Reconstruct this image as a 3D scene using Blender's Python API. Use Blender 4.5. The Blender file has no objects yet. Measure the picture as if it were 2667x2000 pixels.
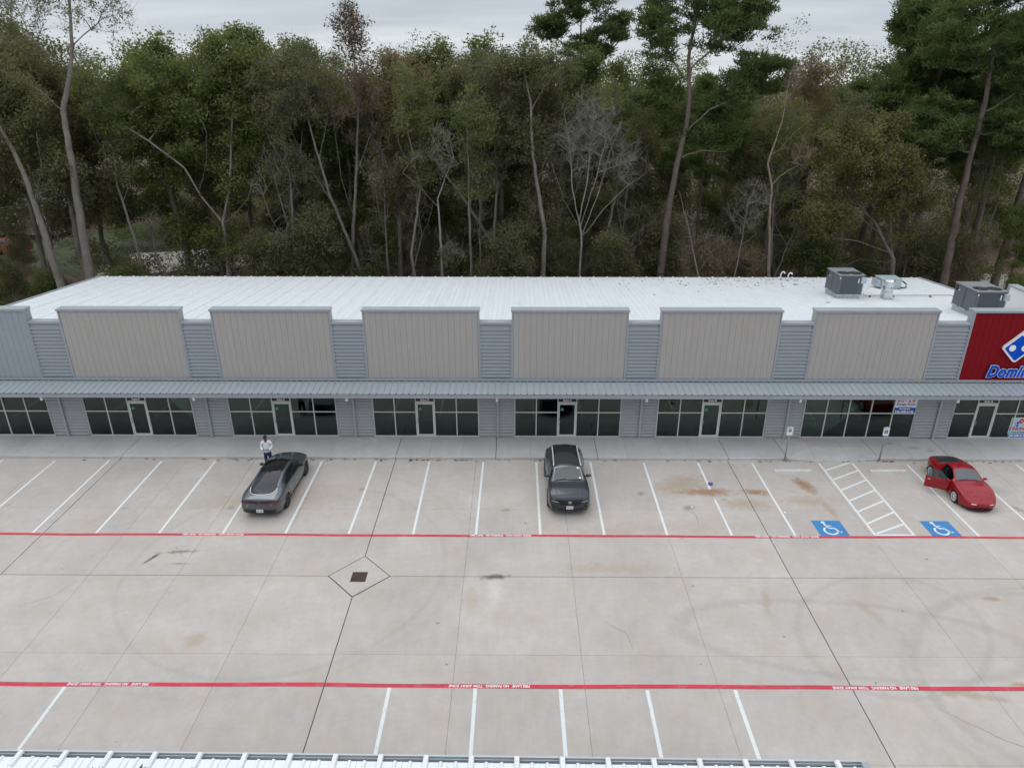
import bpy, bmesh, math, random
import numpy as np
from mathutils import Vector, Matrix
R = math.radians
scene = bpy.context.scene
col = scene.collection

# ---------------------------------------------------------------- camera
cam = bpy.data.cameras.new('camera'); cam_o = bpy.data.objects.new('camera', cam); col.objects.link(cam_o)
cam.sensor_width = 36.0; cam.sensor_fit = 'HORIZONTAL'; cam.lens = 36.0 * 1849.0 / 2667.0
cam.clip_start = 0.5; cam.clip_end = 3000
cam_o.location = (0, 0, 18.09); cam_o.rotation_euler = (R(90 - 23.41), 0, R(0.38))
scene.camera = cam_o

# ---------------------------------------------------------------- sky and sun: an even overcast day
SUN_EL, SUN_AZ = 60.0, 335.0     # azimuth clockwise from +Y: behind the building, a little to the left
world = bpy.data.worlds.new('World'); scene.world = world; world.use_nodes = True
nt = world.node_tree; nt.nodes.clear()
N = nt.nodes.new; LK = nt.links.new
out = N('ShaderNodeOutputWorld')
sky = N('ShaderNodeTexSky'); sky.sky_type = 'NISHITA'; sky.sun_disc = False
sky.sun_elevation = R(SUN_EL); sky.sun_rotation = R(SUN_AZ)
bg1 = N('ShaderNodeBackground'); bg1.inputs['Strength'].default_value = 0.10
LK(sky.outputs[0], bg1.inputs['Color'])
tc = N('ShaderNodeTexCoord'); sep = N('ShaderNodeSeparateXYZ'); LK(tc.outputs['Generated'], sep.inputs[0])
zz = N('ShaderNodeMath'); zz.operation = 'MAXIMUM'; zz.inputs[1].default_value = 0.0; LK(sep.outputs['Z'], zz.inputs[0])
za = N('ShaderNodeMath'); za.operation = 'ADD'; za.inputs[1].default_value = 0.07; LK(zz.outputs[0], za.inputs[0])
dx = N('ShaderNodeMath'); dx.operation = 'DIVIDE'; LK(sep.outputs['X'], dx.inputs[0]); LK(za.outputs[0], dx.inputs[1])
dy = N('ShaderNodeMath'); dy.operation = 'DIVIDE'; LK(sep.outputs['Y'], dy.inputs[0]); LK(za.outputs[0], dy.inputs[1])
cmb = N('ShaderNodeCombineXYZ'); LK(dx.outputs[0], cmb.inputs['X']); LK(dy.outputs[0], cmb.inputs['Y'])
mp = N('ShaderNodeMapping'); mp.inputs['Scale'].default_value = (0.22, 0.42, 1); LK(cmb.outputs[0], mp.inputs[0])
cn = N('ShaderNodeTexNoise'); cn.inputs['Scale'].default_value = 1.0; cn.inputs['Detail'].default_value = 5; cn.inputs['Roughness'].default_value = 0.55
LK(mp.outputs[0], cn.inputs['Vector'])
cr = N('ShaderNodeValToRGB'); e = cr.color_ramp.elements
e[0].position = 0.30; e[0].color = (0.44, 0.50, 0.575, 1); e[1].position = 0.70; e[1].color = (0.74, 0.785, 0.835, 1)
LK(cn.outputs['Fac'], cr.inputs[0])
# the cloud deck is thinner and paler low down, as cloud layers are over a far horizon, and brightest overhead
hz = N('ShaderNodeValToRGB'); e = hz.color_ramp.elements
e[0].position = 0.0; e[0].color = (1.28, 1.25, 1.21, 1); e[1].position = 1.0; e[1].color = (2.65, 2.56, 2.44, 1)
m_ = hz.color_ramp.elements.new(0.09); m_.color = (0.94, 0.95, 0.97, 1)
m_ = hz.color_ramp.elements.new(0.4); m_.color = (1.62, 1.58, 1.52, 1)
LK(zz.outputs[0], hz.inputs[0])
mul = N('ShaderNodeMixRGB'); mul.blend_type = 'MULTIPLY'; mul.inputs[0].default_value = 1.0
LK(cr.outputs[0], mul.inputs[1]); LK(hz.outputs[0], mul.inputs[2])
bg2 = N('ShaderNodeBackground'); bg2.inputs['Strength'].default_value = 1.0; LK(mul.outputs[0], bg2.inputs['Color'])
mx = N('ShaderNodeMixShader'); mx.inputs[0].default_value = 0.9
LK(bg1.outputs[0], mx.inputs[1]); LK(bg2.outputs[0], mx.inputs[2]); LK(mx.outputs[0], out.inputs['Surface'])

sun = bpy.data.lights.new('sun', 'SUN'); sun.energy = 0.55; sun.angle = R(35); sun.color = (1.0, 0.97, 0.93)
sun_o = bpy.data.objects.new('sun', sun); col.objects.link(sun_o)
sun_o.rotation_euler = (R(90 - SUN_EL), 0, R(180 - SUN_AZ))

scene.view_settings.view_transform = 'Standard'; scene.view_settings.look = 'None'
scene.view_settings.exposure = 0.0; scene.view_settings.gamma = 1.0; scene.view_settings.use_curve_mapping = False
scene.render.engine = 'CYCLES'
scene.cycles.use_denoising = True
scene.cycles.use_adaptive_sampling = True; scene.cycles.adaptive_threshold = 0.02
scene.cycles.max_bounces = 6; scene.cycles.diffuse_bounces = 4; scene.cycles.glossy_bounces = 3
scene.cycles.transmission_bounces = 4; scene.cycles.transparent_max_bounces = 8
scene.cycles.caustics_reflective = False; scene.cycles.caustics_refractive = False

# ---------------------------------------------------------------- helpers
rng = np.random.default_rng(7)
random.seed(7)

def link(o, parent=None):
    col.objects.link(o)
    if parent is not None: o.parent = parent
    return o

def tag(o, label=None, cat=None, group=None, kind=None):
    if label: o['label'] = label
    if cat: o['category'] = cat
    if group: o['group'] = group
    if kind: o['kind'] = kind
    return o

def empty(name, loc=(0, 0, 0), rz=0.0, parent=None):
    o = bpy.data.objects.new(name, None); o.empty_display_size = 0.2
    o.location = loc; o.rotation_euler = (0, 0, rz)
    return link(o, parent)

class MB:
    """collects shapes for one mesh"""
    def __init__(s): s.v = []; s.f = []
    def add(s, vs, fs):
        n = len(s.v); s.v += [tuple(map(float, p)) for p in vs]; s.f += [tuple(i + n for i in q) for q in fs]; return s
    def box(s, x0, x1, y0, y1, z0, z1):
        return s.add([(x0,y0,z0),(x1,y0,z0),(x1,y1,z0),(x0,y1,z0),(x0,y0,z1),(x1,y0,z1),(x1,y1,z1),(x0,y1,z1)],
                     [(0,3,2,1),(4,5,6,7),(0,1,5,4),(1,2,6,5),(2,3,7,6),(3,0,4,7)])
    def quad(s, a, b, c, d): return s.add([a, b, c, d], [(0,1,2,3)])
    def tube(s, pts, rad, n=8, cap=True):
        pts = [Vector(p) for p in pts]; k = len(pts)
        rad = rad if isinstance(rad, (list, tuple)) else [rad] * k
        vs = []; up = Vector((0.13, 0.31, 0.94))
        for i, p in enumerate(pts):
            d = (pts[min(i+1, k-1)] - pts[max(i-1, 0)]).normalized()
            a = d.cross(up if abs(d.dot(up)) < 0.95 else Vector((1, 0, 0))).normalized(); b = d.cross(a)
            for j in range(n):
                t = 2 * math.pi * j / n; vs.append(p + (a * math.cos(t) + b * math.sin(t)) * rad[i])
        fs = [(i*n+j, i*n+(j+1)%n, (i+1)*n+(j+1)%n, (i+1)*n+j) for i in range(k-1) for j in range(n)]
        if cap: fs += [tuple(range(n))[::-1], tuple(range((k-1)*n, k*n))]
        return s.add(vs, fs)
    def lathe(s, prof, n=24, axis='z', c=(0,0,0), close=False):
        """prof: list of (radius, height) turned about an axis"""
        vs = []
        for r, h in prof:
            for j in range(n):
                t = 2 * math.pi * j / n; a, b = r * math.cos(t), r * math.sin(t)
                p = (a, b, h) if axis == 'z' else ((h, a, b) if axis == 'x' else (a, h, b))
                vs.append((p[0]+c[0], p[1]+c[1], p[2]+c[2]))
        k = len(prof)
        fs = [(i*n+j, i*n+(j+1)%n, (i+1)*n+(j+1)%n, (i+1)*n+j) for i in range(k-1) for j in range(n)]
        if close: fs += [((k-1)*n+j, (k-1)*n+(j+1)%n, (j+1)%n, j) for j in range(n)]
        return s.add(vs, fs)
    def prism(s, poly, h0, h1, axis='z'):
        """extrude a polygon (list of 2-tuples)"""
        n = len(poly)
        def P(p, h): return (p[0], p[1], h) if axis == 'z' else ((h, p[0], p[1]) if axis == 'x' else (p[0], h, p[1]))
        vs = [P(p, h0) for p in poly] + [P(p, h1) for p in poly]
        fs = [(i, (i+1)%n, n+(i+1)%n, n+i) for i in range(n)] + [tuple(range(n))[::-1], tuple(range(n, 2*n))]
        return s.add(vs, fs)
    def mesh(s, name, m, smooth=False):
        me = bpy.data.meshes.new(name); me.from_pydata(s.v, [], s.f); me.update()
        bm = bmesh.new(); bm.from_mesh(me); bmesh.ops.recalc_face_normals(bm, faces=bm.faces); bm.to_mesh(me); bm.free()
        if m: me.materials.append(m)
        if smooth: me.polygons.foreach_set('use_smooth', [True] * len(me.polygons))
        return me
    def build(s, name, m, parent=None, smooth=False, loc=(0,0,0), rz=0.0):
        o = bpy.data.objects.new(name, s.mesh(name, m, smooth)); o.location = loc; o.rotation_euler = (0, 0, rz)
        return link(o, parent)

def inst(name, me, parent=None, loc=(0,0,0), rz=0.0, sc=(1,1,1)):
    o = bpy.data.objects.new(name, me); o.location = loc; o.rotation_euler = (0, 0, rz); o.scale = sc
    return link(o, parent)

def box(name, m, parent, *b): return MB().box(*b).build(name, m, parent)

def np_mesh(name, V, F, m, smooth=False):
    """V (n,3), F (k,3 or 4) arrays -> mesh"""
    me = bpy.data.meshes.new(name); k = F.shape[1]; n = len(F)
    me.vertices.add(len(V)); me.vertices.foreach_set('co', np.ascontiguousarray(V, dtype=np.float32).ravel())
    me.loops.add(n * k); me.loops.foreach_set('vertex_index', np.ascontiguousarray(F, dtype=np.int32).ravel())
    me.polygons.add(n); me.polygons.foreach_set('loop_start', np.arange(0, n*k, k, dtype=np.int32))
    me.polygons.foreach_set('loop_total', np.full(n, k, dtype=np.int32))
    if smooth: me.polygons.foreach_set('use_smooth', np.ones(n, dtype=bool))
    me.update(calc_edges=True)
    if m: me.materials.append(m)
    return me

def bevel(o, w, seg=2):
    bm = bmesh.new(); bm.from_mesh(o.data)
    es = [e for e in bm.edges if len(e.link_faces) == 2 and e.calc_face_angle(0) > 0.5]
    bmesh.ops.bevel(bm, geom=es, offset=w, segments=seg, affect='EDGES', profile=0.6); bm.to_mesh(o.data); bm.free(); return o

# ---------------------------------------------------------------- materials
MATS = {}
def mat(name, c, rough=0.55, metal=0.0, var=0.08, scale=2.5, bump=0.0, bscale=40.0, coat=0.0, spec=0.5, dirt=None, dirt_amt=0.3, dscale=1.2, stretch=(1,1,1)):
    if name in MATS: return MATS[name]
    m = bpy.data.materials.new(name); m.use_nodes = True; MATS[name] = m
    t = m.node_tree; p = t.nodes['Principled BSDF']
    p.inputs['Roughness'].default_value = rough; p.inputs['Metallic'].default_value = metal
    p.inputs['Specular IOR Level'].default_value = spec
    if coat: p.inputs['Coat Weight'].default_value = coat; p.inputs['Coat Roughness'].default_value = 0.04
    p.inputs['Base Color'].default_value = (*c, 1)
    g = t.nodes.new('ShaderNodeTexCoord'); mpn = t.nodes.new('ShaderNodeMapping'); mpn.inputs['Scale'].default_value = stretch
    geo = t.nodes.new('ShaderNodeNewGeometry'); t.links.new(geo.outputs['Position'], mpn.inputs[0])
    if var:
        n = t.nodes.new('ShaderNodeTexNoise'); n.inputs['Scale'].default_value = scale; n.inputs['Detail'].default_value = 6; n.inputs['Roughness'].default_value = 0.65
        t.links.new(mpn.outputs[0], n.inputs['Vector'])
        r = t.nodes.new('ShaderNodeMapRange'); r.inputs[1].default_value = 0.25; r.inputs[2].default_value = 0.75
        r.inputs[3].default_value = 1 - var; r.inputs[4].default_value = 1 + var; t.links.new(n.outputs['Fac'], r.inputs[0])
        x = t.nodes.new('ShaderNodeMixRGB'); x.blend_type = 'MULTIPLY'; x.inputs[0].default_value = 1; x.inputs[1].default_value = (*c, 1)
        t.links.new(r.outputs[0], x.inputs[2]); last = x.outputs[0]
        if dirt:
            n2 = t.nodes.new('ShaderNodeTexNoise'); n2.inputs['Scale'].default_value = dscale; n2.inputs['Detail'].default_value = 8; n2.inputs['Roughness'].default_value = 0.7
            t.links.new(mpn.outputs[0], n2.inputs['Vector'])
            r2 = t.nodes.new('ShaderNodeMapRange'); r2.inputs[1].default_value = 0.5; r2.inputs[2].default_value = 0.75; r2.inputs[3].default_value = 0; r2.inputs[4].default_value = dirt_amt
            t.links.new(n2.outputs['Fac'], r2.inputs[0])
            y = t.nodes.new('ShaderNodeMixRGB'); t.links.new(r2.outputs[0], y.inputs[0]); t.links.new(last, y.inputs[1]); y.inputs[2].default_value = (*dirt, 1); last = y.outputs[0]
        t.links.new(last, p.inputs['Base Color'])
    if bump:
        n3 = t.nodes.new('ShaderNodeTexNoise'); n3.inputs['Scale'].default_value = bscale; n3.inputs['Detail'].default_value = 4
        t.links.new(mpn.outputs[0], n3.inputs['Vector'])
        b = t.nodes.new('ShaderNodeBump'); b.inputs['Strength'].default_value = bump; b.inputs['Distance'].default_value = 0.01
        t.links.new(n3.outputs['Fac'], b.inputs['Height']); t.links.new(b.outputs[0], p.inputs['Normal'])
    return m

def stain_nodes(t, pos, base, stains, nscale=3.2):
    """stains: (cx, cy, rx, ry, angle, colour, amount, roughness of edge, ring) each with a ragged outline of its own"""
    last = base
    n = t.nodes.new('ShaderNodeTexNoise'); n.inputs['Scale'].default_value = nscale; n.inputs['Detail'].default_value = 8; n.inputs['Roughness'].default_value = 0.7
    t.links.new(pos, n.inputs['Vector'])
    for cx, cy, rx, ry, ang, c, amt, rag, ring in stains:
        mpn = t.nodes.new('ShaderNodeMapping'); mpn.vector_type = 'TEXTURE'
        mpn.inputs['Location'].default_value = (cx, cy, 0); mpn.inputs['Rotation'].default_value = (0, 0, R(ang)); mpn.inputs['Scale'].default_value = (rx, ry, 1)
        t.links.new(pos, mpn.inputs[0])
        sp = t.nodes.new('ShaderNodeSeparateXYZ'); t.links.new(mpn.outputs[0], sp.inputs[0])
        cb = t.nodes.new('ShaderNodeCombineXYZ'); t.links.new(sp.outputs[0], cb.inputs[0]); t.links.new(sp.outputs[1], cb.inputs[1])
        ln = t.nodes.new('ShaderNodeVectorMath'); ln.operation = 'LENGTH'; t.links.new(cb.outputs[0], ln.inputs[0])
        src = ln.outputs['Value']
        if ring:   # a tyre track: distance from a circle of radius 1, ring = half width
            s1 = t.nodes.new('ShaderNodeMath'); s1.operation = 'SUBTRACT'; s1.inputs[1].default_value = 1.0; t.links.new(src, s1.inputs[0])
            s2 = t.nodes.new('ShaderNodeMath'); s2.operation = 'ABSOLUTE'; t.links.new(s1.outputs[0], s2.inputs[0])
            s3 = t.nodes.new('ShaderNodeMath'); s3.operation = 'DIVIDE'; s3.inputs[1].default_value = ring; t.links.new(s2.outputs[0], s3.inputs[0]); src = s3.outputs[0]
        a = t.nodes.new('ShaderNodeMath'); a.operation = 'MULTIPLY_ADD'; a.inputs[1].default_value = rag * 2; t.links.new(n.outputs['Fac'], a.inputs[0])
        o = t.nodes.new('ShaderNodeMath'); o.operation = 'SUBTRACT'; o.inputs[1].default_value = rag; t.links.new(src, o.inputs[0]); t.links.new(o.outputs[0], a.inputs[2])
        mr = t.nodes.new('ShaderNodeMapRange'); mr.interpolation_type = 'SMOOTHSTEP'; mr.inputs[1].default_value = 0.15; mr.inputs[2].default_value = 1.05; mr.inputs[3].default_value = amt; mr.inputs[4].default_value = 0
        t.links.new(a.outputs[0], mr.inputs[0])
        y = t.nodes.new('ShaderNodeMixRGB'); t.links.new(mr.outputs[0], y.inputs[0]); t.links.new(last, y.inputs[1]); y.inputs[2].default_value = (*c, 1); last = y.outputs[0]
    return last

def concrete(name, c, stains=(), tint=(0.40, 0.30, 0.21)):
    m = bpy.data.materials.new(name); m.use_nodes = True; MATS[name] = m
    t = m.node_tree; p = t.nodes['Principled BSDF']; p.inputs['Roughness'].default_value = 0.75; p.inputs['Specular IOR Level'].default_value = 0.3
    geo = t.nodes.new('ShaderNodeNewGeometry'); pos = geo.outputs['Position']
    oi = t.nodes.new('ShaderNodeObjectInfo')
    def noise(scale, detail=6, rough=0.6, st=None):
        n = t.nodes.new('ShaderNodeTexNoise'); n.inputs['Scale'].default_value = scale; n.inputs['Detail'].default_value = detail; n.inputs['Roughness'].default_value = rough
        if st:
            q = t.nodes.new('ShaderNodeMapping'); q.inputs['Scale'].default_value = st; t.links.new(pos, q.inputs[0]); t.links.new(q.outputs[0], n.inputs['Vector'])
        else: t.links.new(pos, n.inputs['Vector'])
        return n.outputs['Fac']
    def rng_(src, a, b, lo, hi):
        r = t.nodes.new('ShaderNodeMapRange'); r.inputs[1].default_value = a; r.inputs[2].default_value = b; r.inputs[3].default_value = lo; r.inputs[4].default_value = hi
        t.links.new(src, r.inputs[0]); return r.outputs[0]
    def mulc(col_, src):
        x = t.nodes.new('ShaderNodeMixRGB'); x.blend_type = 'MULTIPLY'; x.inputs[0].default_value = 1
        t.links.new(col_, x.inputs[1]); t.links.new(src, x.inputs[2]); return x.outputs[0]
    rgb = t.nodes.new('ShaderNodeRGB'); rgb.outputs[0].default_value = (*c, 1); last = rgb.outputs[0]
    last = mulc(last, rng_(noise(0.33, 7, 0.66), 0.3, 0.7, 0.87, 1.09))       # broad clouds in the pour
    last = mulc(last, rng_(noise(2.6, 8, 0.74), 0.25, 0.75, 0.89, 1.07))
    last = mulc(last, rng_(noise(9.0, 4, 0.6, (1, 0.09, 1)), 0.3, 0.7, 0.975, 1.02))   # broom marks
    last = mulc(last, rng_(oi.outputs['Random'], 0, 1, 0.945, 1.035))           # slab to slab
    y = t.nodes.new('ShaderNodeMixRGB'); t.links.new(rng_(noise(0.55, 8, 0.72, (1, 1.4, 1)), 0.42, 0.75, 0, 0.62), y.inputs[0]); t.links.new(last, y.inputs[1]); y.inputs[2].default_value = (*tint, 1); last = y.outputs[0]
    y = t.nodes.new('ShaderNodeMixRGB'); t.links.new(rng_(noise(5.5, 6, 0.75), 0.66, 0.82, 0, 0.5), y.inputs[0]); t.links.new(last, y.inputs[1]); y.inputs[2].default_value = (0.17, 0.15, 0.13, 1); last = y.outputs[0]
    if stains: last = stain_nodes(t, pos, last, stains)
    t.links.new(last, p.inputs['Base Color'])
    b = t.nodes.new('ShaderNodeBump'); b.inputs['Strength'].default_value = 0.12; b.inputs['Distance'].default_value = 0.006
    t.links.new(noise(55, 4), b.inputs['Height']); t.links.new(b.outputs[0], p.inputs['Normal'])
    return m

def glass(name, tint, refl=1.0, rough=0.0):
    """tinted pane: fresnel reflection over a dark see-through body"""
    m = bpy.data.materials.new(name); m.use_nodes = True; MATS[name] = m
    t = m.node_tree; t.nodes.clear()
    o = t.nodes.new('ShaderNodeOutputMaterial'); mxs = t.nodes.new('ShaderNodeMixShader')
    tr = t.nodes.new('ShaderNodeBsdfTransparent'); tr.inputs[0].default_value = (*tint, 1)
    gl = t.nodes.new('ShaderNodeBsdfGlossy'); gl.inputs['Roughness'].default_value = rough; gl.inputs['Color'].default_value = (0.82, 0.96, 0.92, 1)
    fr = t.nodes.new('ShaderNodeFresnel'); fr.inputs['IOR'].default_value = 1.0 + 0.52 * refl
    t.links.new(fr.outputs[0], mxs.inputs[0]); t.links.new(tr.outputs[0], mxs.inputs[1]); t.links.new(gl.outputs[0], mxs.inputs[2]); t.links.new(mxs.outputs[0], o.inputs[0])
    return m

def text_mesh(s, size, m, ext=0.0, off=0.0, shear=0.0, space=1.0, align='CENTER'):
    cu = bpy.data.curves.new('lettering', 'FONT'); cu.body = s; cu.size = size; cu.extrude = ext; cu.offset = off; cu.shear = shear
    cu.space_character = space; cu.align_x = align; cu.align_y = 'CENTER'; cu.resolution_u = 3
    o = bpy.data.objects.new('lettering', cu); col.objects.link(o)
    dg = bpy.context.evaluated_depsgraph_get(); me = bpy.data.meshes.new_from_object(o.evaluated_get(dg))
    bpy.data.objects.remove(o); bpy.data.curves.remove(cu)
    me.name = 'lettering'; me.materials.clear(); me.materials.append(m); return me

def put_text(name, parent, s, size, m, loc, rot, width=None, **kw):
    me = text_mesh(s, size, m, **kw)
    o = bpy.data.objects.new(name, me); o.location = loc; o.rotation_euler = rot
    if width:
        xs = [v.co.x for v in me.vertices]; w = max(xs) - min(xs); o.scale = (width / w, 1, 1)
    return link(o, parent)
UPRIGHT = (R(90), 0, 0)

WHITE_ROOF = mat('white_roof_metal', (0.685, 0.715, 0.735), 0.42, 0.0, 0.03, 0.5, dirt=(0.46, 0.47, 0.47), dirt_amt=0.25, dscale=0.8, stretch=(2, 0.8, 1))
SLATE = mat('slate_metal', (0.258, 0.294, 0.328), 0.42, 0.0, 0.06, 1.2, dirt=(0.20, 0.21, 0.21), dirt_amt=0.2)
SLATE_TRIM = mat('slate_trim', (0.305, 0.335, 0.365), 0.4, 0.0, 0.05, 2.0)
SLATE_LOW = mat('slate_siding', (0.325, 0.334, 0.352), 0.5, 0.0, 0.06, 1.5)
TAN = mat('tan_metal', (0.368, 0.350, 0.334), 0.55, 0.0, 0.045, 1.3, dirt=(0.31, 0.30, 0.29), dirt_amt=0.24, stretch=(4, 4, 0.5))
BLUEGREY = mat('bluegrey_metal', (0.275, 0.315, 0.35), 0.5, 0.0, 0.045, 1.3)
RED_METAL = mat('red_metal', (0.20, 0.006, 0.012), 0.7, 0.0, 0.06, 1.3, spec=0.12)
CANOPY = mat('canopy_metal', (0.345, 0.385, 0.412), 0.38, 0.0, 0.06, 0.9, dirt=(0.28, 0.31, 0.33), dirt_amt=0.25)
ALU = mat('aluminium_frame', (0.56, 0.57, 0.56), 0.4, 0.0, 0.04)
BLACK = mat('black_plastic', (0.012, 0.012, 0.013), 0.45, 0, 0)
DARKGAP = mat('dark_gap', (0.02, 0.021, 0.023), 0.8, 0, 0)
WHITE_PAINT = mat('white_line_paint', (0.66, 0.69, 0.69), 0.7, 0, 0.06, 3.0, dirt=(0.42, 0.40, 0.37), dirt_amt=0.60, dscale=3.0)
RED_PAINT = mat('red_line_paint', (0.50, 0.030, 0.060), 0.65, 0, 0.10, 2.0, dirt=(0.42, 0.24, 0.22), dirt_amt=0.55, dscale=3.0)
LETTER_PAINT = mat('letter_paint', (0.78, 0.74, 0.74), 0.7, 0, 0.08, 6.0)
BLUE_PAINT = mat('blue_line_paint', (0.035, 0.195, 0.44), 0.6, 0, 0.08, 2.0, dirt=(0.10, 0.22, 0.42), dirt_amt=0.4, dscale=3.0)
PURE_WHITE = mat('white_enamel', (0.80, 0.80, 0.80), 0.4, 0, 0)
GALV = mat('galvanised', (0.36, 0.37, 0.38), 0.45, 0.7, 0.1, 8)
PANE = glass('shop_glass', (0.33, 0.43, 0.39), 1.4)
ASPH = DARKGAP
# ================================================================ the setting
GROUND = mat('leaf_litter', (0.085, 0.054, 0.034), 0.95, 0, 0.35, 0.9, bump=0.6, bscale=14, dirt=(0.06, 0.055, 0.028), dirt_amt=0.85, dscale=0.25)
g = MB(); g.quad((-900, -300, -0.06), (900, -300, -0.06), (900, 1500, -0.06), (-900, 1500, -0.06))
tag(g.build('ground', GROUND), 'brown leaf covered woodland ground', kind='structure')

rust, rust2, oil, tyre = (0.29, 0.165, 0.085), (0.34, 0.24, 0.15), (0.07, 0.068, 0.066), (0.27, 0.25, 0.235)
STAINS = [(9.1, 28.95, 1.6, 0.42, 0, rust, 0.8, 0.55, 0), (11.4, 28.95, 0.8, 0.33, -5, rust, 0.8, 0.5, 0), (8.0, 29.6, 1.6, 0.9, 20, rust2, 0.5, 0.6, 0),
          (10.6, 27.9, 1.5, 0.5, 0, rust2, 0.45, 0.6, 0), (13.9, 29.6, 0.42, 0.95, 20, rust, 0.8, 0.5, 0), (13.5, 28.2, 1.0, 0.5, 0, rust2, 0.45, 0.6, 0), (14.3, 27.4, 0.25, 0.8, 8, rust2, 0.5, 0.5, 0),
          (7.9, 27.6, 0.35, 0.22, 20, (0.24, 0.2, 0.15), 0.7, 0.5, 0), (5.9, 28.8, 0.22, 0.2, 0, (0.2, 0.17, 0.15), 0.6, 0.5, 0),
          (-0.85, 22.65, 0.62, 0.2, 4, oil, 0.85, 0.7, 0), (-0.8, 21.8, 0.35, 1.0, 3, (0.56, 0.54, 0.51), 0.5, 0.5, 0), (-1.7, 21.2, 0.3, 1.3, 3, rust2, 0.25, 0.5, 0),
          (-13.9, 24.2, 0.9, 0.13, 5, oil, 0.6, 0.85, 0), (-14.9, 23.75, 0.1, 0.5, -28, oil, 0.8, 0.5, 0), (-13.6, 23.4, 0.5, 0.08, 0, oil, 0.4, 0.85, 0),
          (-12.9, 13.6, 1.1, 0.7, 20, (0.33, 0.24, 0.12), 0.6, 0.6, 0), (-11.2, 19.2, 0.5, 0.4, 0, rust2, 0.35, 0.6, 0),
          (18.5, 17.6, 4.6, 3.6, 12, tyre, 0.20, 0.7, 0.05), (18.9, 17.2, 5.4, 4.2, 12, tyre, 0.14, 0.7, 0.04), (11.8, 19.4, 5.2, 1.6, -6, tyre, 0.22, 0.7, 0.10),
          (13.4, 19.8, 3.2, 2.4, 30, tyre, 0.20, 0.7, 0.07), (-9.2, 23.4, 5.5, 5.2, 0, tyre, 0.14, 0.8, 0.025), (-10.6, 24.0, 7.5, 6.4, 0, tyre, 0.08, 0.8, 0.025),
          (16.8, 17.3, 0.9, 0.16, -8, rust, 0.55, 0.7, 0), (14.2, 17.0, 1.8, 0.2, -10, rust2, 0.5, 0.8, 0), (13.0, 20.8, 0.25, 0.9, 25, rust2, 0.35, 0.6, 0), (9.4, 21.3, 0.2, 1.0, -15, rust2, 0.35, 0.6, 0),
          (3.6, 23.2, 3.0, 0.4, 0, rust2, 0.25, 0.7, 0), (15.4, 14.2, 0.25, 0.7, 20, rust2, 0.5, 0.6, 0), (18.0, 21.5, 0.4, 0.16, 0, rust, 0.5, 0.6, 0),
          (5.5, 25.9, 6, 0.7, 2, rust2, 0.22, 0.6, 0), (-11, 28.2, 5, 1.0, 4, rust2, 0.25, 0.6, 0), (22.6, 29.2, 1.0, 0.5, -10, (0.3, 0.28, 0.25), 0.5, 0.7, 0), (22.9, 27.6, 0.16, 0.42, 30, oil, 0.4, 0.5, 0)]
STAINS = [(a, b, c * 1.15, d * 1.15, e_, f_, min(1, g_ * 1.1), h_ * 1.5, i_) for a, b, c, d, e_, f_, g_, h_, i_ in STAINS]
for _k in range(7): STAINS.append((-23 + 5.4 * _k + random.uniform(-1, 1), random.uniform(27.2, 30.2), random.uniform(0.12, 0.3), random.uniform(0.12, 0.35), random.uniform(0, 90), (0.20, 0.18, 0.16), 0.5, 0.9, 0))
SLAB = concrete('lot_concrete', (0.458, 0.426, 0.404), STAINS, tint=(0.42, 0.342, 0.272))
WALK = concrete('walk_concrete', (0.47, 0.472, 0.474), [(20.9, 33.1, 0.5, 0.25, 0, (0.22, 0.2, 0.18), 0.5, 0.6, 0), (21.7, 32.8, 0.4, 0.3, 0, (0.22, 0.2, 0.18), 0.45, 0.6, 0), (19.9, 33.6, 0.25, 0.15, 0, (0.2, 0.18, 0.17), 0.5, 0.5, 0)], tint=(0.42, 0.38, 0.34))

lot = MB(); lot.quad((-70, -20, -0.03), (70, -20, -0.03), (70, 34.5, -0.03), (-70, 34.5, -0.03))
lot = tag(lot.build('parking_lot', mat('joint_filler', (0.075, 0.07, 0.066), 0.9, 0, 0.15, 6)), 'pale concrete parking lot cast in jointed slabs', kind='structure')
XJ = [(-70, 0), (-34.7, 0), (-31.1, 0), (-27.6, 0), (-24.0, 0), (-20.42, 1), (-16.9, 0), (-13.4, 0), (-9.8, 0), (-6.2, 1), (-2.04, 0), (2.24, 0), (6.55, 0), (10.85, 1), (15.25, 0), (19.6, 0), (23.9, 0), (28.2, 1), (32.5, 0), (70, 0)]
YJ = [(-20, 0), (6, 0), (10.2, 0), (14.4, 0), (18.55, 0), (22.68, 1), (27.44, 0), (31.97, 0)]
DIA = [(-6.2, 23.93), (-4.97, 22.68), (-6.2, 21.46), (-7.40, 22.68)]
def slab(poly):
    b = MB(); n = len(poly); c = np.mean(poly, axis=0)
    ins = [tuple(c + (np.array(p) - c) * (1 - 0.012 / max(0.3, np.linalg.norm(np.array(p) - c)))) for p in poly]
    vs = [(*p, -0.04) for p in poly] + [(*p, -0.006) for p in poly] + [(*p, 0.0) for p in ins]
    fs = [(i, (i+1)%n, n+(i+1)%n, n+i) for i in range(n)] + [(n+i, n+(i+1)%n, 2*n+(i+1)%n, 2*n+i) for i in range(n)] + [tuple(range(2*n, 3*n))]
    b.add(vs, fs); return b.build('concrete_slab', SLAB, lot)
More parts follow.
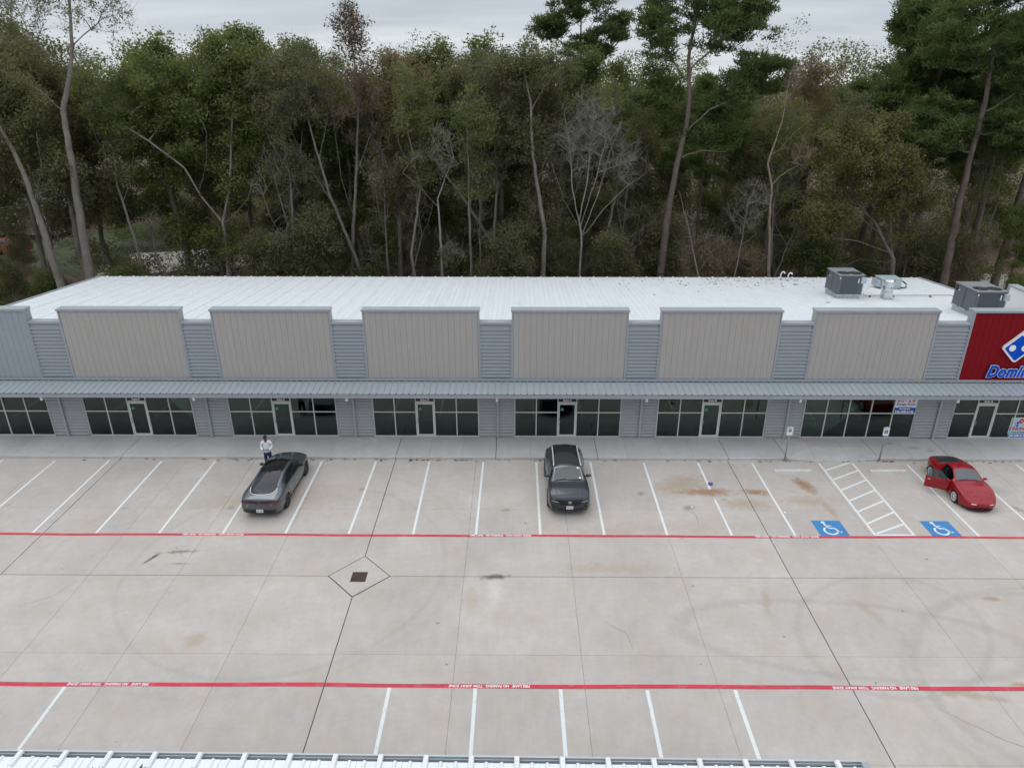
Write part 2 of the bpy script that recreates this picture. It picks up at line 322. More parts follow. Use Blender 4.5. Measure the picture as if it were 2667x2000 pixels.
for i in range(len(XJ) - 1):
    for j in range(len(YJ) - 1):
        gx0, gx1 = [(0.016 if q else 0.0032) for q in (XJ[i][1], XJ[i+1][1])]; gy0, gy1 = [(0.012 if q else 0.0026) for q in (YJ[j][1], YJ[j+1][1])]
        x0, x1, y0, y1 = XJ[i][0] + gx0, XJ[i+1][0] - gx1, YJ[j][0] + gy0, YJ[j+1][0] - gy1
        k = 0.02   # corner slabs round the drain are cut back to its diamond
        if abs(x1 + 6.2) < 0.1 and abs(y0 - 22.68) < 0.1: slab([(x0, y0), (-7.40 - k, y0), (x1, 23.93 + k), (x1, y1), (x0, y1)])
        elif abs(x0 + 6.2) < 0.1 and abs(y0 - 22.68) < 0.1: slab([(-4.97 + k, y0), (x1, y0), (x1, y1), (x0, y1), (x0, 23.93 + k)])
        elif abs(x1 + 6.2) < 0.1 and abs(y1 - 22.68) < 0.1: slab([(x0, y0), (x1, y0), (x1, 21.46 - k), (-7.40 - k, y1), (x0, y1)])
        elif abs(x0 + 6.2) < 0.1 and abs(y1 - 22.68) < 0.1: slab([(x0, y0), (x1, y0), (x1, y1), (-4.97 + k, y1), (x0, 21.46 - k)])
        else: slab([(x0, y0), (x1, y0), (x1, y1), (x0, y1)])
# the diamond round the drain, in four pieces so the grate sits in an opening
GX0, GX1, GY0, GY1 = -6.48, -5.88, 22.32, 22.92
d0 = [(-6.2, 23.91), (-4.99, 22.68), (-6.2, 21.48), (-7.38, 22.68)]; q0 = [(GX0, GY1), (GX1, GY1), (GX1, GY0), (GX0, GY0)]
dm = MB(); dm.add([(*p, 0) for p in d0] + [(*p, 0) for p in q0] + [(*p, -0.5) for p in q0],
    [(0, 1, 5), (0, 5, 4), (1, 2, 6), (1, 6, 5), (2, 3, 7), (2, 7, 6), (3, 0, 4), (3, 4, 7)] + [(4+i, 4+(i+1)%4, 8+(i+1)%4, 8+i) for i in range(4)])
dm.build('drain_apron', SLAB, lot)
grate = empty('drain_grate', (-6.18, 22.62, 0))
IRON = mat('rusty_iron', (0.11, 0.065, 0.045), 0.75, 0.4, 0.25, 12)
f = MB(); w = 0.30
f.box(-w, w, -w, -w+0.03, -0.05, 0.004).box(-w, w, w-0.03, w, -0.05, 0.004).box(-w, -w+0.03, -w+0.03, w-0.03, -0.05, 0.004).box(w-0.03, w, -w+0.03, w-0.03, -0.05, 0.004)
f.build('frame', IRON, grate)
for k in range(9): box('bar', IRON, grate, -w+0.03+0.06*k+0.018, -w+0.03+0.06*k+0.042, -w+0.03, w-0.03, -0.045, -0.002)
for k in (-0.1, 0.1): box('cross_bar', IRON, grate, -w+0.03, w-0.03, k-0.012, k+0.012, -0.05, -0.008)
box('pit', BLACK, grate, -w+0.001, w-0.001, -w+0.001, w-0.001, -0.6, -0.3)
tag(grate, 'square rusty storm drain grate set in a concrete diamond', 'drain grate')

# ---- hairline cracks
CRACK = mat('crack_dark', (0.16, 0.145, 0.13), 0.9, 0, 0)
def crack(pts, w=0.012):
    P = [np.array(pts[0], float)]
    for a, b in zip(pts[:-1], pts[1:]):
        a, b = np.array(a, float), np.array(b, float); n = max(2, int(np.linalg.norm(b - a) / 0.18)); P += [a + (b - a) * k / n + rng.normal(0, 0.022, 2) for k in range(1, n + 1)]
    m_ = MB(); L, Q = [], []
    for i, p in enumerate(P):
        d = P[min(i+1, len(P)-1)] - P[max(i-1, 0)]; d = d / (np.linalg.norm(d) + 1e-9); q = np.array([-d[1], d[0]]) * w * (0.3 + 0.7 * math.sin(math.pi * (i + 0.5) / len(P))) / 2; L.append(p + q); Q.append(p - q)
    k = len(P); m_.add([(*p, 0.003) for p in L + Q], [(i, i+1, k+i+1, k+i) for i in range(k-1)]); m_.build('crack', CRACK, lot)
crack([(7.95, 27.4), (8.1, 26.9), (8.05, 26.3)], 0.02); crack([(-8.9, 13.6), (-7.6, 13.0), (-6.4, 13.1)]); crack([(13.2, 16.4), (14.6, 15.2), (15.9, 14.6), (17.3, 14.5)], 0.014); crack([(-12.2, 28.0), (-11.0, 27.6), (-9.9, 27.75)]); crack([(3.2, 20.2), (3.9, 19.6), (4.1, 18.8)]); crack([(-18.6, 20.8), (-17.6, 21.4), (-17.2, 22.3)])

# ---- painted lines
def line(name, m, pts, z=0.004):
    b = MB(); n = len(pts); b.add([(*p, z) for p in pts], [tuple(range(n))]); return b.build(name, m, lot)
def hline(name, m, y, h, x0, x1):
    cuts = [x for x, q in XJ if q and x0 < x < x1]; xs = [x0] + cuts + [x1]
    for a, b in zip(xs[:-1], xs[1:]):      # hand-rolled: the edges wander a little
        px = np.linspace(a + 0.018, b - 0.018, max(2, int((b - a) / 1.3))); wob = 0.018 * np.sin(px * 0.43 + y) + 0.012 * np.sin(px * 1.1 + 2 * y); k1, k2 = rng.normal(0, 0.004, (2, len(px)))
        line(name, m, [(u, y - h/2 + w_ + e_) for u, w_, e_ in zip(px, wob, k1)] + [(u, y + h/2 + w_ + e_) for u, w_, e_ in list(zip(px, wob, k2))[::-1]])
hline('fire_lane_stripe', RED_PAINT, 25.39, 0.16, -40, 40)
hline('fire_lane_stripe', RED_PAINT, 17.20, 0.17, -40, 40)
def vline(x, y0, y1, w=0.105):
    a, b = random.uniform(-0.02, 0.02), random.uniform(-0.02, 0.02); y1 += random.uniform(-0.05, 0.02); j = [random.uniform(-0.007, 0.007) for _ in range(6)]; ym = (y0 + y1) / 2
    line('stall_line', WHITE_PAINT, [(x + a - w/2 + j[0], y0), (x + a + w/2 + j[1], y0), (x + (a+b)/2 + w/2 + j[2], ym), (x + b + w/2 + j[3], y1), (x + b - w/2 + j[4], y1), (x + (a+b)/2 - w/2 + j[5], ym)])
STALLS = [-26.39 + 2.7432 * i for i in range(-4, 15)]
for x in STALLS:
    if abs(x - 9.28) < 0.1: vline(x, 25.48, 28.35); vline(x, 29.2, 31.75)     # worn through where the rust lies
    else: vline(x, 25.48, 31.75)
for x in (19.88, 22.63, 25.40, 28.14, 30.9): vline(x, 25.48, 31.66)
for x in (15.44, 17.13): vline(x, 25.50, 31.76)
line('hatching_line', WHITE_PAINT, [(15.50, 25.50), (17.08, 25.50), (17.08, 25.60), (15.50, 25.60)])
for a, b in ((30.99, 31.80), (30.09, 30.98), (29.14, 30.06), (28.22, 29.14), (27.32, 28.22), (26.38, 27.28), (25.60, 26.36)):
    line('hatching_line', WHITE_PAINT, [(15.495, a - 0.05), (17.075, b - 0.05), (17.075, b + 0.07), (15.495, a + 0.07)])
for x in (-14.58, -4.07, -1.30, 1.46, 4.24, 7.05): vline(x, 11.1, 17.10, 0.115)
def chair_strokes(b, s, cx, cy, P, wd):
    """a wheelchair user in strokes; P maps (x, y) in units to a point"""
    def stroke(pts, w):
        pts = [np.array(p, float) for p in pts]; L = []; Q = []
        for i, p in enumerate(pts):
            d = pts[min(i+1, len(pts)-1)] - pts[max(i-1, 0)]; d /= np.linalg.norm(d); nn = np.array([-d[1], d[0]]) * w / 2
            L.append(p + nn); Q.append(p - nn)
        n = len(pts); b.add([P(cx + s*p[0], cy + s*p[1]) for p in L + Q], [(i, i+1, n+i+1, n+i) for i in range(n-1)])
    th = np.linspace(0, 2*math.pi, 14, endpoint=False)
    b.add([P(cx + s*(-0.13 + 0.075*math.cos(t)), cy + s*(0.38 + 0.075*math.sin(t))) for t in th], [tuple(range(14))])
    stroke([(-0.115, 0.29), (-0.085, 0.12), (-0.055, 0.045)], 0.085)
    stroke([(-0.095, 0.17), (0.10, 0.155)], 0.055)
    stroke([(-0.055, 0.015), (0.155, -0.005)], 0.08)
    stroke([(0.155, 0.02), (0.27, -0.28)], 0.07); stroke([(0.245, -0.265), (0.37, -0.225)], 0.065)
    stroke([(-0.03 + 0.235*math.cos(t), -0.155 + 0.235*math.sin(t)) for t in np.linspace(R(125), R(335), 16)], wd)
for x0 in (13.09, 17.885):
    line('accessible_bay_square', BLUE_PAINT, [(x0, 25.485), (x0 + 1.26, 25.485), (x0 + 1.26, 26.61), (x0, 26.61)])
    b = MB(); chair_strokes(b, 1.15, x0 + 0.62, 26.03, lambda x, y: (x, y, 0.008), 0.075); b.build('accessible_symbol', WHITE_PAINT, lot)
for xa, xb in ((-14.35, -11.72), (-1.96, 0.64), (10.26, 12.97)):
    put_text('fire_lane_lettering', lot, 'FIRE LANE   NO PARKING   TOW AWAY ZONE', 0.15, LETTER_PAINT, ((xa+xb)/2, 25.39, 0.009), (0, 0, 0), width=xb-xa, off=0.004)
for xa, xb in ((-14.54, -11.9), (-2.16, 0.46), (10.24, 12.97)):
    put_text('fire_lane_lettering', lot, 'FIRE LANE   NO PARKING   TOW AWAY ZONE', 0.15, LETTER_PAINT, ((xa+xb)/2, 17.20, 0.009), (0, 0, R(180)), width=xb-xa, off=0.004)

# ---- sidewalk with its kerb and the dropped ramp between the two sign posts
walk = tag(empty('sidewalk', (0, 32, 0)), 'raised concrete sidewalk along the shopfronts', kind='structure')
def zf(x):
    if x <= 13.9 or x >= 18.6: return 0.15
    if x < 15.4: return 0.15 - 0.14 * (x - 13.9) / 1.5
    if x > 17.15: return 0.15 - 0.14 * (18.6 - x) / 1.45
    return 0.01
def walk_slab(x0, x1, y0, y1, za, zb, g0, g1):
    x0 += g0; x1 -= g1; b = MB(); c = 0.02
    b.add([(x0, y0, -0.1), (x1, y0, -0.1), (x1, y1, -0.1), (x0, y1, -0.1), (x0, y0, za - c), (x1, y0, zb - c), (x0, y0 + c, za), (x1, y0 + c, zb), (x1, y1, 0.15), (x0, y1, 0.15)],
          [(0, 1, 5, 4), (4, 5, 7, 6), (6, 7, 8, 9), (1, 2, 8, 7, 5), (0, 4, 6, 9, 3), (2, 3, 9, 8)])
    o = b.build('walk_slab', WALK, walk, loc=(0, -32, 0)); return o
WJ = [-60, -33.8, -31.9, -30.0, -27.9, -26.0, -24.1, -22.2, -20.35, -18.5, -16.7, -14.9, -12.95, -11.2, -9.6, -7.9, -6.2, -4.5, -2.8, -1.05, 0.75, 2.5, 4.2, 5.75, 7.5, 9.1, 10.9, 12.4, 13.9, 15.4, 17.15, 18.6, 20.4, 22.3, 24.2, 26.1, 28.0, 29.9, 60]
DARKJ = (-20.35, -12.95, -6.2, -1.05, 4.2, 10.9, 13.9, 18.6, 22.3)
for a, b in zip(WJ[:-1], WJ[1:]):
    ga, gb = 0.014 if a in DARKJ else 0.004, 0.014 if b in DARKJ else 0.004
    if 13.5 < a < 18.5:
        walk_slab(a, b, 31.97, 33.1, zf(a + 1e-6), zf(b - 1e-6), ga, gb); 
        walk_slab(a, b, 33.106, 34.24, 0.15, 0.15, ga, gb)
    else: walk_slab(a, b, 31.97, 34.24, 0.15, 0.15, ga, gb)
box('joint_bed', mat('joint_filler', (0, 0, 0)), walk, -60, 60, 0.06, 2.2, -0.11, -0.02)
# ================================================================ the shop building
YF = 34.2; YB = 48.1; XL, XR = -28.95, 27.75
def roofz(y): return 6.42 - 0.0833 * (y - 34.7)
bld = empty('shop_building', (0, YF, 0)); tag(bld, 'long grey and tan metal shop building with a low white roof', 'building')
BO = (0, -YF, 0)
def part(b, name, m, parent=bld, smooth=False):
    """shapes are given in place; the part hangs under the building"""
    return b.build(name, m, parent, smooth, loc=BO if parent is bld else (0, 0, 0))
def sub(b, name, m, parent): return b.build(name, m, parent)

# --- roof: one ribbed sheet after another
roof = part(MB().add([(XL, 34.72, roofz(34.72) - 0.06), (XR, 34.72, roofz(34.72) - 0.06), (XR, YB, roofz(YB) - 0.06), (XL, YB, roofz(YB) - 0.06),
                      (XL, 34.72, roofz(34.72) - 0.02), (XR, 34.72, roofz(34.72) - 0.02), (XR, YB, roofz(YB) - 0.02), (XL, YB, roofz(YB) - 0.02)],
                     [(0,3,2,1),(4,5,6,7),(0,1,5,4),(1,2,6,5),(2,3,7,6),(3,0,4,7)]), 'roof', WHITE_ROOF)
def sheet_mesh(w, ya, yb, za, zb, nrib=3, rh=0.024, m=WHITE_ROOF):
    xs, hs = [0.0], [0.0]; p = w / nrib
    for k in range(nrib):
        c = (k + 0.5) * p
        xs += [c - 0.045, c - 0.02, c + 0.02, c + 0.045]; hs += [0, rh, rh, 0]
    xs.append(w - 0.004); hs.append(0.006)
    v = [(x, ya, za + h) for x, h in zip(xs, hs)] + [(x, yb, zb + h) for x, h in zip(xs, hs)]; n = len(xs)
    return MB().add(v, [(i, i+1, n+i+1, n+i) for i in range(n-1)]).mesh('roof_panel', m)
PW = (XR - XL) / 62
rp = sheet_mesh(PW, 34.72, YB + 0.05, roofz(34.72), roofz(YB + 0.05))
cl = MB().box(-0.05, 0.05, YB - 0.03, YB + 0.10, roofz(YB) + 0.0, roofz(YB) + 0.055).mesh('rib_closure', mat('closure_metal', (0.66, 0.67, 0.68), 0.5, 0, 0.1, 5))
for i in range(62):
    inst('roof_panel', rp, roof, (XL + PW * i, 0, 0.002 * (i % 2)))
    inst('rib_closure', cl, roof, (XL + PW * (i + 0.5), 0, 0))
for x0, x1 in ((XL - 0.14, XL), (XR, XR + 0.14)):      # rake trim at both ends, eave trim at the back
    rt = MB().add([(x0, 34.72, roofz(34.72) - 0.25), (x1, 34.72, roofz(34.72) - 0.25), (x1, YB + 0.1, roofz(YB) - 0.25), (x0, YB + 0.1, roofz(YB) - 0.25),
            (x0, 34.72, roofz(34.72) + 0.06), (x1, 34.72, roofz(34.72) + 0.06), (x1, YB + 0.1, roofz(YB) + 0.06), (x0, YB + 0.1, roofz(YB) + 0.06)],
           [(0,3,2,1),(4,5,6,7),(0,1,5,4),(1,2,6,5),(2,3,7,6),(3,0,4,7)])
    part(rt, 'rake_trim', SLATE_TRIM)
g = MB().box(XL - 0.14, XR + 0.14, YB + 0.101, YB + 0.25, roofz(YB) - 0.2, roofz(YB) - 0.02); part(g, 'rear_gutter', SLATE_TRIM)

# --- shell walls
w = MB()
for x0, x1 in ((XL, XL + 0.2), (XR - 0.2, XR)):
    w.add([(x0, 34.66, 0), (x1, 34.66, 0), (x1, YB, 0), (x0, YB, 0), (x0, 34.66, roofz(34.66) - 0.07), (x1, 34.66, roofz(34.66) - 0.07), (x1, YB, roofz(YB) - 0.07), (x0, YB, roofz(YB) - 0.07)],
          [(0,3,2,1),(4,5,6,7),(0,1,5,4),(1,2,6,5),(2,3,7,6),(3,0,4,7)])
w.box(XL + 0.2, XR - 0.2, YB - 0.2, YB, 0, roofz(YB) - 0.07)
w.box(XL + 0.001, XR - 0.001, YF + 0.06, 34.65, 2.86, 6.45)     # the front wall above the shop windows
part(w, 'wall', SLATE_LOW)

# --- parapets: tan boards between ribbed slate bays
PAN = [(XL - 0.05, -24.9, 'b'), (-23.20, -17.08, 't'), (-15.46, -9.45, 't'), (-7.78, -1.90, 't'), (-0.23, 5.65, 't'), (7.33, 13.36, 't'), (15.07, 21.22, 't'), (22.98, XR + 0.05, 'r')]
GAPS = [(PAN[i][1], PAN[i+1][0]) for i in range(7)]
bd = MB(); c = 0.022; d = 0.015      # a board: flat face with a chamfered groove at either side
prof = [(0.0, d), (c * 0.5, d), (c, 0.0), (1 - c, 0.0), (1 - c * 0.5, d), (1.0, d)]
# flat pan with a shallow stiffening bead in the middle
prof = [(0.0, d), (0.035, d), (0.075, 0), (0.46, 0), (0.48, -0.004), (0.52, -0.004), (0.54, 0), (0.925, 0), (0.965, d), (1.0, d)]
n = len(prof); bd.add([(x, y, 0) for x, y in prof] + [(x, y, 1) for x, y in prof], [(i, i+1, n+i+1, n+i) for i in range(n-1)])
BOARD = {k: bd.mesh('board', m) for k, m in (('t', TAN), ('b', BLUEGREY), ('r', RED_METAL))}
Z0, Z1 = 3.60, 7.24
for x0, x1, k in PAN:
    b = MB().box(x0, x1, YF + 0.02, YF + 0.46, Z0 - 0.3, Z1)
    pp = part(b, 'parapet_panel', {'t': TAN, 'b': BLUEGREY, 'r': RED_METAL}[k])
    pp['label'] = {'t': 'tan parapet panel of upright metal boards', 'b': 'slate parapet panel of upright metal boards', 'r': 'deep red parapet panel of upright metal boards'}[k]
    n = max(1, round((x1 - x0 - 0.1) / 0.305)); wb = (x1 - x0 - 0.1) / n
    for i in range(n): inst('board', BOARD[k], pp, (x0 + 0.05 + wb * i, YF - 0.001, Z0), sc=(wb, 1, Z1 - Z0 - 0.02))
    for q0, q1 in ((x0, x0 + 0.05), (x1 - 0.05, x1)): sub(MB().box(q0, q1, YF - 0.03, YF + 0.019, Z0, Z1), 'edge_trim', SLATE_TRIM, pp)
    cp = MB().box(x0 - 0.05, x1 + 0.05, YF - 0.06, YF + 0.50, Z1 + 0.001, Z1 + 0.10).box(x0 - 0.05, x1 + 0.05, YF - 0.075, YF - 0.0605, Z1 - 0.005, Z1 + 0.02); sub(cp, 'coping', SLATE_TRIM, pp)
    for q0, q1 in ((x0 - 0.012, x0 - 0.001), (x1 + 0.001, x1 + 0.012)): sub(MB().box(q0, q1, YF - 0.029, YF + 0.47, 6.67, Z1), 'side_sheet', SLATE_TRIM if k == 'r' else {'t': TAN, 'b': BLUEGREY}[k], pp)
    box('back_sheet', WHITE_ROOF, pp, x0 + 0.02, x1 - 0.02, YF + 0.461, YF + 0.475, 6.3, Z1 - 0.001)
# side parapet returning back along the right-hand end, seen from inside
sp_ = part(MB().box(XR - 0.05, XR + 0.35, YF + 0.47, 39.0, 5.9, 7.30), 'parapet_panel', PURE_WHITE); sp_['label'] = 'white inner face of the side parapet with grey coping'
sub(MB().box(XR - 0.09, XR + 0.40, YF + 0.505, 39.05, 7.301, 7.38).box(XR - 0.075, XR - 0.051, 38.9, 39.04, 5.9, 7.30), 'coping', SLATE_TRIM, sp_)

def ribbed(x0, x1, z0, z1, y, period, depth, lo=0.08, flat=0.22, hi=0.34):
    """sheet with trapezoid ribs that run level; ribs stand proud of y towards the camera"""
    b = MB(); zs, ys = [z0], [0.0]; z = z0 + period * 0.25
    while z + period * 0.8 < z1:
        g_ = (0.10 if depth > 0.05 else 0.15) * period; zs += [z - g_, z - g_, z, z, z + period * lo, z + period * (lo + flat), z + period * (lo + flat + hi)]; ys += [0, -0.03, -0.03, depth * 0.6, depth, depth, 0]; z += period
    zs.append(z1); ys.append(0); n = len(zs)
    b.add([(x0, y - d, z) for z, d in zip(zs, ys)] + [(x1, y - d, z) for z, d in zip(zs, ys)], [(i, i+1, n+i+1, n+i) for i in range(n-1)]); return b
for x0, x1 in GAPS:
    lp = part(MB().box(x0 - 0.04, x1 + 0.04, YF + 0.10, YF + 0.42, Z0 - 0.2, 6.57), 'low_parapet', SLATE)
    sub(ribbed(x0 + 0.004, x1 - 0.004, Z0, 6.57, YF + 0.066, 0.198, 0.070), 'ribbed_sheet', SLATE, lp)
    sub(MB().box(x0 - 0.045, x1 + 0.045, YF - 0.02, YF + 0.46, 6.571, 6.665).box(x0 + 0.003, x1 - 0.003, YF - 0.035, YF - 0.0205, 6.56, 6.585), 'coping', SLATE_TRIM, lp)
    for q0, q1 in ((x0 + 0.0005, x0 + 0.06), (x1 - 0.06, x1 - 0.0005)): sub(MB().box(q0, q1, YF - 0.012, YF + 0.095, Z0, 6.56), 'edge_trim', SLATE_TRIM, lp)

# --- canopy over the walk
CX0, CX1 = XL - 0.6, XR + 0.6; CY = YF - 1.2
can = part(MB().add([(CX0, CY, 3.21), (CX1, CY, 3.21), (CX1, YF - 0.031, 3.40), (CX0, YF - 0.031, 3.40), (CX0, CY, 3.12), (CX1, CY, 3.12), (CX1, YF - 0.031, 3.12), (CX0, YF - 0.031, 3.12)],
                     [(0,1,2,3),(4,7,6,5),(0,4,5,1),(1,5,6,2),(3,2,6,7),(0,3,7,4)]), 'canopy', mat('soffit', (0.30, 0.31, 0.32), 0.6, 0.1, 0.04))
cw = 0.335; nb = int((CX1 - CX0) / cw)
pm = MB(); xs = [0.0, cw - 0.075, cw - 0.055, cw - 0.02, cw - 0.002]; hs = [0.0, 0.0, 0.034, 0.034, 0.0]
pm.add([(x, CY - 0.03, 3.235 + h) for x, h in zip(xs, hs)] + [(x, YF - 0.035, 3.43 + h) for x, h in zip(xs, hs)], [(i, i+1, 6+i, 5+i) for i in range(4)])
pm = pm.mesh('canopy_panel', CANOPY)
for i in range(nb): inst('canopy_panel', pm, can, (CX0 + cw * i, 0, 0))
em = MB().box(cw - 0.072, cw - 0.004, CY - 0.037, CY - 0.031, 3.225, 3.272).mesh('rib_end', DARKGAP)
for i in range(nb):
    if i % 3 != 1: inst('rib_end', em, can, (CX0 + cw * i, 0, 0))
hm = MB().box(0.012, cw - 0.085, YF - 0.06, YF - 0.036, 3.435, 3.458).mesh('flashing_gap', DARKGAP)
for i in range(nb): inst('flashing_gap', hm, can, (CX0 + cw * i, 0, 0))
fl = MB().box(CX0, CX1, YF - 0.075, YF - 0.0315, 3.485, 3.60).box(CX0, CX1, YF - 0.095, YF - 0.0755, 3.485, 3.50)
sub(fl, 'flashing', SLATE_TRIM, can)
gt = MB().box(CX0, CX1, CY - 0.17, CY - 0.045, 3.06, 3.075).box(CX0, CX1, CY - 0.17, CY - 0.158, 3.0755, 3.20).box(CX0, CX1, CY - 0.185, CY - 0.150, 3.2005, 3.215).box(CX0, CX1, CY - 0.0445, CY - 0.001, 3.06, 3.23)
part(gt, 'gutter', SLATE_TRIM)
ws = MB()
for x in (-24.30, -16.48, -8.66, -0.99, 6.64, 14.45, 22.43):
    part(MB().box(x - 0.06, x + 0.06, YF - 0.13, YF - 0.055, 0.17, 3.11), 'downspout', SLATE_TRIM)
    part(MB().box(x - 0.055, x + 0.055, CY - 0.155, CY - 0.045, 2.88, 3.059).box(x - 0.05, x + 0.05, CY - 0.044, CY + 0.5, 2.92, 3.02), 'gutter_outlet', mat('outlet_white', (0.55, 0.56, 0.56), 0.5, 0.1, 0.05))

# --- shop windows and doors
SF = [(XL + 0.3, -25.05, 'g'), (-23.13, -17.29, 'F'), (-15.37, -9.61, 'E'), (-7.67, -2.0, 'D'), (-0.1, 5.6, 'C'), (7.52, 13.36, 'B'), (15.3, 21.26, ''), (23.22, XR - 0.05, 'A')]
ST, SB, TM = 2.85, 0.165, 1.63
SUITE_BLACK = mat('transom_black', (0.018, 0.020, 0.021), 0.35, 0, 0)
def frame_bars(xs, zs, y0, y1, w=0.05):
    """upright and level bars that butt against each other"""
    b = MB()
    for x in xs: b.box(x - w/2, x + w/2, y0, y1, zs[0], zs[-1])
    for a, c_ in zip(xs[:-1], xs[1:]):
        for k, z in enumerate(zs):
            za, zb = (z, z + w) if k == 0 else ((z - w, z) if k == len(zs) - 1 else (z - w/2, z + w/2))
            b.box(a + w/2, c_ - w/2, y0 + 0.002, y1 - 0.002, za, zb)
    return b
def pane(parent, x0, x1, z0, z1): sub(MB().box(x0 + 0.026, x1 - 0.026, YF + 0.045, YF + 0.053, z0 + 0.026, z1 - 0.026), 'pane', PANE, parent)
siding_x = [XL]
for a, b_, s in SF:
    siding_x += [a, b_]
    groups = []
    if s == '': groups = [(list(np.linspace(a + 0.025, b_ - 0.025, 6)))]; door = None
    elif s == 'g': groups = [list(np.linspace(a + 0.025, b_ - 0.025, 4))]; door = None
    else:
        W_ = b_ - a; dl = a + 0.412 * W_ if s != 'A' else a + 1.24; dr = dl + 0.94 if s != 'A' else dl + 1.0
        groups = [list(np.linspace(a + 0.025, dl - 0.03, 3 if s != 'A' else 2)), list(np.linspace(dr + 0.03, b_ - 0.025, 3))]; door = (dl, dr)
    for xs in groups:
        wn = part(frame_bars(xs, [SB, TM, ST], YF - 0.01, YF + 0.10), 'shop_window', ALU)
        for p, q in zip(xs[:-1], xs[1:]):
            pane(wn, p, q, SB + 0.02, TM); pane(wn, p, q, TM, ST - 0.02)
    if door:
        dl, dr = door; f_ = 0.075
        dr_ = part(MB().box(dl, dl + f_, YF + 0.005, YF + 0.06, SB + 0.005, 2.19).box(dr - f_, dr, YF + 0.005, YF + 0.06, SB + 0.005, 2.19)
                   .box(dl + f_, dr - f_, YF + 0.007, YF + 0.058, SB + 0.005, SB + 0.14).box(dl + f_, dr - f_, YF + 0.007, YF + 0.058, 2.08, 2.19), 'door', ALU)
        sub(MB().box(dl + f_, dr - f_, YF + 0.03, YF + 0.038, SB + 0.14, 2.08), 'pane', PANE, dr_)
        sub(MB().tube([(dl + 0.05, YF + 0.004, 1.25), (dl + 0.05, YF - 0.07, 1.25), (dl + 0.09, YF - 0.075, 1.12), (dl + 0.05, YF - 0.07, 0.98), (dl + 0.05, YF + 0.004, 0.98)], 0.018, 6), 'handle', GALV, dr_)
        sub(MB().box(dl + f_ + 0.01, dr - f_ - 0.01, YF + 0.06, YF + 0.10, 1.08, 1.15), 'push_bar', ALU, dr_)
        part(MB().box(dl - 0.004, dr + 0.004, YF - 0.005, YF + 0.09, 2.2, 2.26), 'door_head', ALU)
        tb = part(MB().box(dl - 0.004, dr + 0.004, YF + 0.02, YF + 0.04, 2.262, ST), 'transom', SUITE_BLACK)
        put_text('suite_lettering', tb, 'Suite ' + s, 0.155, PURE_WHITE, ((dl + dr) / 2, YF + 0.012, 2.335), UPRIGHT, off=0.006)
        if s in 'FEDCB':
            sub(MB().prism([(dl + 0.2 + 0.085 * math.cos(t), 1.80 + 0.085 * math.sin(t)) for t in np.linspace(0, 2*math.pi, 16, endpoint=False)], YF + 0.022, YF + 0.028, 'y'), 'sticker', mat('green_sticker', (0.03, 0.30, 0.17), 0.5, 0, 0.1), dr_)
siding_x.append(XR)
for a, b_ in zip(siding_x[::2], siding_x[1::2]):
    if b_ - a < 0.2: continue
    sd = part(MB().box(a, b_, YF + 0.02, YF + 0.12, 0.155, ST + 0.25), 'siding', SLATE_LOW)
    sub(ribbed(a + 0.03, b_ - 0.03, 0.17, ST + 0.25, YF - 0.013, 0.190, 0.035, 0.04, 0.42, 0.2), 'ribbed_sheet', SLATE_LOW, sd)
    for q0, q1 in ((a + 0.001, a + 0.05), (b_ - 0.05, b_ - 0.001)): sub(MB().box(q0, q1, YF - 0.055, YF + 0.0195, 0.156, ST + 0.24), 'edge_trim', SLATE_TRIM, sd)
for a, b_, s in SF: part(MB().box(a, b_, YF - 0.005, YF + 0.10, ST + 0.001, 3.11), 'window_head', SLATE_TRIM)

# --- the rooms behind the glass
ROOMF = mat('room_floor', (0.30, 0.30, 0.28), 0.5, 0, 0.1, 1); ROOMW = mat('room_wall', (0.40, 0.41, 0.38), 0.8, 0, 0.05); 
part(MB().box(XL + 0.21, XR - 0.21, YF + 0.125, YF + 9, 0.02, 0.16), 'room_floor', ROOMF)
part(MB().box(XL + 0.21, XR - 0.21, YF + 0.125, YF + 9, 2.87, 3.0), 'ceiling', ROOMW)
part(MB().box(XL + 0.21, XR - 0.21, YF + 9.001, YF + 9.1, 0.161, 2.869), 'room_wall', ROOMW)
for x in (-24.3, -16.5, -8.65, -1.0, 6.6, 14.4): part(MB().box(x - 0.07, x + 0.07, YF + 0.125, YF + 8.99, 0.161, 2.869), 'partition', ROOMW)
part(MB().box(18.0, 18.32, YF + 0.35, YF + 0.65, 0.161, 2.868), 'column', PURE_WHITE)
part(MB().box(18.6, 22.9, YF + 2.6, YF + 2.7, 0.7, 2.5), 'red_wall', mat('pizza_red', (0.42, 0.02, 0.03), 0.6, 0, 0))
ct = part(MB().box(19.9, 20.9, YF + 0.45, YF + 1.1, 0.161, 0.95).box(19.5, 20.95, YF + 1.3, YF + 1.9, 0.161, 1.6), 'counter', PURE_WHITE)
part(MB().box(25.2, 27.2, YF + 0.9, YF + 1.5, 0.161, 0.75), 'counter', mat('pizza_red', (0, 0, 0)))
part(MB().box(17.75, 18.75, YF + 0.72, YF + 0.76, 1.05, 1.65), 'poster_board', mat('board_blue', (0.03, 0.12, 0.5), 0.5, 0, 0))
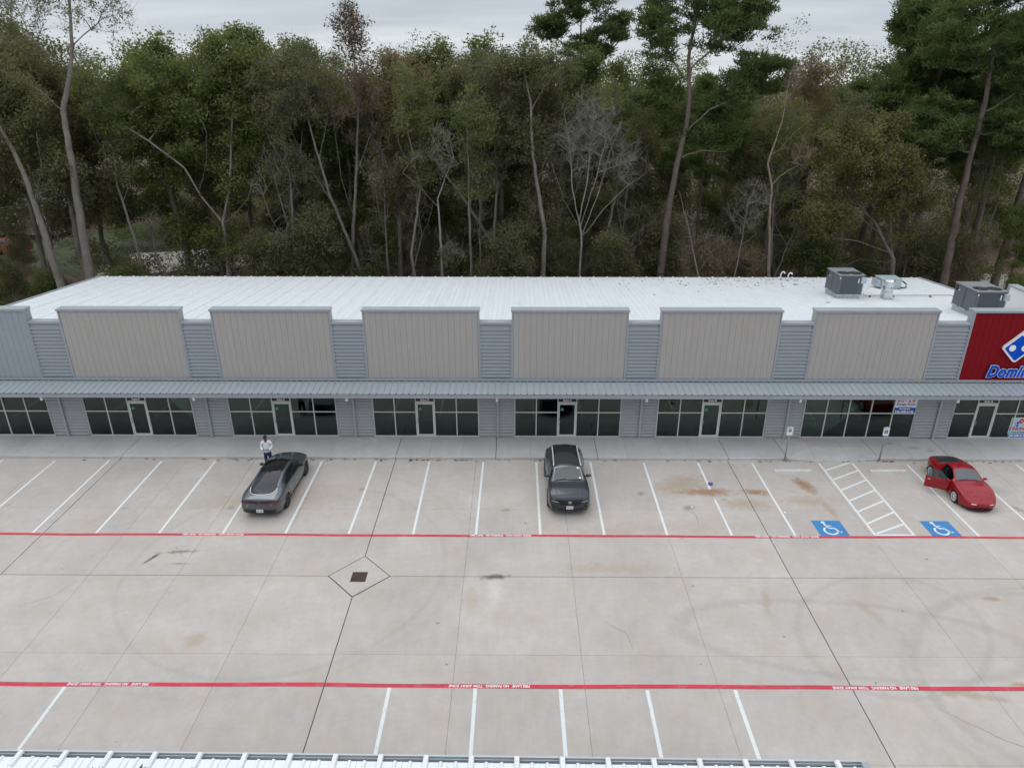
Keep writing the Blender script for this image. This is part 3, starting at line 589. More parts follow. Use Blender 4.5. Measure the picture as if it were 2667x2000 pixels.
# ================================================================ signs on the front
BRAND_BLUE = mat('sign_blue', (0.002, 0.075, 0.52), 0.6, 0, 0, spec=0.1); BRAND_RED = mat('sign_red', (0.55, 0.008, 0.02), 0.6, 0, 0, spec=0.1); SIGN_WHITE = mat('sign_white', (0.82, 0.82, 0.82), 0.35, 0, 0); SIGN_SIDE = mat('sign_return', (0.01, 0.03, 0.16), 0.5, 0, 0)
def rrect(w, h, r, n=5):
    pts = []
    for cx, cy, a0 in ((w/2 - r, h/2 - r, 0), (-w/2 + r, h/2 - r, 90), (-w/2 + r, -h/2 + r, 180), (w/2 - r, -h/2 + r, 270)):
        for k in range(n + 1): t = R(a0 + 90 * k / n); pts.append((cx + r * math.cos(t), cy + r * math.sin(t)))
    return pts
def tile_logo(name, label, c, s, y, depth, parent=None):
    """a tilted two-part tile: blue square with two dots, red square with one"""
    e = empty(name, (c[0], y, c[1]), parent=parent); ca, sa = math.cos(R(45)), math.sin(R(45))
    rot = lambda pts, ox=0, oy=0: [((p[0] + ox) * ca - (p[1] + oy) * sa, (p[0] + ox) * sa + (p[1] + oy) * ca) for p in pts]
    W, H = 2.25 * s, 1.15 * s
    MB().prism(rot(rrect(W, H, 0.14 * s)), -depth, 0, 'y').build('backing', SIGN_WHITE, e)
    MB().prism(rot(rrect(1.02 * s, 0.97 * s, 0.07 * s), -0.53 * s), -depth - 0.012, -depth - 0.001, 'y').build('blue_field', BRAND_BLUE, e)
    MB().prism(rot(rrect(0.98 * s, 0.97 * s, 0.07 * s), 0.55 * s), -depth - 0.012, -depth - 0.001, 'y').build('red_field', BRAND_RED, e)
    disc = lambda x, y_: [(x + 0.17 * s * math.cos(t), y_ + 0.17 * s * math.sin(t)) for t in np.linspace(0, 2*math.pi, 20, endpoint=False)]
    for p in ((-0.75 * s, 0.22 * s), (-0.31 * s, -0.22 * s), (0.55 * s, 0.0)):
        q = rot([p])[0]; MB().prism(disc(*q), -depth - 0.022, -depth - 0.013, 'y').build('dot', SIGN_WHITE, e)
    if label: tag(e, label, 'sign')
    return e
tile_logo('tile_logo_sign', 'tilted white edged blue and red tile sign with dots on the red parapet', (25.93, 5.78), 1.0, YF - 0.03, 0.12)
nm = empty('lettering_sign', (25.80, YF - 0.02, 4.08)); tag(nm, 'blue slanted sign lettering with white edges low on the red parapet', 'sign')
def letters(name, off, ext, dy, m, par=nm):
    return put_text(name, par, "Domino's", 0.86, m, (0, dy, 0), UPRIGHT, ext=ext, off=off, shear=0.22, space=1.06)
_t = letters('letter_return', 0.06, 0.045, -0.05, SIGN_SIDE); _w = letters('letter_outline', 0.06, 0.006, -0.104, SIGN_WHITE); _b = letters('letter_face', 0.036, 0.006, -0.118, BRAND_BLUE)
_s = 3.05 / (max(v.co.x for v in _w.data.vertices) - min(v.co.x for v in _w.data.vertices))
for o in (_t, _w, _b): o.scale = (_s, 1, 1)

po = empty('window_poster', (20.64, YF + 0.036, 1.60)); tag(po, 'white and blue job poster with red prices at the top of the shop window', 'poster')
PO_WHITE = mat('poster_white', (0.84, 0.85, 0.87), 0.5, 0, 0); PO_BLUE = mat('poster_blue', (0.012, 0.11, 0.42), 0.6, 0, 0, spec=0.1); PO_RED = mat('poster_red', (0.45, 0.012, 0.04), 0.6, 0, 0, spec=0.1)
box('sheet', PO_WHITE, po, -0.60, 0.60, -0.003, 0.0, 0.36, 1.24); box('band', PO_BLUE, po, -0.60, 0.60, -0.0035, 0.0005, 0.0, 0.355)
for s, sz, m, z, w_ in (('$12 - $18', 0.30, PO_RED, 0.77, 0.92), ('Average Hourly', 0.17, PO_BLUE, 0.555, 1.0), ('with Tips, Mileage, Bonus', 0.085, mat('poster_grey', (0.35, 0.38, 0.42), 0.5, 0, 0), 0.41, 0.8),
                        ('Text for Information', 0.09, PO_WHITE, 0.29, 0.6), ('346-208-2146', 0.19, PO_WHITE, 0.12, 0.98)):
    put_text('lettering', po, s, sz, m, (0, -0.006, z), UPRIGHT, width=w_, off=0.006)
ph = empty('hiring_poster', (27.02, YF + 0.036, 0.22)); tag(ph, 'pale job poster with red hiring lettering in the lowest shop window pane', 'poster')
box('sheet', mat('poster_pale', (0.42, 0.55, 0.58), 0.5, 0, 0), ph, -0.55, 0.55, -0.003, 0, 0.0, 1.18); box('band', PO_BLUE, ph, -0.55, 0.55, -0.0035, 0.0005, -0.001, 0.2)
for s, sz, m, z, w_ in (('HIRING', 0.27, PO_RED, 0.50, 1.0), ('Drivers & Insiders', 0.12, PO_BLUE, 0.30, 0.95), ('346-208-2146', 0.15, PO_WHITE, 0.095, 0.95)):
    put_text('lettering', ph, s, sz, m, (0, -0.006, z), UPRIGHT, width=w_, off=0.006)
lg = tile_logo('small_tile', None, (-0.08, 0.88), 0.24, -0.004, 0.004, parent=ph)
for ch in list(lg.children):       # keep the poster to three levels: poster > small_tile pieces
    pass

# ================================================================ rooftop plant
UNIT = mat('unit_grey', (0.115, 0.125, 0.14), 0.5, 0.1, 0.06, 3); UNIT_TOP = mat('unit_top', (0.21, 0.22, 0.23), 0.5, 0.1, 0.08, 2); COIL = mat('coil_grey', (0.075, 0.085, 0.10), 0.6, 0.2, 0.15, 60)
CURB = mat('curb_galv', (0.45, 0.50, 0.53), 0.45, 0.4, 0.1, 4); WOODB = mat('wood_block', (0.30, 0.20, 0.13), 0.8, 0, 0.2, 9)
def ac_unit(x0, x1, y0, y1, label):
    zc = max(roofz(y0), roofz(y1)); zl = roofz(y1) - 0.02; e = empty('rooftop_unit', ((x0+x1)/2, (y0+y1)/2, zl)); W, D = (x1-x0)/2, (y1-y0)/2
    zb = zc - zl + 0.24; zt = zb + 1.14
    box('curb', CURB, e, -W + 0.04, W - 0.12, -D + 0.06, D - 0.06, 0, zb - 0.06)
    rl = MB().box(-W - 0.02, W + 0.02, -D - 0.02, -D + 0.09, zb - 0.059, zb + 0.02).box(-W - 0.02, W + 0.02, D - 0.09, D + 0.02, zb - 0.059, zb + 0.02).box(-W - 0.02, -W + 0.09, -D + 0.0905, D - 0.0905, zb - 0.058, zb + 0.019).box(W - 0.09, W + 0.02, -D + 0.0905, D - 0.0905, zb - 0.058, zb + 0.019)
    rl.build('base_rail', CURB, e)
    for k in (-0.45, 0.35): box('lift_slot', WOODB, e, k * W - 0.1, k * W + 0.1, -D - 0.024, -D - 0.0205, zb - 0.03, zb + 0.005); box('lift_slot', BLACK, e, -W - 0.024, -W - 0.0205, k * D - 0.1, k * D + 0.1, zb - 0.03, zb + 0.005)
    bevel(box('cabinet', UNIT, e, -W, W, -D, D, zb + 0.021, zt), 0.012, 1)
    bevel(box('top_cover', UNIT_TOP, e, -W - 0.03, W + 0.03, -D - 0.03, D + 0.03, zt + 0.001, zt + 0.06), 0.012, 1)
    ce = MB().box(-W + 0.16, W - 0.32, -D - 0.012, -D - 0.001, zb + 0.08, zt - 0.06); ce.build('coil_guard', COIL, e)
    for k in range(14): z = zb + 0.1 + k * 0.07; box('coil_fin', UNIT, e, -W + 0.165, W - 0.325, -D - 0.02, -D - 0.0121, z, z + 0.012)
    box('corner_panel', UNIT, e, W - 0.30, W - 0.02, -D - 0.015, -D - 0.0005, zb + 0.03, zt - 0.03)
    box('side_panel', UNIT, e, -W - 0.012, -W - 0.001, -D + 0.05, -0.03, zb + 0.05, zt - 0.03); box('side_panel', UNIT, e, -W - 0.012, -W - 0.001, 0.03, D - 0.05, zb + 0.05, zt - 0.03)
    box('seam', BLACK, e, -W - 0.006, -W - 0.001, -0.029, 0.029, zb + 0.05, zt - 0.03)
    box('vent', BLACK, e, -W - 0.016, -W - 0.0125, D - 0.32, D - 0.1, zt - 0.35, zt - 0.08)
    box('label_plate', PURE_WHITE, e, -W - 0.016, -W - 0.0125, D - 0.5, D - 0.4, zt - 0.32, zt - 0.26)
    box('label_plate', PURE_WHITE, e, W - 0.36, W - 0.30, -D - 0.021, -D - 0.0155, zt - 0.42, zt - 0.15); box('label_plate', PURE_WHITE, e, -W + 0.04, -W + 0.1, -D - 0.006, -D - 0.001, zt - 0.18, zt - 0.1)
    bevel(box('switch_box', CURB, e, W - 0.22, W + 0.05, -D - 0.17, -D - 0.031, zt - 0.42, zt - 0.05), 0.01, 1)
    MB().tube([(W - 0.1, -D - 0.1, zt - 0.42), (W - 0.1, -D - 0.1, zb + 0.1), (W - 0.1, -D + 0.0, zb + 0.05)], 0.02, 6).build('conduit', GALV, e)
    for fx, fy in ((-W * 0.42, -D * 0.42), (W * 0.46, -D * 0.46)):
        f_ = MB().lathe([(0.33, zt + 0.061), (0.36, zt + 0.075), (0.39, zt + 0.061)], 24, c=(fx, fy, 0)).build('fan_ring', BLACK, e, True)
        MB().lathe([(0.33, zt + 0.0615), (0.001, zt + 0.0615)], 24, c=(fx, fy, 0)).build('fan_well', BLACK, f_)
        g_ = MB()
        for k in range(3): g_.lathe([(0.08 * (k + 1), zt + 0.072), (0.08 * (k + 1) + 0.012, zt + 0.078), (0.08 * (k + 1) + 0.024, zt + 0.072)], 20, c=(fx, fy, 0))
        for k in range(6):
            t = math.pi * k / 6; g_.tube([(fx + 0.3 * math.cos(t), fy + 0.3 * math.sin(t), zt + 0.07), (fx - 0.3 * math.cos(t), fy - 0.3 * math.sin(t), zt + 0.07)], 0.008, 4)
        g_.build('fan_guard', BLACK, f_)
    return tag(e, label, 'air conditioner', 'rooftop air conditioners')
ac_unit(19.12, 20.62, 41.2, 42.95, 'dark grey rooftop air conditioner with two fans beside the round exhaust')
ac_unit(24.25, 25.85, 36.3, 38.3, 'dark grey rooftop air conditioner right behind the red parapet')

STEEL = mat('bright_steel', (0.62, 0.64, 0.66), 0.22, 0.9, 0.12, 3)
ex = empty('exhaust_fan', (22.1, 41.15, roofz(41.45) - 0.02)); zr = 0.05
box('curb_base', CURB, ex, -0.27, 0.27, -0.25, 0.25, 0, 0.12); bevel(box('housing', STEEL, ex, -0.245, 0.245, -0.225, 0.225, 0.121, 0.52), 0.01, 1)
MB().lathe([(0.26, 0.521), (0.30, 0.56), (0.30, 0.80), (0.285, 0.83), (0.285, 0.86), (0.305, 0.88), (0.30, 1.12), (0.33, 1.14), (0.28, 1.15), (0.27, 0.95), (0.001, 0.93)], 28).build('drum', STEEL, ex, True)
MB().tube([(-0.25, -0.2, 0.9), (-0.42, -0.22, 0.75), (-0.5, -0.22, 0.45), (-0.42, -0.24, 0.3), (-0.27, -0.2, 0.3)], 0.012, 5).build('cable', GALV, ex)
tag(ex, 'bright steel drum exhaust fan on a square base on the roof', 'exhaust fan')
mu = empty('supply_unit', (23.9, 44.7, roofz(44.7) - 0.05)); PALEBLUE = mat('pale_unit', (0.42, 0.49, 0.53), 0.45, 0.3, 0.06, 2)
bevel(box('cabinet', PALEBLUE, mu, -0.62, 0.62, -0.5, 0.5, 0.12, 0.70), 0.015, 1); box('top_cover', PALEBLUE, mu, -0.65, 0.65, -0.53, 0.53, 0.701, 0.73)
for x in (-0.5, 0.45): box('rail', BLACK, mu, x, x + 0.08, -0.5, 0.5, 0.0, 0.119)
box('intake_hood', CURB, mu, -0.85, -0.621, -0.4, 0.4, 0.2, 0.6)
MB().tube([(0.6, -0.2, 0.5), (0.85, -0.22, 0.52), (1.05, -0.25, 0.35), (1.1, -0.28, 0.16), (0.95, -0.28, 0.1), (0.6, -0.2, 0.14)], 0.045, 7).build('hose', BLACK, mu, True)
MB().tube([(-0.1, -0.62, 0.07), (0.4, -0.66, 0.07), (0.7, -0.6, 0.07)], 0.05, 7).build('hose', BLACK, mu, True)
tag(mu, 'low pale metal supply unit with black hoses near the back edge of the roof', 'air unit')
def gooseneck(x, y, lab):
    z = roofz(y); e = empty('gooseneck_vent', (x, y, z))
    MB().tube([(0, 0, 0), (0, 0, 0.42), (0.05, 0, 0.53), (0.14, 0, 0.57), (0.23, 0, 0.52), (0.26, 0, 0.45)], 0.045, 8).build('pipe', PURE_WHITE, e, True)
    MB().lathe([(0.13, 0.0), (0.09, 0.04), (0.05, 0.09)], 12).build('boot', mat('grey_boot', (0.3, 0.3, 0.3), 0.7, 0, 0.1), e, True)
    tag(e, lab, 'vent pipe', 'white roof vent pipes')
gooseneck(17.95, 47.3, 'white hooked vent pipe, the one nearer the long bare roof'); gooseneck(18.3, 46.9, 'white hooked vent pipe, the one nearer the air conditioner')
sv = empty('stub_vent', (18.3, 45.5, roofz(45.5))); MB().tube([(0, 0, 0), (0, 0, 0.3)], 0.05, 8).build('pipe', PURE_WHITE, sv); MB().lathe([(0.12, 0.29), (0.1, 0.36), (0.001, 0.38)], 10).build('cap', CURB, sv, True); MB().lathe([(0.16, 0.0), (0.1, 0.05), (0.05, 0.1)], 10).build('boot', mat('grey_boot', (0, 0, 0)), sv, True)
tag(sv, 'short capped roof vent just before the two hooked pipes', 'vent pipe')
sv = empty('stub_vent', (18.15, 39.95, roofz(39.95))); MB().tube([(0, 0, 0), (0, 0, 0.36)], 0.045, 8).build('pipe', PURE_WHITE, sv); MB().lathe([(0.15, 0.0), (0.1, 0.03), (0.05, 0.07)], 10).build('boot', mat('grey_boot', (0, 0, 0)), sv, True)
tag(sv, 'plain white pipe vent alone on the roof before the air conditioner', 'vent pipe')
sv = empty('stub_vent', (22.75, 46.2, roofz(46.2))); MB().tube([(0, 0, 0), (0, 0, 0.34)], 0.06, 8).build('pipe', PURE_WHITE, sv); MB().lathe([(0.2, 0.0), (0.1, 0.03), (0.06, 0.07)], 10).build('boot', mat('grey_boot', (0, 0, 0)), sv, True)
tag(sv, 'short white vent beside the pale supply unit', 'vent pipe')
gl = empty('gas_line', (21.0, 41.6, roofz(41.6)))
MB().tube([(-0.1, 0, 0.2), (0.0, 0, 0.11), (5.2, 0.1, 0.11), (5.7, -1.2, 0.16), (5.5, -2.6, 0.3), (5.2, -3.5, 0.45), (4.86, -3.6, 0.5)], 0.022, 6).build('pipe', mat('pipe_dark', (0.12, 0.12, 0.12), 0.5, 0.3, 0.1), gl)
for x in (0.35, 1.75, 4.0): box('support_block', WOODB, gl, x - 0.04, x + 0.04, -0.06, 0.1, -0.02, 0.088)
tag(gl, 'thin dark gas pipe on wooden blocks between the rooftop units', 'pipe')
# leaves fallen on the roof and along the kerb
LEAF_BROWN = mat('fallen_leaf', (0.13, 0.095, 0.07), 0.8, 0, 0.4, 5)
b = MB()
for k in range(120):
    x = random.gauss(13.0, 4.2); y = 47.9 - abs(random.gauss(0, 2.2)); i = round((x - XL) / PW * 3 - 0.5); x = XL + (i + 0.5) * PW / 3 + random.choice((-0.06, 0.06)) + random.uniform(-0.02, 0.02)
    z = roofz(y) + 0.015; a = random.uniform(0, 6.3); s = random.uniform(0.03, 0.065)
    if not XL + 1 < x < XR - 0.5: continue
    q = [(x + s * math.cos(a + t) * (1 if j % 2 else 1.5), y + s * math.sin(a + t) * 1.6, z + random.uniform(0, 0.03)) for j, t in enumerate((0, 1.57, 3.14, 4.71))]; b.add(q, [(0, 1, 2, 3)])
tag(b.build('fallen_leaves', LEAF_BROWN), 'dead leaves caught along the ribs of the white roof', kind='stuff')
b = MB()
for k in range(170):
    x = random.choice((random.uniform(-23, 6), random.gauss(-3, 2.5), random.uniform(5, 26))); y = 31.95 - abs(random.gauss(0, 0.09))
    if random.random() < 0.22: y = random.uniform(15, 31.5); x = random.uniform(-20, 22)
    a = random.uniform(0, 6.3); s = random.uniform(0.02, 0.055) * (1 if y > 31.6 else 0.45)
    b.add([(x + s * 1.6 * math.cos(a + t) * (1 if j % 2 else 1.5), y + s * math.sin(a + t), 0.012 + random.uniform(0, 0.02)) for j, t in enumerate((0, 1.57, 3.14, 4.71))], [(0, 1, 2, 3)])
tag(b.build('leaf_litter', LEAF_BROWN), 'dead leaves and grit blown against the kerb', kind='stuff')

# ================================================================ wheel stops and accessible parking signs
STOP = mat('stop_concrete', (0.60, 0.61, 0.60), 0.85, 0, 0.1, 6, bump=0.3, bscale=30, dirt=(0.2, 0.19, 0.17), dirt_amt=0.5, dscale=2.5)
for x, lab in ((13.78, 'pale concrete wheel stop left of the striped aisle'), (18.55, 'chipped concrete wheel stop right of the striped aisle')):
    e = empty('wheel_stop', (x, 30.87, 0.0))
    MB().prism([(-0.075, 0.001), (0.075, 0.001), (0.07, 0.06), (0.045, 0.115), (-0.045, 0.115), (-0.07, 0.06)], -0.92, 0.92, 'x').build('block', STOP, e)
    for k in (-0.6, 0.6): MB().tube([(k, 0, 0.11), (k, 0, 0.119)], 0.018, 8).build('pin', GALV, e)
    tag(e, lab, 'wheel stop', 'concrete wheel stops')
SIGN_GREEN = mat('sign_green', (0.03, 0.25, 0.13), 0.5, 0, 0); SIGN_BLUE = mat('sign_deep_blue', (0.012, 0.05, 0.30), 0.5, 0, 0)
def park_sign(x, y, lab, van):
    e = empty('accessible_parking_sign', (x, y, 0.0))
    MB().tube([(0, 0, 0), (0, 0, 2.02)], 0.036, 10).build('pole', GALV, e, True)
    MB().lathe([(0.09, 0.0), (0.08, 0.03), (0.032, 0.05)], 12).build('base_collar', GALV, e, True)
    p = MB().prism(rrect(0.31, 0.47, 0.03), -0.036, -0.032, 'y').build('sign_plate', PURE_WHITE, e, loc=(0, 0, 1.77))
    for a, b_, c_, d_ in ((-0.14, 0.14, 0.213, 0.219), (-0.14, 0.14, -0.219, -0.213), (-0.14, -0.134, -0.2129, 0.2129), (0.134, 0.14, -0.2129, 0.2129)): box('border', SIGN_GREEN, p, a, b_, -0.0385, -0.0365, c_, d_)
    box('blue_square', SIGN_BLUE, p, -0.075, 0.075, -0.039, -0.0365, -0.06, 0.09) if not van else box('blue_square', SIGN_BLUE, p, -0.085, 0.085, -0.039, -0.0365, -0.12, 0.06)
    s = MB(); chair_strokes(s, 0.14 if not van else 0.155, 0.0, 0.015 if not van else -0.03, lambda u, v: (u, -0.041, v), 0.075); s.build('symbol', PURE_WHITE, p)
    put_text('lettering', p, 'RESERVED', 0.052, SIGN_GREEN, (0, -0.039, 0.175), UPRIGHT, width=0.24, off=0.001)
    put_text('lettering', p, 'PARKING', 0.045, SIGN_GREEN, (0, -0.039, 0.128 if not van else 0.11), UPRIGHT, width=0.2, off=0.001)
    if not van: put_text('lettering', p, 'VAN ACCESSIBLE', 0.03, SIGN_GREEN, (0, -0.039, -0.12), UPRIGHT, width=0.2)
    return tag(e, lab, 'sign', 'accessible parking signs')
park_sign(13.74, 31.88, 'accessible parking sign on a thin pole before the ribbed wall', False)
park_sign(18.55, 31.86, 'accessible parking sign on a thin pole before the large shop window', True)

# ================================================================ litter
def crumple(name, m, x, y, s, lab, cat, seed):
    r = np.random.default_rng(seed); bm = bmesh.new(); bmesh.ops.create_icosphere(bm, subdivisions=2, radius=1)
    for v in bm.verts: v.co *= 0.65 + 0.6 * r.random(); v.co.z *= 0.5; v.co.x *= 1.25
    zmin = min(v.co.z for v in bm.verts)
    for v in bm.verts: v.co.z -= zmin
    me = bpy.data.meshes.new(name); bm.to_mesh(me); bm.free(); me.materials.append(m)
    o = inst(name, me, None, (x, y, 0.002), r.random() * 6, (s, s, s)); return tag(o, lab, cat)
PURPLE = mat('purple_wrap', (0.10, 0.045, 0.30), 0.45, 0, 0.6, 14, dirt=(0.5, 0.06, 0.10), dirt_amt=0.9, dscale=9)
crumple('crumpled_wrapper', PURPLE, 9.40, 29.62, 0.11, 'crumpled purple and red wrapper lying on a stall line', 'litter', 3)
for i, (x, y, s, lab) in enumerate(((12.15, 27.2, 0.05, 'scrap of white paper beside a stall line near the blue square'), (8.05, 27.65, 0.04, 'small white scrap beside a brown stain'), (-2.82, 20.1, 0.05, 'small pink scrap alone in the driving lane'), (11.62, 28.85, 0.035, 'white scrap beside a rust stain on the dark joint'))):
    crumple('paper_scrap', mat('scrap_pink', (0.6, 0.38, 0.42), 0.8, 0, 0.2, 9) if i == 2 else PURE_WHITE, x, y, s, lab, 'litter', 20 + i)

# ================================================================ the building the camera hovers over
NX1 = 7.05; NX0 = -32.0; NYE = 10.30; NYR = -3.6
def nz(y): return 5.33 + 0.0833 * (NYE - y)
nb_ = empty('near_building', (-12, 3.5, 0), R(-0.45)); tag(nb_, 'white ribbed metal roof edge with a grey gutter along the bottom', 'building')
NB = (12, -3.5, 0)
w = MB().box(NX0 + 0.1, NX1 - 0.1, NYR, NYE - 0.2, 0.002, 5.2); o = w.build('wall', SLATE_LOW, nb_, loc=NB)
nr = MB().add([(NX0, NYR, nz(NYR) - 0.08), (NX1 - 0.12, NYR, nz(NYR) - 0.08), (NX1 - 0.12, NYE - 0.12, nz(NYE) - 0.08), (NX0, NYE - 0.12, nz(NYE) - 0.08), (NX0, NYR, nz(NYR) - 0.01), (NX1 - 0.12, NYR, nz(NYR) - 0.01), (NX1 - 0.12, NYE - 0.12, nz(NYE) - 0.01), (NX0, NYE - 0.12, nz(NYE) - 0.01)],
               [(0,3,2,1),(4,5,6,7),(0,1,5,4),(1,2,6,5),(2,3,7,6),(3,0,4,7)]).build('roof', WHITE_ROOF, nb_, loc=NB)
NP = 42; NW = (NX1 - 0.12 - NX0) / NP; sm = sheet_mesh(NW, NYR, NYE - 0.06, nz(NYR), nz(NYE - 0.06), 3, 0.034)
cm = MB(); y0_, y1_ = NYE - 0.30, NYE + 0.07
cm.add([(-0.06, y0_, nz(y0_) + 0.008), (0.06, y0_, nz(y0_) + 0.008), (0.06, y1_, nz(y1_) + 0.008), (-0.06, y1_, nz(y1_) + 0.008), (-0.045, y0_, nz(y0_) + 0.05), (0.045, y0_, nz(y0_) + 0.05), (0.045, y1_, nz(y1_) + 0.06), (-0.045, y1_, nz(y1_) + 0.06)], [(0,3,2,1),(4,5,6,7),(0,1,5,4),(1,2,6,5),(2,3,7,6),(3,0,4,7)])
cm = cm.mesh('rib_closure', mat('closure_metal', (0, 0, 0)))
st = MB().add([(-0.05, 0, 0), (0.09, 0.02, 0), (0.06, 0.16, 0), (0.02, 0.3, 0), (-0.03, 0.2, 0)], [(0, 1, 2, 3, 4)]).mesh('leaf_clump', LEAF_BROWN)
for i in range(NP):
    inst('roof_panel', sm, nr, (NX0 + NW * i, 0, 0.002 * (i % 2))); inst('rib_closure', cm, nr, (NX0 + NW * (i + 0.5), 0, 0))
    if random.random() < 0.7: y_ = NYE - 0.5 - random.uniform(0, 0.1); inst('leaf_clump', st, nr, (NX0 + NW * (i + 0.5) + random.uniform(-0.09, 0.05), y_, nz(y_) + 0.045), random.uniform(-0.8, 0.8), (0.8, random.uniform(0.5, 1.1), 1))
gy = NYE + 0.031; gb = MB().box(NX0, NX1, gy, gy + 0.008, nz(NYE) - 0.12, nz(NYE) - 0.02).box(NX0, NX1, gy + 0.0085, gy + 0.07, nz(NYE) - 0.12, nz(NYE) - 0.075).box(NX0, NX1, gy + 0.0705, gy + 0.085, nz(NYE) - 0.12, nz(NYE) - 0.03).box(NX0, NX1, gy + 0.062, gy + 0.10, nz(NYE) - 0.0295, nz(NYE) - 0.015)
gb.build('gutter', mat('pale_gutter', (0.40, 0.44, 0.47), 0.4, 0, 0.05, 2), nb_, loc=NB)
rk = MB().add([(NX1 - 0.118, NYR, nz(NYR) - 0.2), (NX1 + 0.03, NYR, nz(NYR) - 0.2), (NX1 + 0.03, NYE + 0.03, nz(NYE) - 0.2), (NX1 - 0.118, NYE + 0.03, nz(NYE) - 0.2), (NX1 - 0.118, NYR, nz(NYR) + 0.06), (NX1 + 0.03, NYR, nz(NYR) + 0.06), (NX1 + 0.03, NYE + 0.03, nz(NYE) + 0.06), (NX1 - 0.118, NYE + 0.03, nz(NYE) + 0.06)], [(0,3,2,1),(4,5,6,7),(0,1,5,4),(1,2,6,5),(2,3,7,6),(3,0,4,7)])
rk.build('rake_trim', SLATE_TRIM, nb_, loc=NB)
# ================================================================ vehicles
def pchip(pts):
    x = np.array([p[0] for p in pts], float); y = np.array([p[1] for p in pts], float); h = np.diff(x); d = np.diff(y) / h; m = np.zeros(len(x))
    m[0], m[-1] = d[0], d[-1]
    for i in range(1, len(x) - 1):
        if d[i-1] * d[i] > 0: w1, w2 = 2*h[i] + h[i-1], h[i] + 2*h[i-1]; m[i] = (w1 + w2) / (w1 / d[i-1] + w2 / d[i])
    def f(q):
        q = np.clip(q, x[0], x[-1]); i = np.clip(np.searchsorted(x, q) - 1, 0, len(x) - 2); t = (q - x[i]) / h[i]
        return (2*t**3 - 3*t**2 + 1) * y[i] + (t**3 - 2*t**2 + t) * h[i] * m[i] + (-2*t**3 + 3*t**2) * y[i+1] + (t**3 - t**2) * h[i] * m[i+1]
    return f

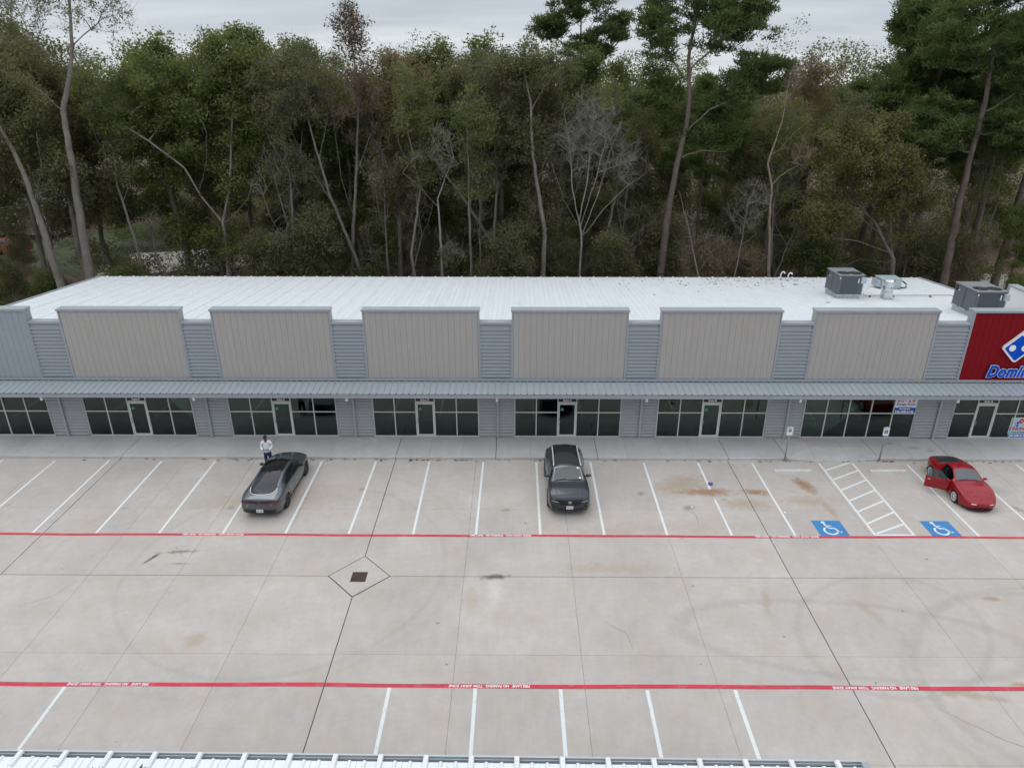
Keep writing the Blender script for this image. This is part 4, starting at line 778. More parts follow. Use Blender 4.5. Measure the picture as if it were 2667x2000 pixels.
class Car:
    """A body lofted along its length. Each cross-section runs sill > widest point > shoulder > roof or bonnet edge > centre."""
    NA, NB_, NC = 14, 8, 9
    def __init__(s, name, sp):
        s.sp = sp; s.root = empty(name); s.c = {k: pchip(v) for k, v in sp['curves'].items()}
        s.ya, s.yb = sp['ya'], sp['yb']; s.nA, s.nB, s.nC = s.NA, s.NB_, s.NC
    def half(s, y):
        c = s.c; g = lambda k: float(c[k](y)); P0 = np.array([g('ws'), g('zs')]); P1 = np.array([g('wm'), g('zm')]); P2 = np.array([g('wb'), g('zb')]); P3 = np.array([g('we'), g('ze')]); zc = g('zc')
        out = []
        for k in range(s.nA):          # side: quadratic through sill, widest, shoulder
            t = k / s.nA; tm = (P1[1] - P0[1]) / max(1e-6, P2[1] - P0[1])
            L0 = (t - tm) * (t - 1) / (tm); L1 = t * (t - 1) / (tm * (tm - 1)); L2 = t * (t - tm) / (1 - tm)
            out.append((P0[0]*L0 + P1[0]*L1 + P2[0]*L2, P0[1] + (P2[1] - P0[1]) * t))
        for k in range(s.nB):
            t = k / s.nB; bulge = 0.018 * math.sin(math.pi * t) * min(1, max(0, (P3[1] - P2[1]) / 0.2))
            out.append(tuple(P2 + (P3 - P2) * t + np.array([bulge, 0])))
        for k in range(s.nC + 1):
            t = k / s.nC; x = P3[0] * (1 - t); u = x / max(1e-6, P3[0]); out.append((x, P3[1] + (zc - P3[1]) * (1 - u**2.2)))
        return np.array(out)
    def section(s, y):
        h = s.half(y); return np.vstack([h, [(-p[0], p[1]) for p in h[-2::-1]]])
    def grid(s):
        keys = sorted(set([s.ya, s.yb] + [y for y in s.sp.get('keys', []) if s.ya < y < s.yb])); ys = []
        for a, b in zip(keys[:-1], keys[1:]): n = max(1, round((b - a) / 0.045)); ys += list(np.linspace(a, b, n, endpoint=False))
        ys.append(keys[-1]); s.ys = np.array(ys)
        return np.array([[(p[0], y, p[1]) for p in s.section(y)] for y in ys])
    def seg(s, j):
        """column -> (segment letter, t in segment, side)"""
        n = s.nA + s.nB + s.nC; side = 1 if j < n else -1; k = j if j < n else 2*n - 1 - j
        if k < s.nA: return 'A', (k + 0.5) / s.nA, side
        if k < s.nA + s.nB: return 'B', (k - s.nA + 0.5) / s.nB, side
        return 'C', (k - s.nA - s.nB + 0.5) / s.nC, side
    def build_shell(s, paint, rules, mats):
        """rules: list of (part key, segments, y0, y1, t0, t1, side or 0, name)"""
        G = s.grid(); ny, nx = G.shape[:2]; V = G.reshape(-1, 3).copy(); parts = {}
        keyof = lambda i, j: i * nx + j
        for (yw, zw, r) in s.sp['arches']:          # snap the sheet to a clean wheel arch
            for i in range(ny):
                for j in range(nx):
                    sg = s.seg(min(j, nx - 2))[0]
                    if sg != 'A': continue
                    v = V[keyof(i, j)]; d = math.hypot(v[1] - yw, v[2] - zw)
                    if abs(d - r) < 0.026 and d > 1e-3: v[1] = yw + (v[1] - yw) * r / d; v[2] = zw + (v[2] - zw) * r / d
        for i in range(ny - 1):
            for j in range(nx - 1):
                q = (keyof(i, j), keyof(i+1, j), keyof(i+1, j+1), keyof(i, j+1)); c = V[list(q)].mean(axis=0); sg, t, side = s.seg(j)
                if sg == 'A' and any((c[1] - yw)**2 + (c[2] - zw)**2 < r*r for yw, zw, r in s.sp['arches']): continue
                key = ('body', 0)
                for rr in rules:
                    if sg in rr[1] and rr[2] <= c[1] <= rr[3] and rr[4] <= t <= rr[5] and (rr[6] == 0 or rr[6] == side) and (len(rr) < 8 or rr[7](c)): key = (rr[0], rr[6] if rr[6] else 0); break
                parts.setdefault(key, []).append(q)
        s.objs = {}
        for key, fs in parts.items():
            F = np.array(fs); u, inv = np.unique(F, return_inverse=True)
            nm_ = key[0].rstrip('0123456789'); nm_ = nm_[:-1] if nm_.endswith('_') else nm_
            if nm_ == 'hole': continue
            me = np_mesh(nm_, V[u], inv.reshape(F.shape), mats.get(nm_, paint), True)
            s.objs[key] = inst(nm_, me, s.root)
        s.G = G
        return s.objs
    def cap(s, end, bulge, zlow, paint, name):
        """end = +1 front, -1 rear; a bulged face closing the loft"""
        y0 = s.yb if end > 0 else s.ya; h = s.half(y0); ztop = h[-1][1]; z0 = h[0][1]; cols = np.linspace(-1, 1, 25)
        s.capd = getattr(s, 'capd', {}); s.capd[end] = (y0, h, bulge, ztop, z0)
        v, f = [], []
        for (x, z) in h:
            for c in cols: v.append((x * c, y0 + end * s.bul(end, z) * max(0, 1 - abs(c)**2.6)**0.8, z))
        n = 25; f = [(i*n+j, i*n+j+1, (i+1)*n+j+1, (i+1)*n+j) for i in range(len(h)-1) for j in range(n-1)]
        return MB().add(v, f).build(name, paint, s.root, True)
    def bul(s, end, z):
        y0, h, b, zt, z0 = s.capd[end]; u = np.clip((zt - z) / max(1e-6, zt - z0), 0, 1); return b * (min(1, u / 0.28) ** 0.55) * (1 - 0.25 * max(0, (u - 0.75) / 0.25))
    def on_cap(s, end, x, z, off=0.006):
        y0, h, b, zt, z0 = s.capd[end]; w_ = np.interp(z, h[:s.nA + s.nB, 1], h[:s.nA + s.nB, 0]); c = np.clip(x / w_, -1, 1)
        return (x, y0 + end * (s.bul(end, z) * max(0, 1 - abs(c)**2.6)**0.8 + off), z)
    def cap_patch(s, name, m, end, quad, off=0.006, n=10, k=3, parent=None):
        """quad: four (x, z) corners a b c d, mapped onto the end face"""
        a, b, c, d = [np.array(p, float) for p in quad]; v = []
        for i in range(k + 1):
            for j in range(n + 1):
                u, w = j / n, i / k; p = (a*(1-u) + b*u) * (1-w) + (d*(1-u) + c*u) * w; v.append(s.on_cap(end, p[0], p[1], off))
        f = [(i*(n+1)+j, i*(n+1)+j+1, (i+1)*(n+1)+j+1, (i+1)*(n+1)+j) for i in range(k) for j in range(n)]
        return MB().add(v, f).build(name, m, parent or s.root, True)
    def strip(s, name, m, y0, y1, segs, t0, t1, side, off=0.003, parent=None):
        """thin band round the section between two y stations (shut lines, pillars)"""
        v = []; cols = []
        n = s.nA + s.nB + s.nC
        for k in range(n + 1):
            sg = 'A' if k < s.nA else ('B' if k < s.nA + s.nB else 'C'); t = {'A': k / s.nA, 'B': (k - s.nA) / s.nB, 'C': (k - s.nA - s.nB) / s.nC}[sg]
            if sg in segs and t0 <= t <= t1: cols.append(k)
        for y in (y0, y1):
            h = s.half(y)
            for k in cols:
                a = h[max(0, k-1)]; b = h[min(len(h)-1, k+1)]; d = b - a; nn = np.array([d[1], -d[0]]) / (np.linalg.norm(d) + 1e-9); p = h[k] + nn * off
                v.append((side * p[0], y, p[1]))
        c = len(cols); f = [(i, i+1, c+i+1, c+i) for i in range(c-1)]
        return MB().add(v, f).build(name, m, parent or s.root, True)
    def rail(s, name, m, col_k, ya, yb, side, r, off=0.0, n=16, dx=0.0, parent=None):
        """a thin tube that follows one lengthwise line of the body"""
        pts = []
        for y in np.linspace(ya, yb, n): p = s.half(y)[col_k]; pts.append((side * (p[0] + dx), y, p[1] + off))
        return MB().tube(pts, r, 6).build(name, m, parent or s.root, True)
    def wheel(s, x, y, R_, w, rim_m, tyre_m, spokes, rim_r):
        side = 1 if x > 0 else -1; e = empty('wheel', (x, y, R_), parent=s.root)
        MB().lathe([(rim_r, -w/2), (R_ - 0.02, -w/2), (R_, -w/2 + 0.03), (R_, w/2 - 0.03), (R_ - 0.02, w/2), (rim_r, w/2 - 0.005)], 32, 'x').build('tyre', tyre_m, e, True)
        b = MB().lathe([(rim_r, w/2 - 0.004), (rim_r - 0.02, w/2 - 0.012), (rim_r - 0.03, w/2 - 0.05), (rim_r - 0.05, -w/2 + 0.03), (0.001, -w/2 + 0.02)], 28, 'x')
        if side < 0: b.v = [(-p[0], p[1], p[2]) for p in b.v]
        b.build('barrel', BLACK, e, True)
        r = MB(); 
        r.lathe([(rim_r + 0.004, w/2 - 0.004), (rim_r - 0.004, w/2 + 0.004), (rim_r - 0.026, w/2 - 0.004), (rim_r - 0.02, w/2 - 0.016)], 28, 'x', close=True)
        r.lathe([(0.055, w/2 - 0.03), (0.055, w/2 - 0.008), (0.04, w/2 - 0.002), (0.001, w/2 - 0.002)], 12, 'x')
        for k in range(spokes):
            t = 2*math.pi*k/spokes + 0.2; tw = 0.30 * (5 / spokes)
            for da in ((-tw, -tw * 0.35), (tw * 0.35, tw)) if spokes <= 6 else ((-0.09, 0.09),):
                a0, a1 = t + da[0] * 0.8, t + da[1] * 0.8; b0, b1 = t + da[0] * 0.55, t + da[1] * 0.55
                q = lambda rr, a, xx: (xx, rr * math.cos(a), rr * math.sin(a))
                r.add([q(0.045, b0*1.0, w/2 - 0.02), q(0.045, b1, w/2 - 0.02), q(rim_r - 0.012, a1, w/2 - 0.006), q(rim_r - 0.012, a0, w/2 - 0.006),
                       q(0.045, b0, w/2 - 0.045), q(0.045, b1, w/2 - 0.045), q(rim_r - 0.012, a1, w/2 - 0.03), q(rim_r - 0.012, a0, w/2 - 0.03)], [(0,1,2,3),(4,7,6,5),(0,4,5,1),(1,5,6,2),(2,6,7,3),(3,7,4,0)])
        if side < 0: r.v = [(-p[0], p[1], p[2]) for p in r.v]
        r.build('rim', rim_m, e); return e
    def well(s, yw, zw, r, xin):
        for side in (1, -1):
            b = MB().lathe([(r + 0.005, 0), (r + 0.005, xin), (0.001, xin)], 20, 'x'); w_ = float(s.c['wm'](yw)) - 0.04
            b.v = [(side * (w_ - p[0]), p[1] + yw, p[2] + zw) for p in b.v]; b.v = [(p[0], p[1], max(p[2], 0.12)) for p in b.v]
            b.build('wheel_well', BLACK, s.root)
    def arch_lip(s, m, width=0.035):
        for yw, zw, r in s.sp['arches']:
            for side in (1, -1):
                v = []; n = 22
                for k in range(n + 1):
                    t = math.pi * (-0.06 + 1.12 * k / n)
                    for rr, o in ((r - 0.008, -0.02), (r - 0.004, 0.008), (r + width, 0.008), (r + width + 0.004, -0.006)):
                        y, z = yw + rr * math.cos(t), zw + rr * math.sin(t); h = s.half(np.clip(y, s.ya, s.yb)); x = np.interp(z, h[:s.nA + 1, 1], h[:s.nA + 1, 0]); v.append((side * (x + o), y, max(z, 0.15)))
                MB().add(v, [(i*4+j, i*4+j+1, (i+1)*4+j+1, (i+1)*4+j) for i in range(n) for j in range(3)]).build('arch_trim', m, s.root, True)
    def mirror(s, y, z, x, m, glassm, size=1.0, side=(1, -1)):
        for sd in side:
            bm = bmesh.new(); bmesh.ops.create_icosphere(bm, subdivisions=3, radius=1.0)
            for v in bm.verts: v.co.x *= 0.115 * size; v.co.y *= 0.06 * size; v.co.z *= 0.07 * size; v.co.y = max(v.co.y, -0.045 * size)
            me = bpy.data.meshes.new('mirror'); bm.to_mesh(me); bm.free(); me.materials.append(m); me.polygons.foreach_set('use_smooth', [True] * len(me.polygons))
            o = inst('mirror', me, s.root, (sd * (x + 0.085 * size), y, z)); MB().box(-0.12 * size if sd > 0 else -0.03, 0.03 if sd > 0 else 0.12 * size, -0.02, 0.02, -0.06, -0.03).build('stalk', BLACK, o)
            MB().box(-0.085 * size, 0.085 * size, -0.05 * size, -0.046 * size, -0.045 * size, 0.045 * size).build('mirror_glass', glassm, o)

TYRE = mat('tyre_rubber', (0.018, 0.018, 0.019), 0.8, 0, 0.1, 20); RIM_DARK = mat('rim_dark', (0.12, 0.12, 0.125), 0.3, 0.8, 0.0); RIM_WHITE = mat('rim_white', (0.74, 0.74, 0.73), 0.35, 0, 0)
def paint(name, c, rough=0.28, metal=0.5): 
    m = mat(name, c, rough, metal, 0.03, 0.7, coat=0.9); return m
CARGLASS = mat('car_glass', (0.010, 0.013, 0.014), 0.03, 0, 0, spec=0.75, coat=0.3); CARGLASS2 = mat('clear_car_glass', (0.035, 0.045, 0.045), 0.03, 0, 0.2, 3, spec=0.8, coat=0.4)
GLOSSBLACK = mat('gloss_black', (0.006, 0.006, 0.007), 0.06, 0, 0, spec=0.35); CHROME = mat('chrome', (0.75, 0.76, 0.78), 0.12, 1.0, 0); LAMP_RED = mat('tail_lamp', (0.085, 0.006, 0.010), 0.12, 0, 0, coat=0.8); LAMP_CLEAR = mat('head_lamp', (0.42, 0.44, 0.46), 0.1, 0.3, 0, coat=0.8)
PLATE = mat('plate_white', (0.66, 0.68, 0.70), 0.5, 0, 0.05, 20); PLATE_INK = mat('plate_ink', (0.05, 0.06, 0.10), 0.6, 0, 0)
def plate(car, end, z, txt, label=None):
    p = car.on_cap(end, 0, z, 0.012); e = MB().prism(rrect(0.31, 0.155, 0.012), -0.004, 0.004, 'y').build('number_plate', PLATE, car.root, loc=(0, p[1], z), rz=0 if end < 0 else R(180))
    put_text('plate_lettering', e, txt, 0.085, PLATE_INK, (0, -0.006, -0.008), UPRIGHT, width=0.26, off=0.002); return e

# ---- grey fastback saloon, seen from behind
GREY = paint('grey_car_paint', (0.088, 0.104, 0.115), 0.26, 0.55)
K = Car('parked_saloon', dict(ya=-2.36, yb=2.36, keys=[-2.36, -1.92, -0.62, 0.0, 0.50, 1.10, -0.18, -0.26, 2.2], arches=[(-1.41, 0.335, 0.385), (1.45, 0.335, 0.385)], curves=dict(
    zc=[(-2.36, 1.00), (-2.2, 1.045), (-1.92, 1.09), (-1.3, 1.27), (-0.62, 1.405), (-0.1, 1.445), (0.3, 1.435), (0.5, 1.405), (0.8, 1.24), (1.10, 1.045), (1.25, 1.005), (1.7, 0.955), (2.1, 0.875), (2.36, 0.76)],
    ze=[(-2.36, 0.975), (-2.2, 1.00), (-1.92, 1.04), (-1.3, 1.20), (-0.62, 1.325), (-0.1, 1.365), (0.3, 1.36), (0.5, 1.325), (0.8, 1.16), (1.10, 0.985), (1.25, 0.955), (1.7, 0.905), (2.1, 0.82), (2.36, 0.70)],
    we=[(-2.36, 0.64), (-1.92, 0.66), (-1.3, 0.62), (-0.62, 0.585), (0.0, 0.58), (0.5, 0.595), (0.8, 0.66), (1.10, 0.735), (1.3, 0.735), (1.8, 0.68), (2.2, 0.56), (2.36, 0.46)],
    zb=[(-2.36, 0.935), (-1.9, 0.965), (-1.2, 0.965), (-0.3, 0.93), (0.5, 0.905), (1.10, 0.905), (1.5, 0.87), (2.0, 0.79), (2.36, 0.66)],
    wb=[(-2.36, 0.76), (-2.15, 0.83), (-1.6, 0.875), (-0.8, 0.87), (0.5, 0.87), (1.1, 0.875), (1.6, 0.87), (2.0, 0.80), (2.25, 0.66), (2.36, 0.55)],
    wm=[(-2.36, 0.82), (-2.15, 0.89), (-1.5, 0.93), (-0.7, 0.915), (0.5, 0.915), (1.4, 0.93), (1.8, 0.90), (2.1, 0.81), (2.36, 0.60)],
    zm=[(-2.36, 0.66), (2.36, 0.58)], ws=[(-2.36, 0.76), (-1.9, 0.84), (0, 0.86), (1.6, 0.85), (2.1, 0.75), (2.36, 0.55)], zs=[(-2.36, 0.30), (-1.8, 0.22), (0, 0.19), (1.8, 0.20), (2.36, 0.22)])))
K.build_shell(GREY, [('windscreen', 'C', 0.50, 1.10, 0.06, 1, 0), ('roof_glass', 'C', -0.62, 0.50, 0.06, 1, 0), ('rear_window', 'C', -2.16, -0.62, 0.10, 1, 0, lambda c: c[1] > -1.55 or (abs(c[0]) / 0.585) ** 2.6 + ((-1.55 - c[1]) / 0.58) ** 2.6 < 1),
    ('window1', 'B', -0.18, 0.88, 0.14, 0.88, 1), ('window2', 'B', -0.18, 0.88, 0.14, 0.88, -1), ('window3', 'B', -1.16, -0.26, 0.14, 0.86, 1), ('window4', 'B', -1.16, -0.26, 0.14, 0.86, -1),
    ('bonnet', 'C', 1.16, 2.36, 0, 1, 0), ('door1', 'A', -0.18, 0.98, 0.1, 1, 1), ('door2', 'A', -0.18, 0.98, 0.1, 1, -1), ('door3', 'A', -1.0, -0.18, 0.1, 1, 1), ('door4', 'A', -1.0, -0.18, 0.1, 1, -1), ('boot_lid', 'C', -2.36, -1.9, 0.0, 1, 0)],
    dict(windscreen=CARGLASS, roof_glass=GLOSSBLACK, rear_window=mat('rear_glass', (0.024, 0.023, 0.034), 0.08, 0, 0, spec=0.2), window=CARGLASS))
K.cap(-1, 0.10, 0.3, GREY, 'rear_bumper'); K.cap(1, 0.12, 0.2, GREY, 'front_bumper')
LB = K.cap_patch('light_bar', mat('smoked_lamp', (0.035, 0.012, 0.016), 0.15, 0, 0, coat=0.7), -1, [(-0.62, 0.80), (0.62, 0.80), (0.66, 0.90), (-0.66, 0.90)], 0.008, 16, 3)
for sx in (1, -1): 
    K.cap_patch('tail_light', LAMP_RED, -1, [(sx * 0.40, 0.815), (sx * 0.80, 0.76), (sx * 0.80, 0.90), (sx * 0.40, 0.875)], 0.014, 8, 3)
    K.strip('tail_light', LAMP_RED, -2.36, -2.18, 'A', 0.70, 0.97, sx, 0.006)
    K.cap_patch('badge', CHROME, -1, [(sx * 0.50, 0.68), (sx * 0.57, 0.68), (sx * 0.57, 0.695), (sx * 0.50, 0.695)], 0.006, 2, 1)
    K.cap_patch('bumper_inlet', BLACK, -1, [(sx * 0.36, 0.36), (sx * 0.74, 0.36), (sx * 0.70, 0.46), (sx * 0.40, 0.46)], 0.006, 6, 2)
    K.cap_patch('bumper_reflector', LAMP_RED, -1, [(sx * 0.42, 0.49), (sx * 0.74, 0.49), (sx * 0.74, 0.51), (sx * 0.42, 0.51)], 0.008, 6, 1)
    K.rail('sill_trim', BLACK, 1, -1.0, 1.05, sx, 0.02)
    for y in (-0.21, 0.985, -1.02): K.strip('shut_line', DARKGAP, y, y + 0.012, 'A', 0.12, 1, sx, 0.002)
    K.strip('pillar', GLOSSBLACK, -0.262, -0.178, 'B', 0.1, 0.95, sx, 0.004)
    for y in (-0.12, -0.92): 
        h = K.half(y); MB().box(-0.008, 0.008, 0, 0.2, -0.012, 0.012).build('door_handle', CHROME, K.objs[(('door1' if y > -0.5 else 'door3') if sx > 0 else ('door2' if y > -0.5 else 'door4'), sx)], loc=(sx * (h[11][0] + 0.008), y, h[11][1] - 0.03))
    K.cap_patch('head_light', LAMP_CLEAR, 1, [(sx * 0.34, 0.60), (sx * 0.55, 0.62), (sx * 0.52, 0.67), (sx * 0.34, 0.64)], 0.008, 6, 2)
K.cap_patch('badge', CHROME, -1, [(-0.07, 0.865), (0.07, 0.865), (0.07, 0.88), (-0.07, 0.88)], 0.016, 3, 1)
K.cap_patch('plate_recess', BLACK, -1, [(-0.36, 0.345), (0.36, 0.345), (0.40, 0.50), (-0.40, 0.50)], 0.004, 8, 2); plate(K, -1, 0.425, 'SXP 4867')
K.cap_patch('rear_diffuser', BLACK, -1, [(-0.66, 0.302), (0.66, 0.302), (0.66, 0.34), (-0.66, 0.34)], 0.01, 10, 1)
K.cap_patch('grille', BLACK, 1, [(-0.4, 0.36), (0.4, 0.36), (0.34, 0.56), (-0.34, 0.56)], 0.006, 8, 3)
for sx in (1, -1):          # wipers lie in the cowl
    MB().tube([(0.35 * sx - 0.3, 1.16, 1.03), (0.35 * sx + 0.28, 1.11, 1.035)], 0.01, 5).build('wiper', BLACK, K.root)
MB().prism([(-0.72, 1.46), (-0.60, 1.40), (-0.80, 1.385)], -0.012, 0.012, 'x').build('antenna_fin', GLOSSBLACK, K.root, loc=(0, 0.0, -0.01))
pts = []
for t in np.linspace(0, math.pi, 25):
    x = 0.60 * math.copysign(abs(math.cos(t)) ** (2 / 2.6), math.cos(t)); y = -1.55 - 0.59 * abs(math.sin(t)) ** (2 / 2.6); h = K.half(y); pts.append((x, y, float(np.interp(abs(x), h[::-1, 0][:K.nC + 2], h[::-1, 1][:K.nC + 2])) + 0.006))
MB().tube(pts, 0.016, 6).build('window_trim', CHROME, K.root, True)
for y in (-1.41, 1.45):
    for sx in (1, -1): K.wheel(sx * 0.815, y, 0.335, 0.22, RIM_DARK, TYRE, 5, 0.245)
    K.well(y, 0.335, 0.385, 0.3)
MB().box(-0.78, 0.78, -2.2, 2.2, 0.17, 0.3).build('floor_pan', BLACK, K.root)
K.mirror(0.72, 0.97, 0.86, GLOSSBLACK, CARGLASS)
K.root.location = (-11.30, 29.02, 0.0); K.root.rotation_euler = (0, 0, R(-1.2))
tag(K.root, 'grey fastback saloon with black roof parked nose to the sidewalk', 'car')

# ---- dark crossover, seen from the front
GRAPH = mat('graphite_car_paint', (0.036, 0.042, 0.050), 0.26, 0.5, 0.03, 0.7, coat=0.45); CLAD = mat('dark_cladding', (0.02, 0.02, 0.021), 0.6, 0, 0.05, 20)
C = Car('parked_crossover', dict(ya=-2.24, yb=2.24, keys=[-1.72, 0.47, 1.08, 1.13, -0.12, -0.2, 2.1], arches=[(-1.42, 0.37, 0.425), (1.39, 0.37, 0.425)], curves=dict(
    zc=[(-2.24, 1.04), (-2.12, 1.14), (-1.72, 1.50), (-1.55, 1.545), (-0.6, 1.585), (0.1, 1.585), (0.47, 1.545), (0.75, 1.39), (1.08, 1.17), (1.2, 1.135), (1.6, 1.12), (2.0, 1.075), (2.15, 1.045), (2.24, 0.985)],
    ze=[(-2.24, 1.02), (-2.12, 1.09), (-1.72, 1.43), (-1.55, 1.475), (-0.6, 1.51), (0.1, 1.51), (0.47, 1.475), (0.75, 1.33), (1.08, 1.125), (1.2, 1.105), (1.6, 1.09), (2.0, 1.04), (2.15, 1.01), (2.24, 0.955)],
    we=[(-2.24, 0.66), (-1.72, 0.60), (-1.0, 0.60), (0.1, 0.615), (0.47, 0.635), (0.75, 0.685), (1.08, 0.755), (1.3, 0.745), (1.8, 0.68), (2.1, 0.62), (2.24, 0.58)],
    zb=[(-2.24, 0.99), (-1.9, 1.06), (-1.0, 1.03), (0.3, 1.0), (1.0, 1.02), (1.5, 1.02), (2.0, 0.985), (2.24, 0.90)],
    wb=[(-2.24, 0.78), (-2.0, 0.86), (-1.42, 0.905), (-0.7, 0.87), (0.4, 0.875), (1.3, 0.905), (1.7, 0.89), (2.05, 0.84), (2.24, 0.74)],
    wm=[(-2.24, 0.84), (-2.0, 0.92), (-1.42, 0.965), (-0.6, 0.925), (0.4, 0.925), (1.38, 0.965), (1.8, 0.95), (2.1, 0.90), (2.24, 0.82)],
    zm=[(-2.24, 0.7), (2.24, 0.66)], ws=[(-2.24, 0.76), (-1.8, 0.88), (0, 0.89), (1.8, 0.89), (2.24, 0.72)], zs=[(-2.24, 0.34), (-1.6, 0.27), (0, 0.24), (1.7, 0.25), (2.24, 0.28)])))
C.build_shell(GRAPH, [('windscreen', 'C', 0.47, 1.08, 0.05, 1, 0), ('rear_window', 'C', -2.1, -1.72, 0.1, 1, 0), ('roof', 'C', -1.72, 0.47, 0.05, 1, 0),
    ('window1', 'B', -0.12, 0.86, 0.12, 0.9, 1), ('window2', 'B', -0.12, 0.86, 0.12, 0.9, -1), ('window3', 'B', -1.42, -0.2, 0.12, 0.88, 1), ('window4', 'B', -1.42, -0.2, 0.12, 0.88, -1),
    ('bonnet', 'C', 1.13, 2.12, 0, 1, 0), ('door1', 'A', -0.14, 0.92, 0.16, 1, 1), ('door2', 'A', -0.14, 0.92, 0.16, 1, -1), ('door3', 'A', -1.0, -0.14, 0.16, 1, 1), ('door4', 'A', -1.0, -0.14, 0.16, 1, -1), ('cladding', 'A', -2.3, 2.3, 0, 0.16, 0), ('cowl', 'C', 1.08, 1.13, 0, 1, 0)],
    dict(windscreen=CARGLASS2, rear_window=CARGLASS, window=CARGLASS, cladding=CLAD, cowl=BLACK, roof=mat('graphite_roof', (0.022, 0.024, 0.028), 0.22, 0.4, 0.03, 0.7, coat=0.8)))
C.cap(1, 0.13, 0.28, GRAPH, 'front_bumper'); C.cap(-1, 0.12, 0.3, GRAPH, 'tailgate'); C.arch_lip(CLAD, 0.05)
C.cap_patch('grille', BLACK, 1, [(-0.42, 0.62), (0.42, 0.62), (0.56, 0.87), (-0.56, 0.87)], 0.008, 14, 4)
for k in range(4): C.cap_patch('grille_bar', mat('grille_bar', (0.035, 0.035, 0.038), 0.3, 0.5, 0), 1, [(-0.43 - 0.035*k, 0.66 + 0.055*k), (0.43 + 0.035*k, 0.66 + 0.055*k), (0.43 + 0.035*k, 0.669 + 0.055*k), (-0.43 - 0.035*k, 0.669 + 0.055*k)], 0.014, 12, 1)
C.cap_patch('lower_intake', BLACK, 1, [(-0.52, 0.36), (0.52, 0.36), (0.60, 0.45), (-0.60, 0.45)], 0.006, 12, 2); C.cap_patch('skid_plate', mat('skid_grey', (0.06, 0.06, 0.065), 0.4, 0.3, 0), 1, [(-0.5, 0.285), (0.5, 0.285), (0.5, 0.335), (-0.5, 0.335)], 0.008, 8, 1)
for sx in (1, -1):
    C.cap_patch('head_light', mat('lamp_dark', (0.05, 0.055, 0.06), 0.1, 0.2, 0, coat=0.9), 1, [(sx * 0.54, 0.78), (sx * 0.80, 0.80), (sx * 0.76, 0.905), (sx * 0.58, 0.875)], 0.012, 8, 3)
    C.cap_patch('lamp_strip', LAMP_CLEAR, 1, [(sx * 0.50, 0.755), (sx * 0.80, 0.785), (sx * 0.80, 0.808), (sx * 0.51, 0.782)], 0.02, 8, 1)
    C.cap_patch('fog_intake', BLACK, 1, [(sx * 0.64, 0.46), (sx * 0.77, 0.44), (sx * 0.78, 0.60), (sx * 0.70, 0.63)], 0.008, 4, 4)
    C.rail('roof_rail', mat('rail_silver', (0.72, 0.73, 0.76), 0.3, 0.2, 0), C.nA + C.nB, -1.5, 0.40, sx, 0.024, 0.03, dx=0.005)
    C.rail('screen_trim', mat('screen_trim', (0.36, 0.42, 0.43), 0.3, 0.0, 0), C.nA + C.nB + 1, 0.5, 1.05, sx, 0.016, 0.006)
    for y in (0.925, -0.15, -1.0): C.strip('shut_line', DARKGAP, y, y + 0.012, 'A', 0.17, 1, sx, 0.002)
    C.strip('pillar', GLOSSBLACK, -0.2, -0.12, 'B', 0.08, 0.95, sx, 0.004)
    C.rail('bonnet_line', DARKGAP, C.nA + C.nB + 1, 1.16, 2.12, sx, 0.009, 0.0)
    C.rail('bonnet_crease', GRAPH, C.nA + C.nB + 4, 1.3, 2.1, sx, 0.012, -0.006)
C.strip('bonnet_line', DARKGAP, 2.12, 2.13, 'C', 0, 1, 1, 0.002); C.strip('bonnet_line', DARKGAP, 2.12, 2.13, 'C', 0, 1, -1, 0.002)
em_ = empty('badge', C.on_cap(1, 0, 0.765, 0.02), parent=C.root)
MB().tube([(0.075 * math.cos(t), 0, 0.055 * math.sin(t)) for t in np.linspace(0, 2*math.pi, 22)], 0.009, 5).build('badge_ring', CHROME, em_, True)
MB().tube([(-0.062, 0.002, 0.025), (-0.03, 0.002, 0.022), (0, 0.002, -0.012), (0.03, 0.002, 0.022), (0.062, 0.002, 0.025)], 0.008, 5).build('badge_wing', CHROME, em_, True)
plate(C, 1, 0.505, 'VFR 5100')
for px, py in ((-0.47, 0.56), (-0.55, 0.98)):
    h = C.half(py); z = np.interp(abs(px), h[::-1, 0][:C.nC + 1], h[::-1, 1][:C.nC + 1]); MB().box(-0.05, 0.05, -0.035, 0.035, 0.0, 0.006).build('screen_sticker', PURE_WHITE, C.root, loc=(px, py, float(z) + 0.0)).rotation_euler = (R(-36), 0, 0)
MB().box(-0.12, 0.12, -0.06, 0.05, -0.03, 0.0).build('rear_view_mirror', BLACK, C.root, loc=(0.04, 0.56, 1.49))
for sx in (1, -1): MB().tube([(sx * 0.33 + 0.3, 1.12, 1.165), (sx * 0.33 - 0.25, 1.06, 1.195)], 0.01, 5).build('wiper', BLACK, C.root)
for y in (-1.42, 1.39):
    for sx in (1, -1): C.wheel(sx * 0.85, y, 0.37, 0.225, RIM_DARK, TYRE, 5, 0.255)
    C.well(y, 0.37, 0.425, 0.3)
MB().box(-0.8, 0.8, -2.1, 2.1, 0.2, 0.36).build('floor_pan', BLACK, C.root)
C.mirror(0.66, 1.13, 0.885, GRAPH, CARGLASS, 1.1)
C.root.location = (2.37, 29.18, 0.0); C.root.rotation_euler = (0, 0, R(180.6))
tag(C.root, 'dark grey crossover with roof rails parked facing the driving lane', 'car')

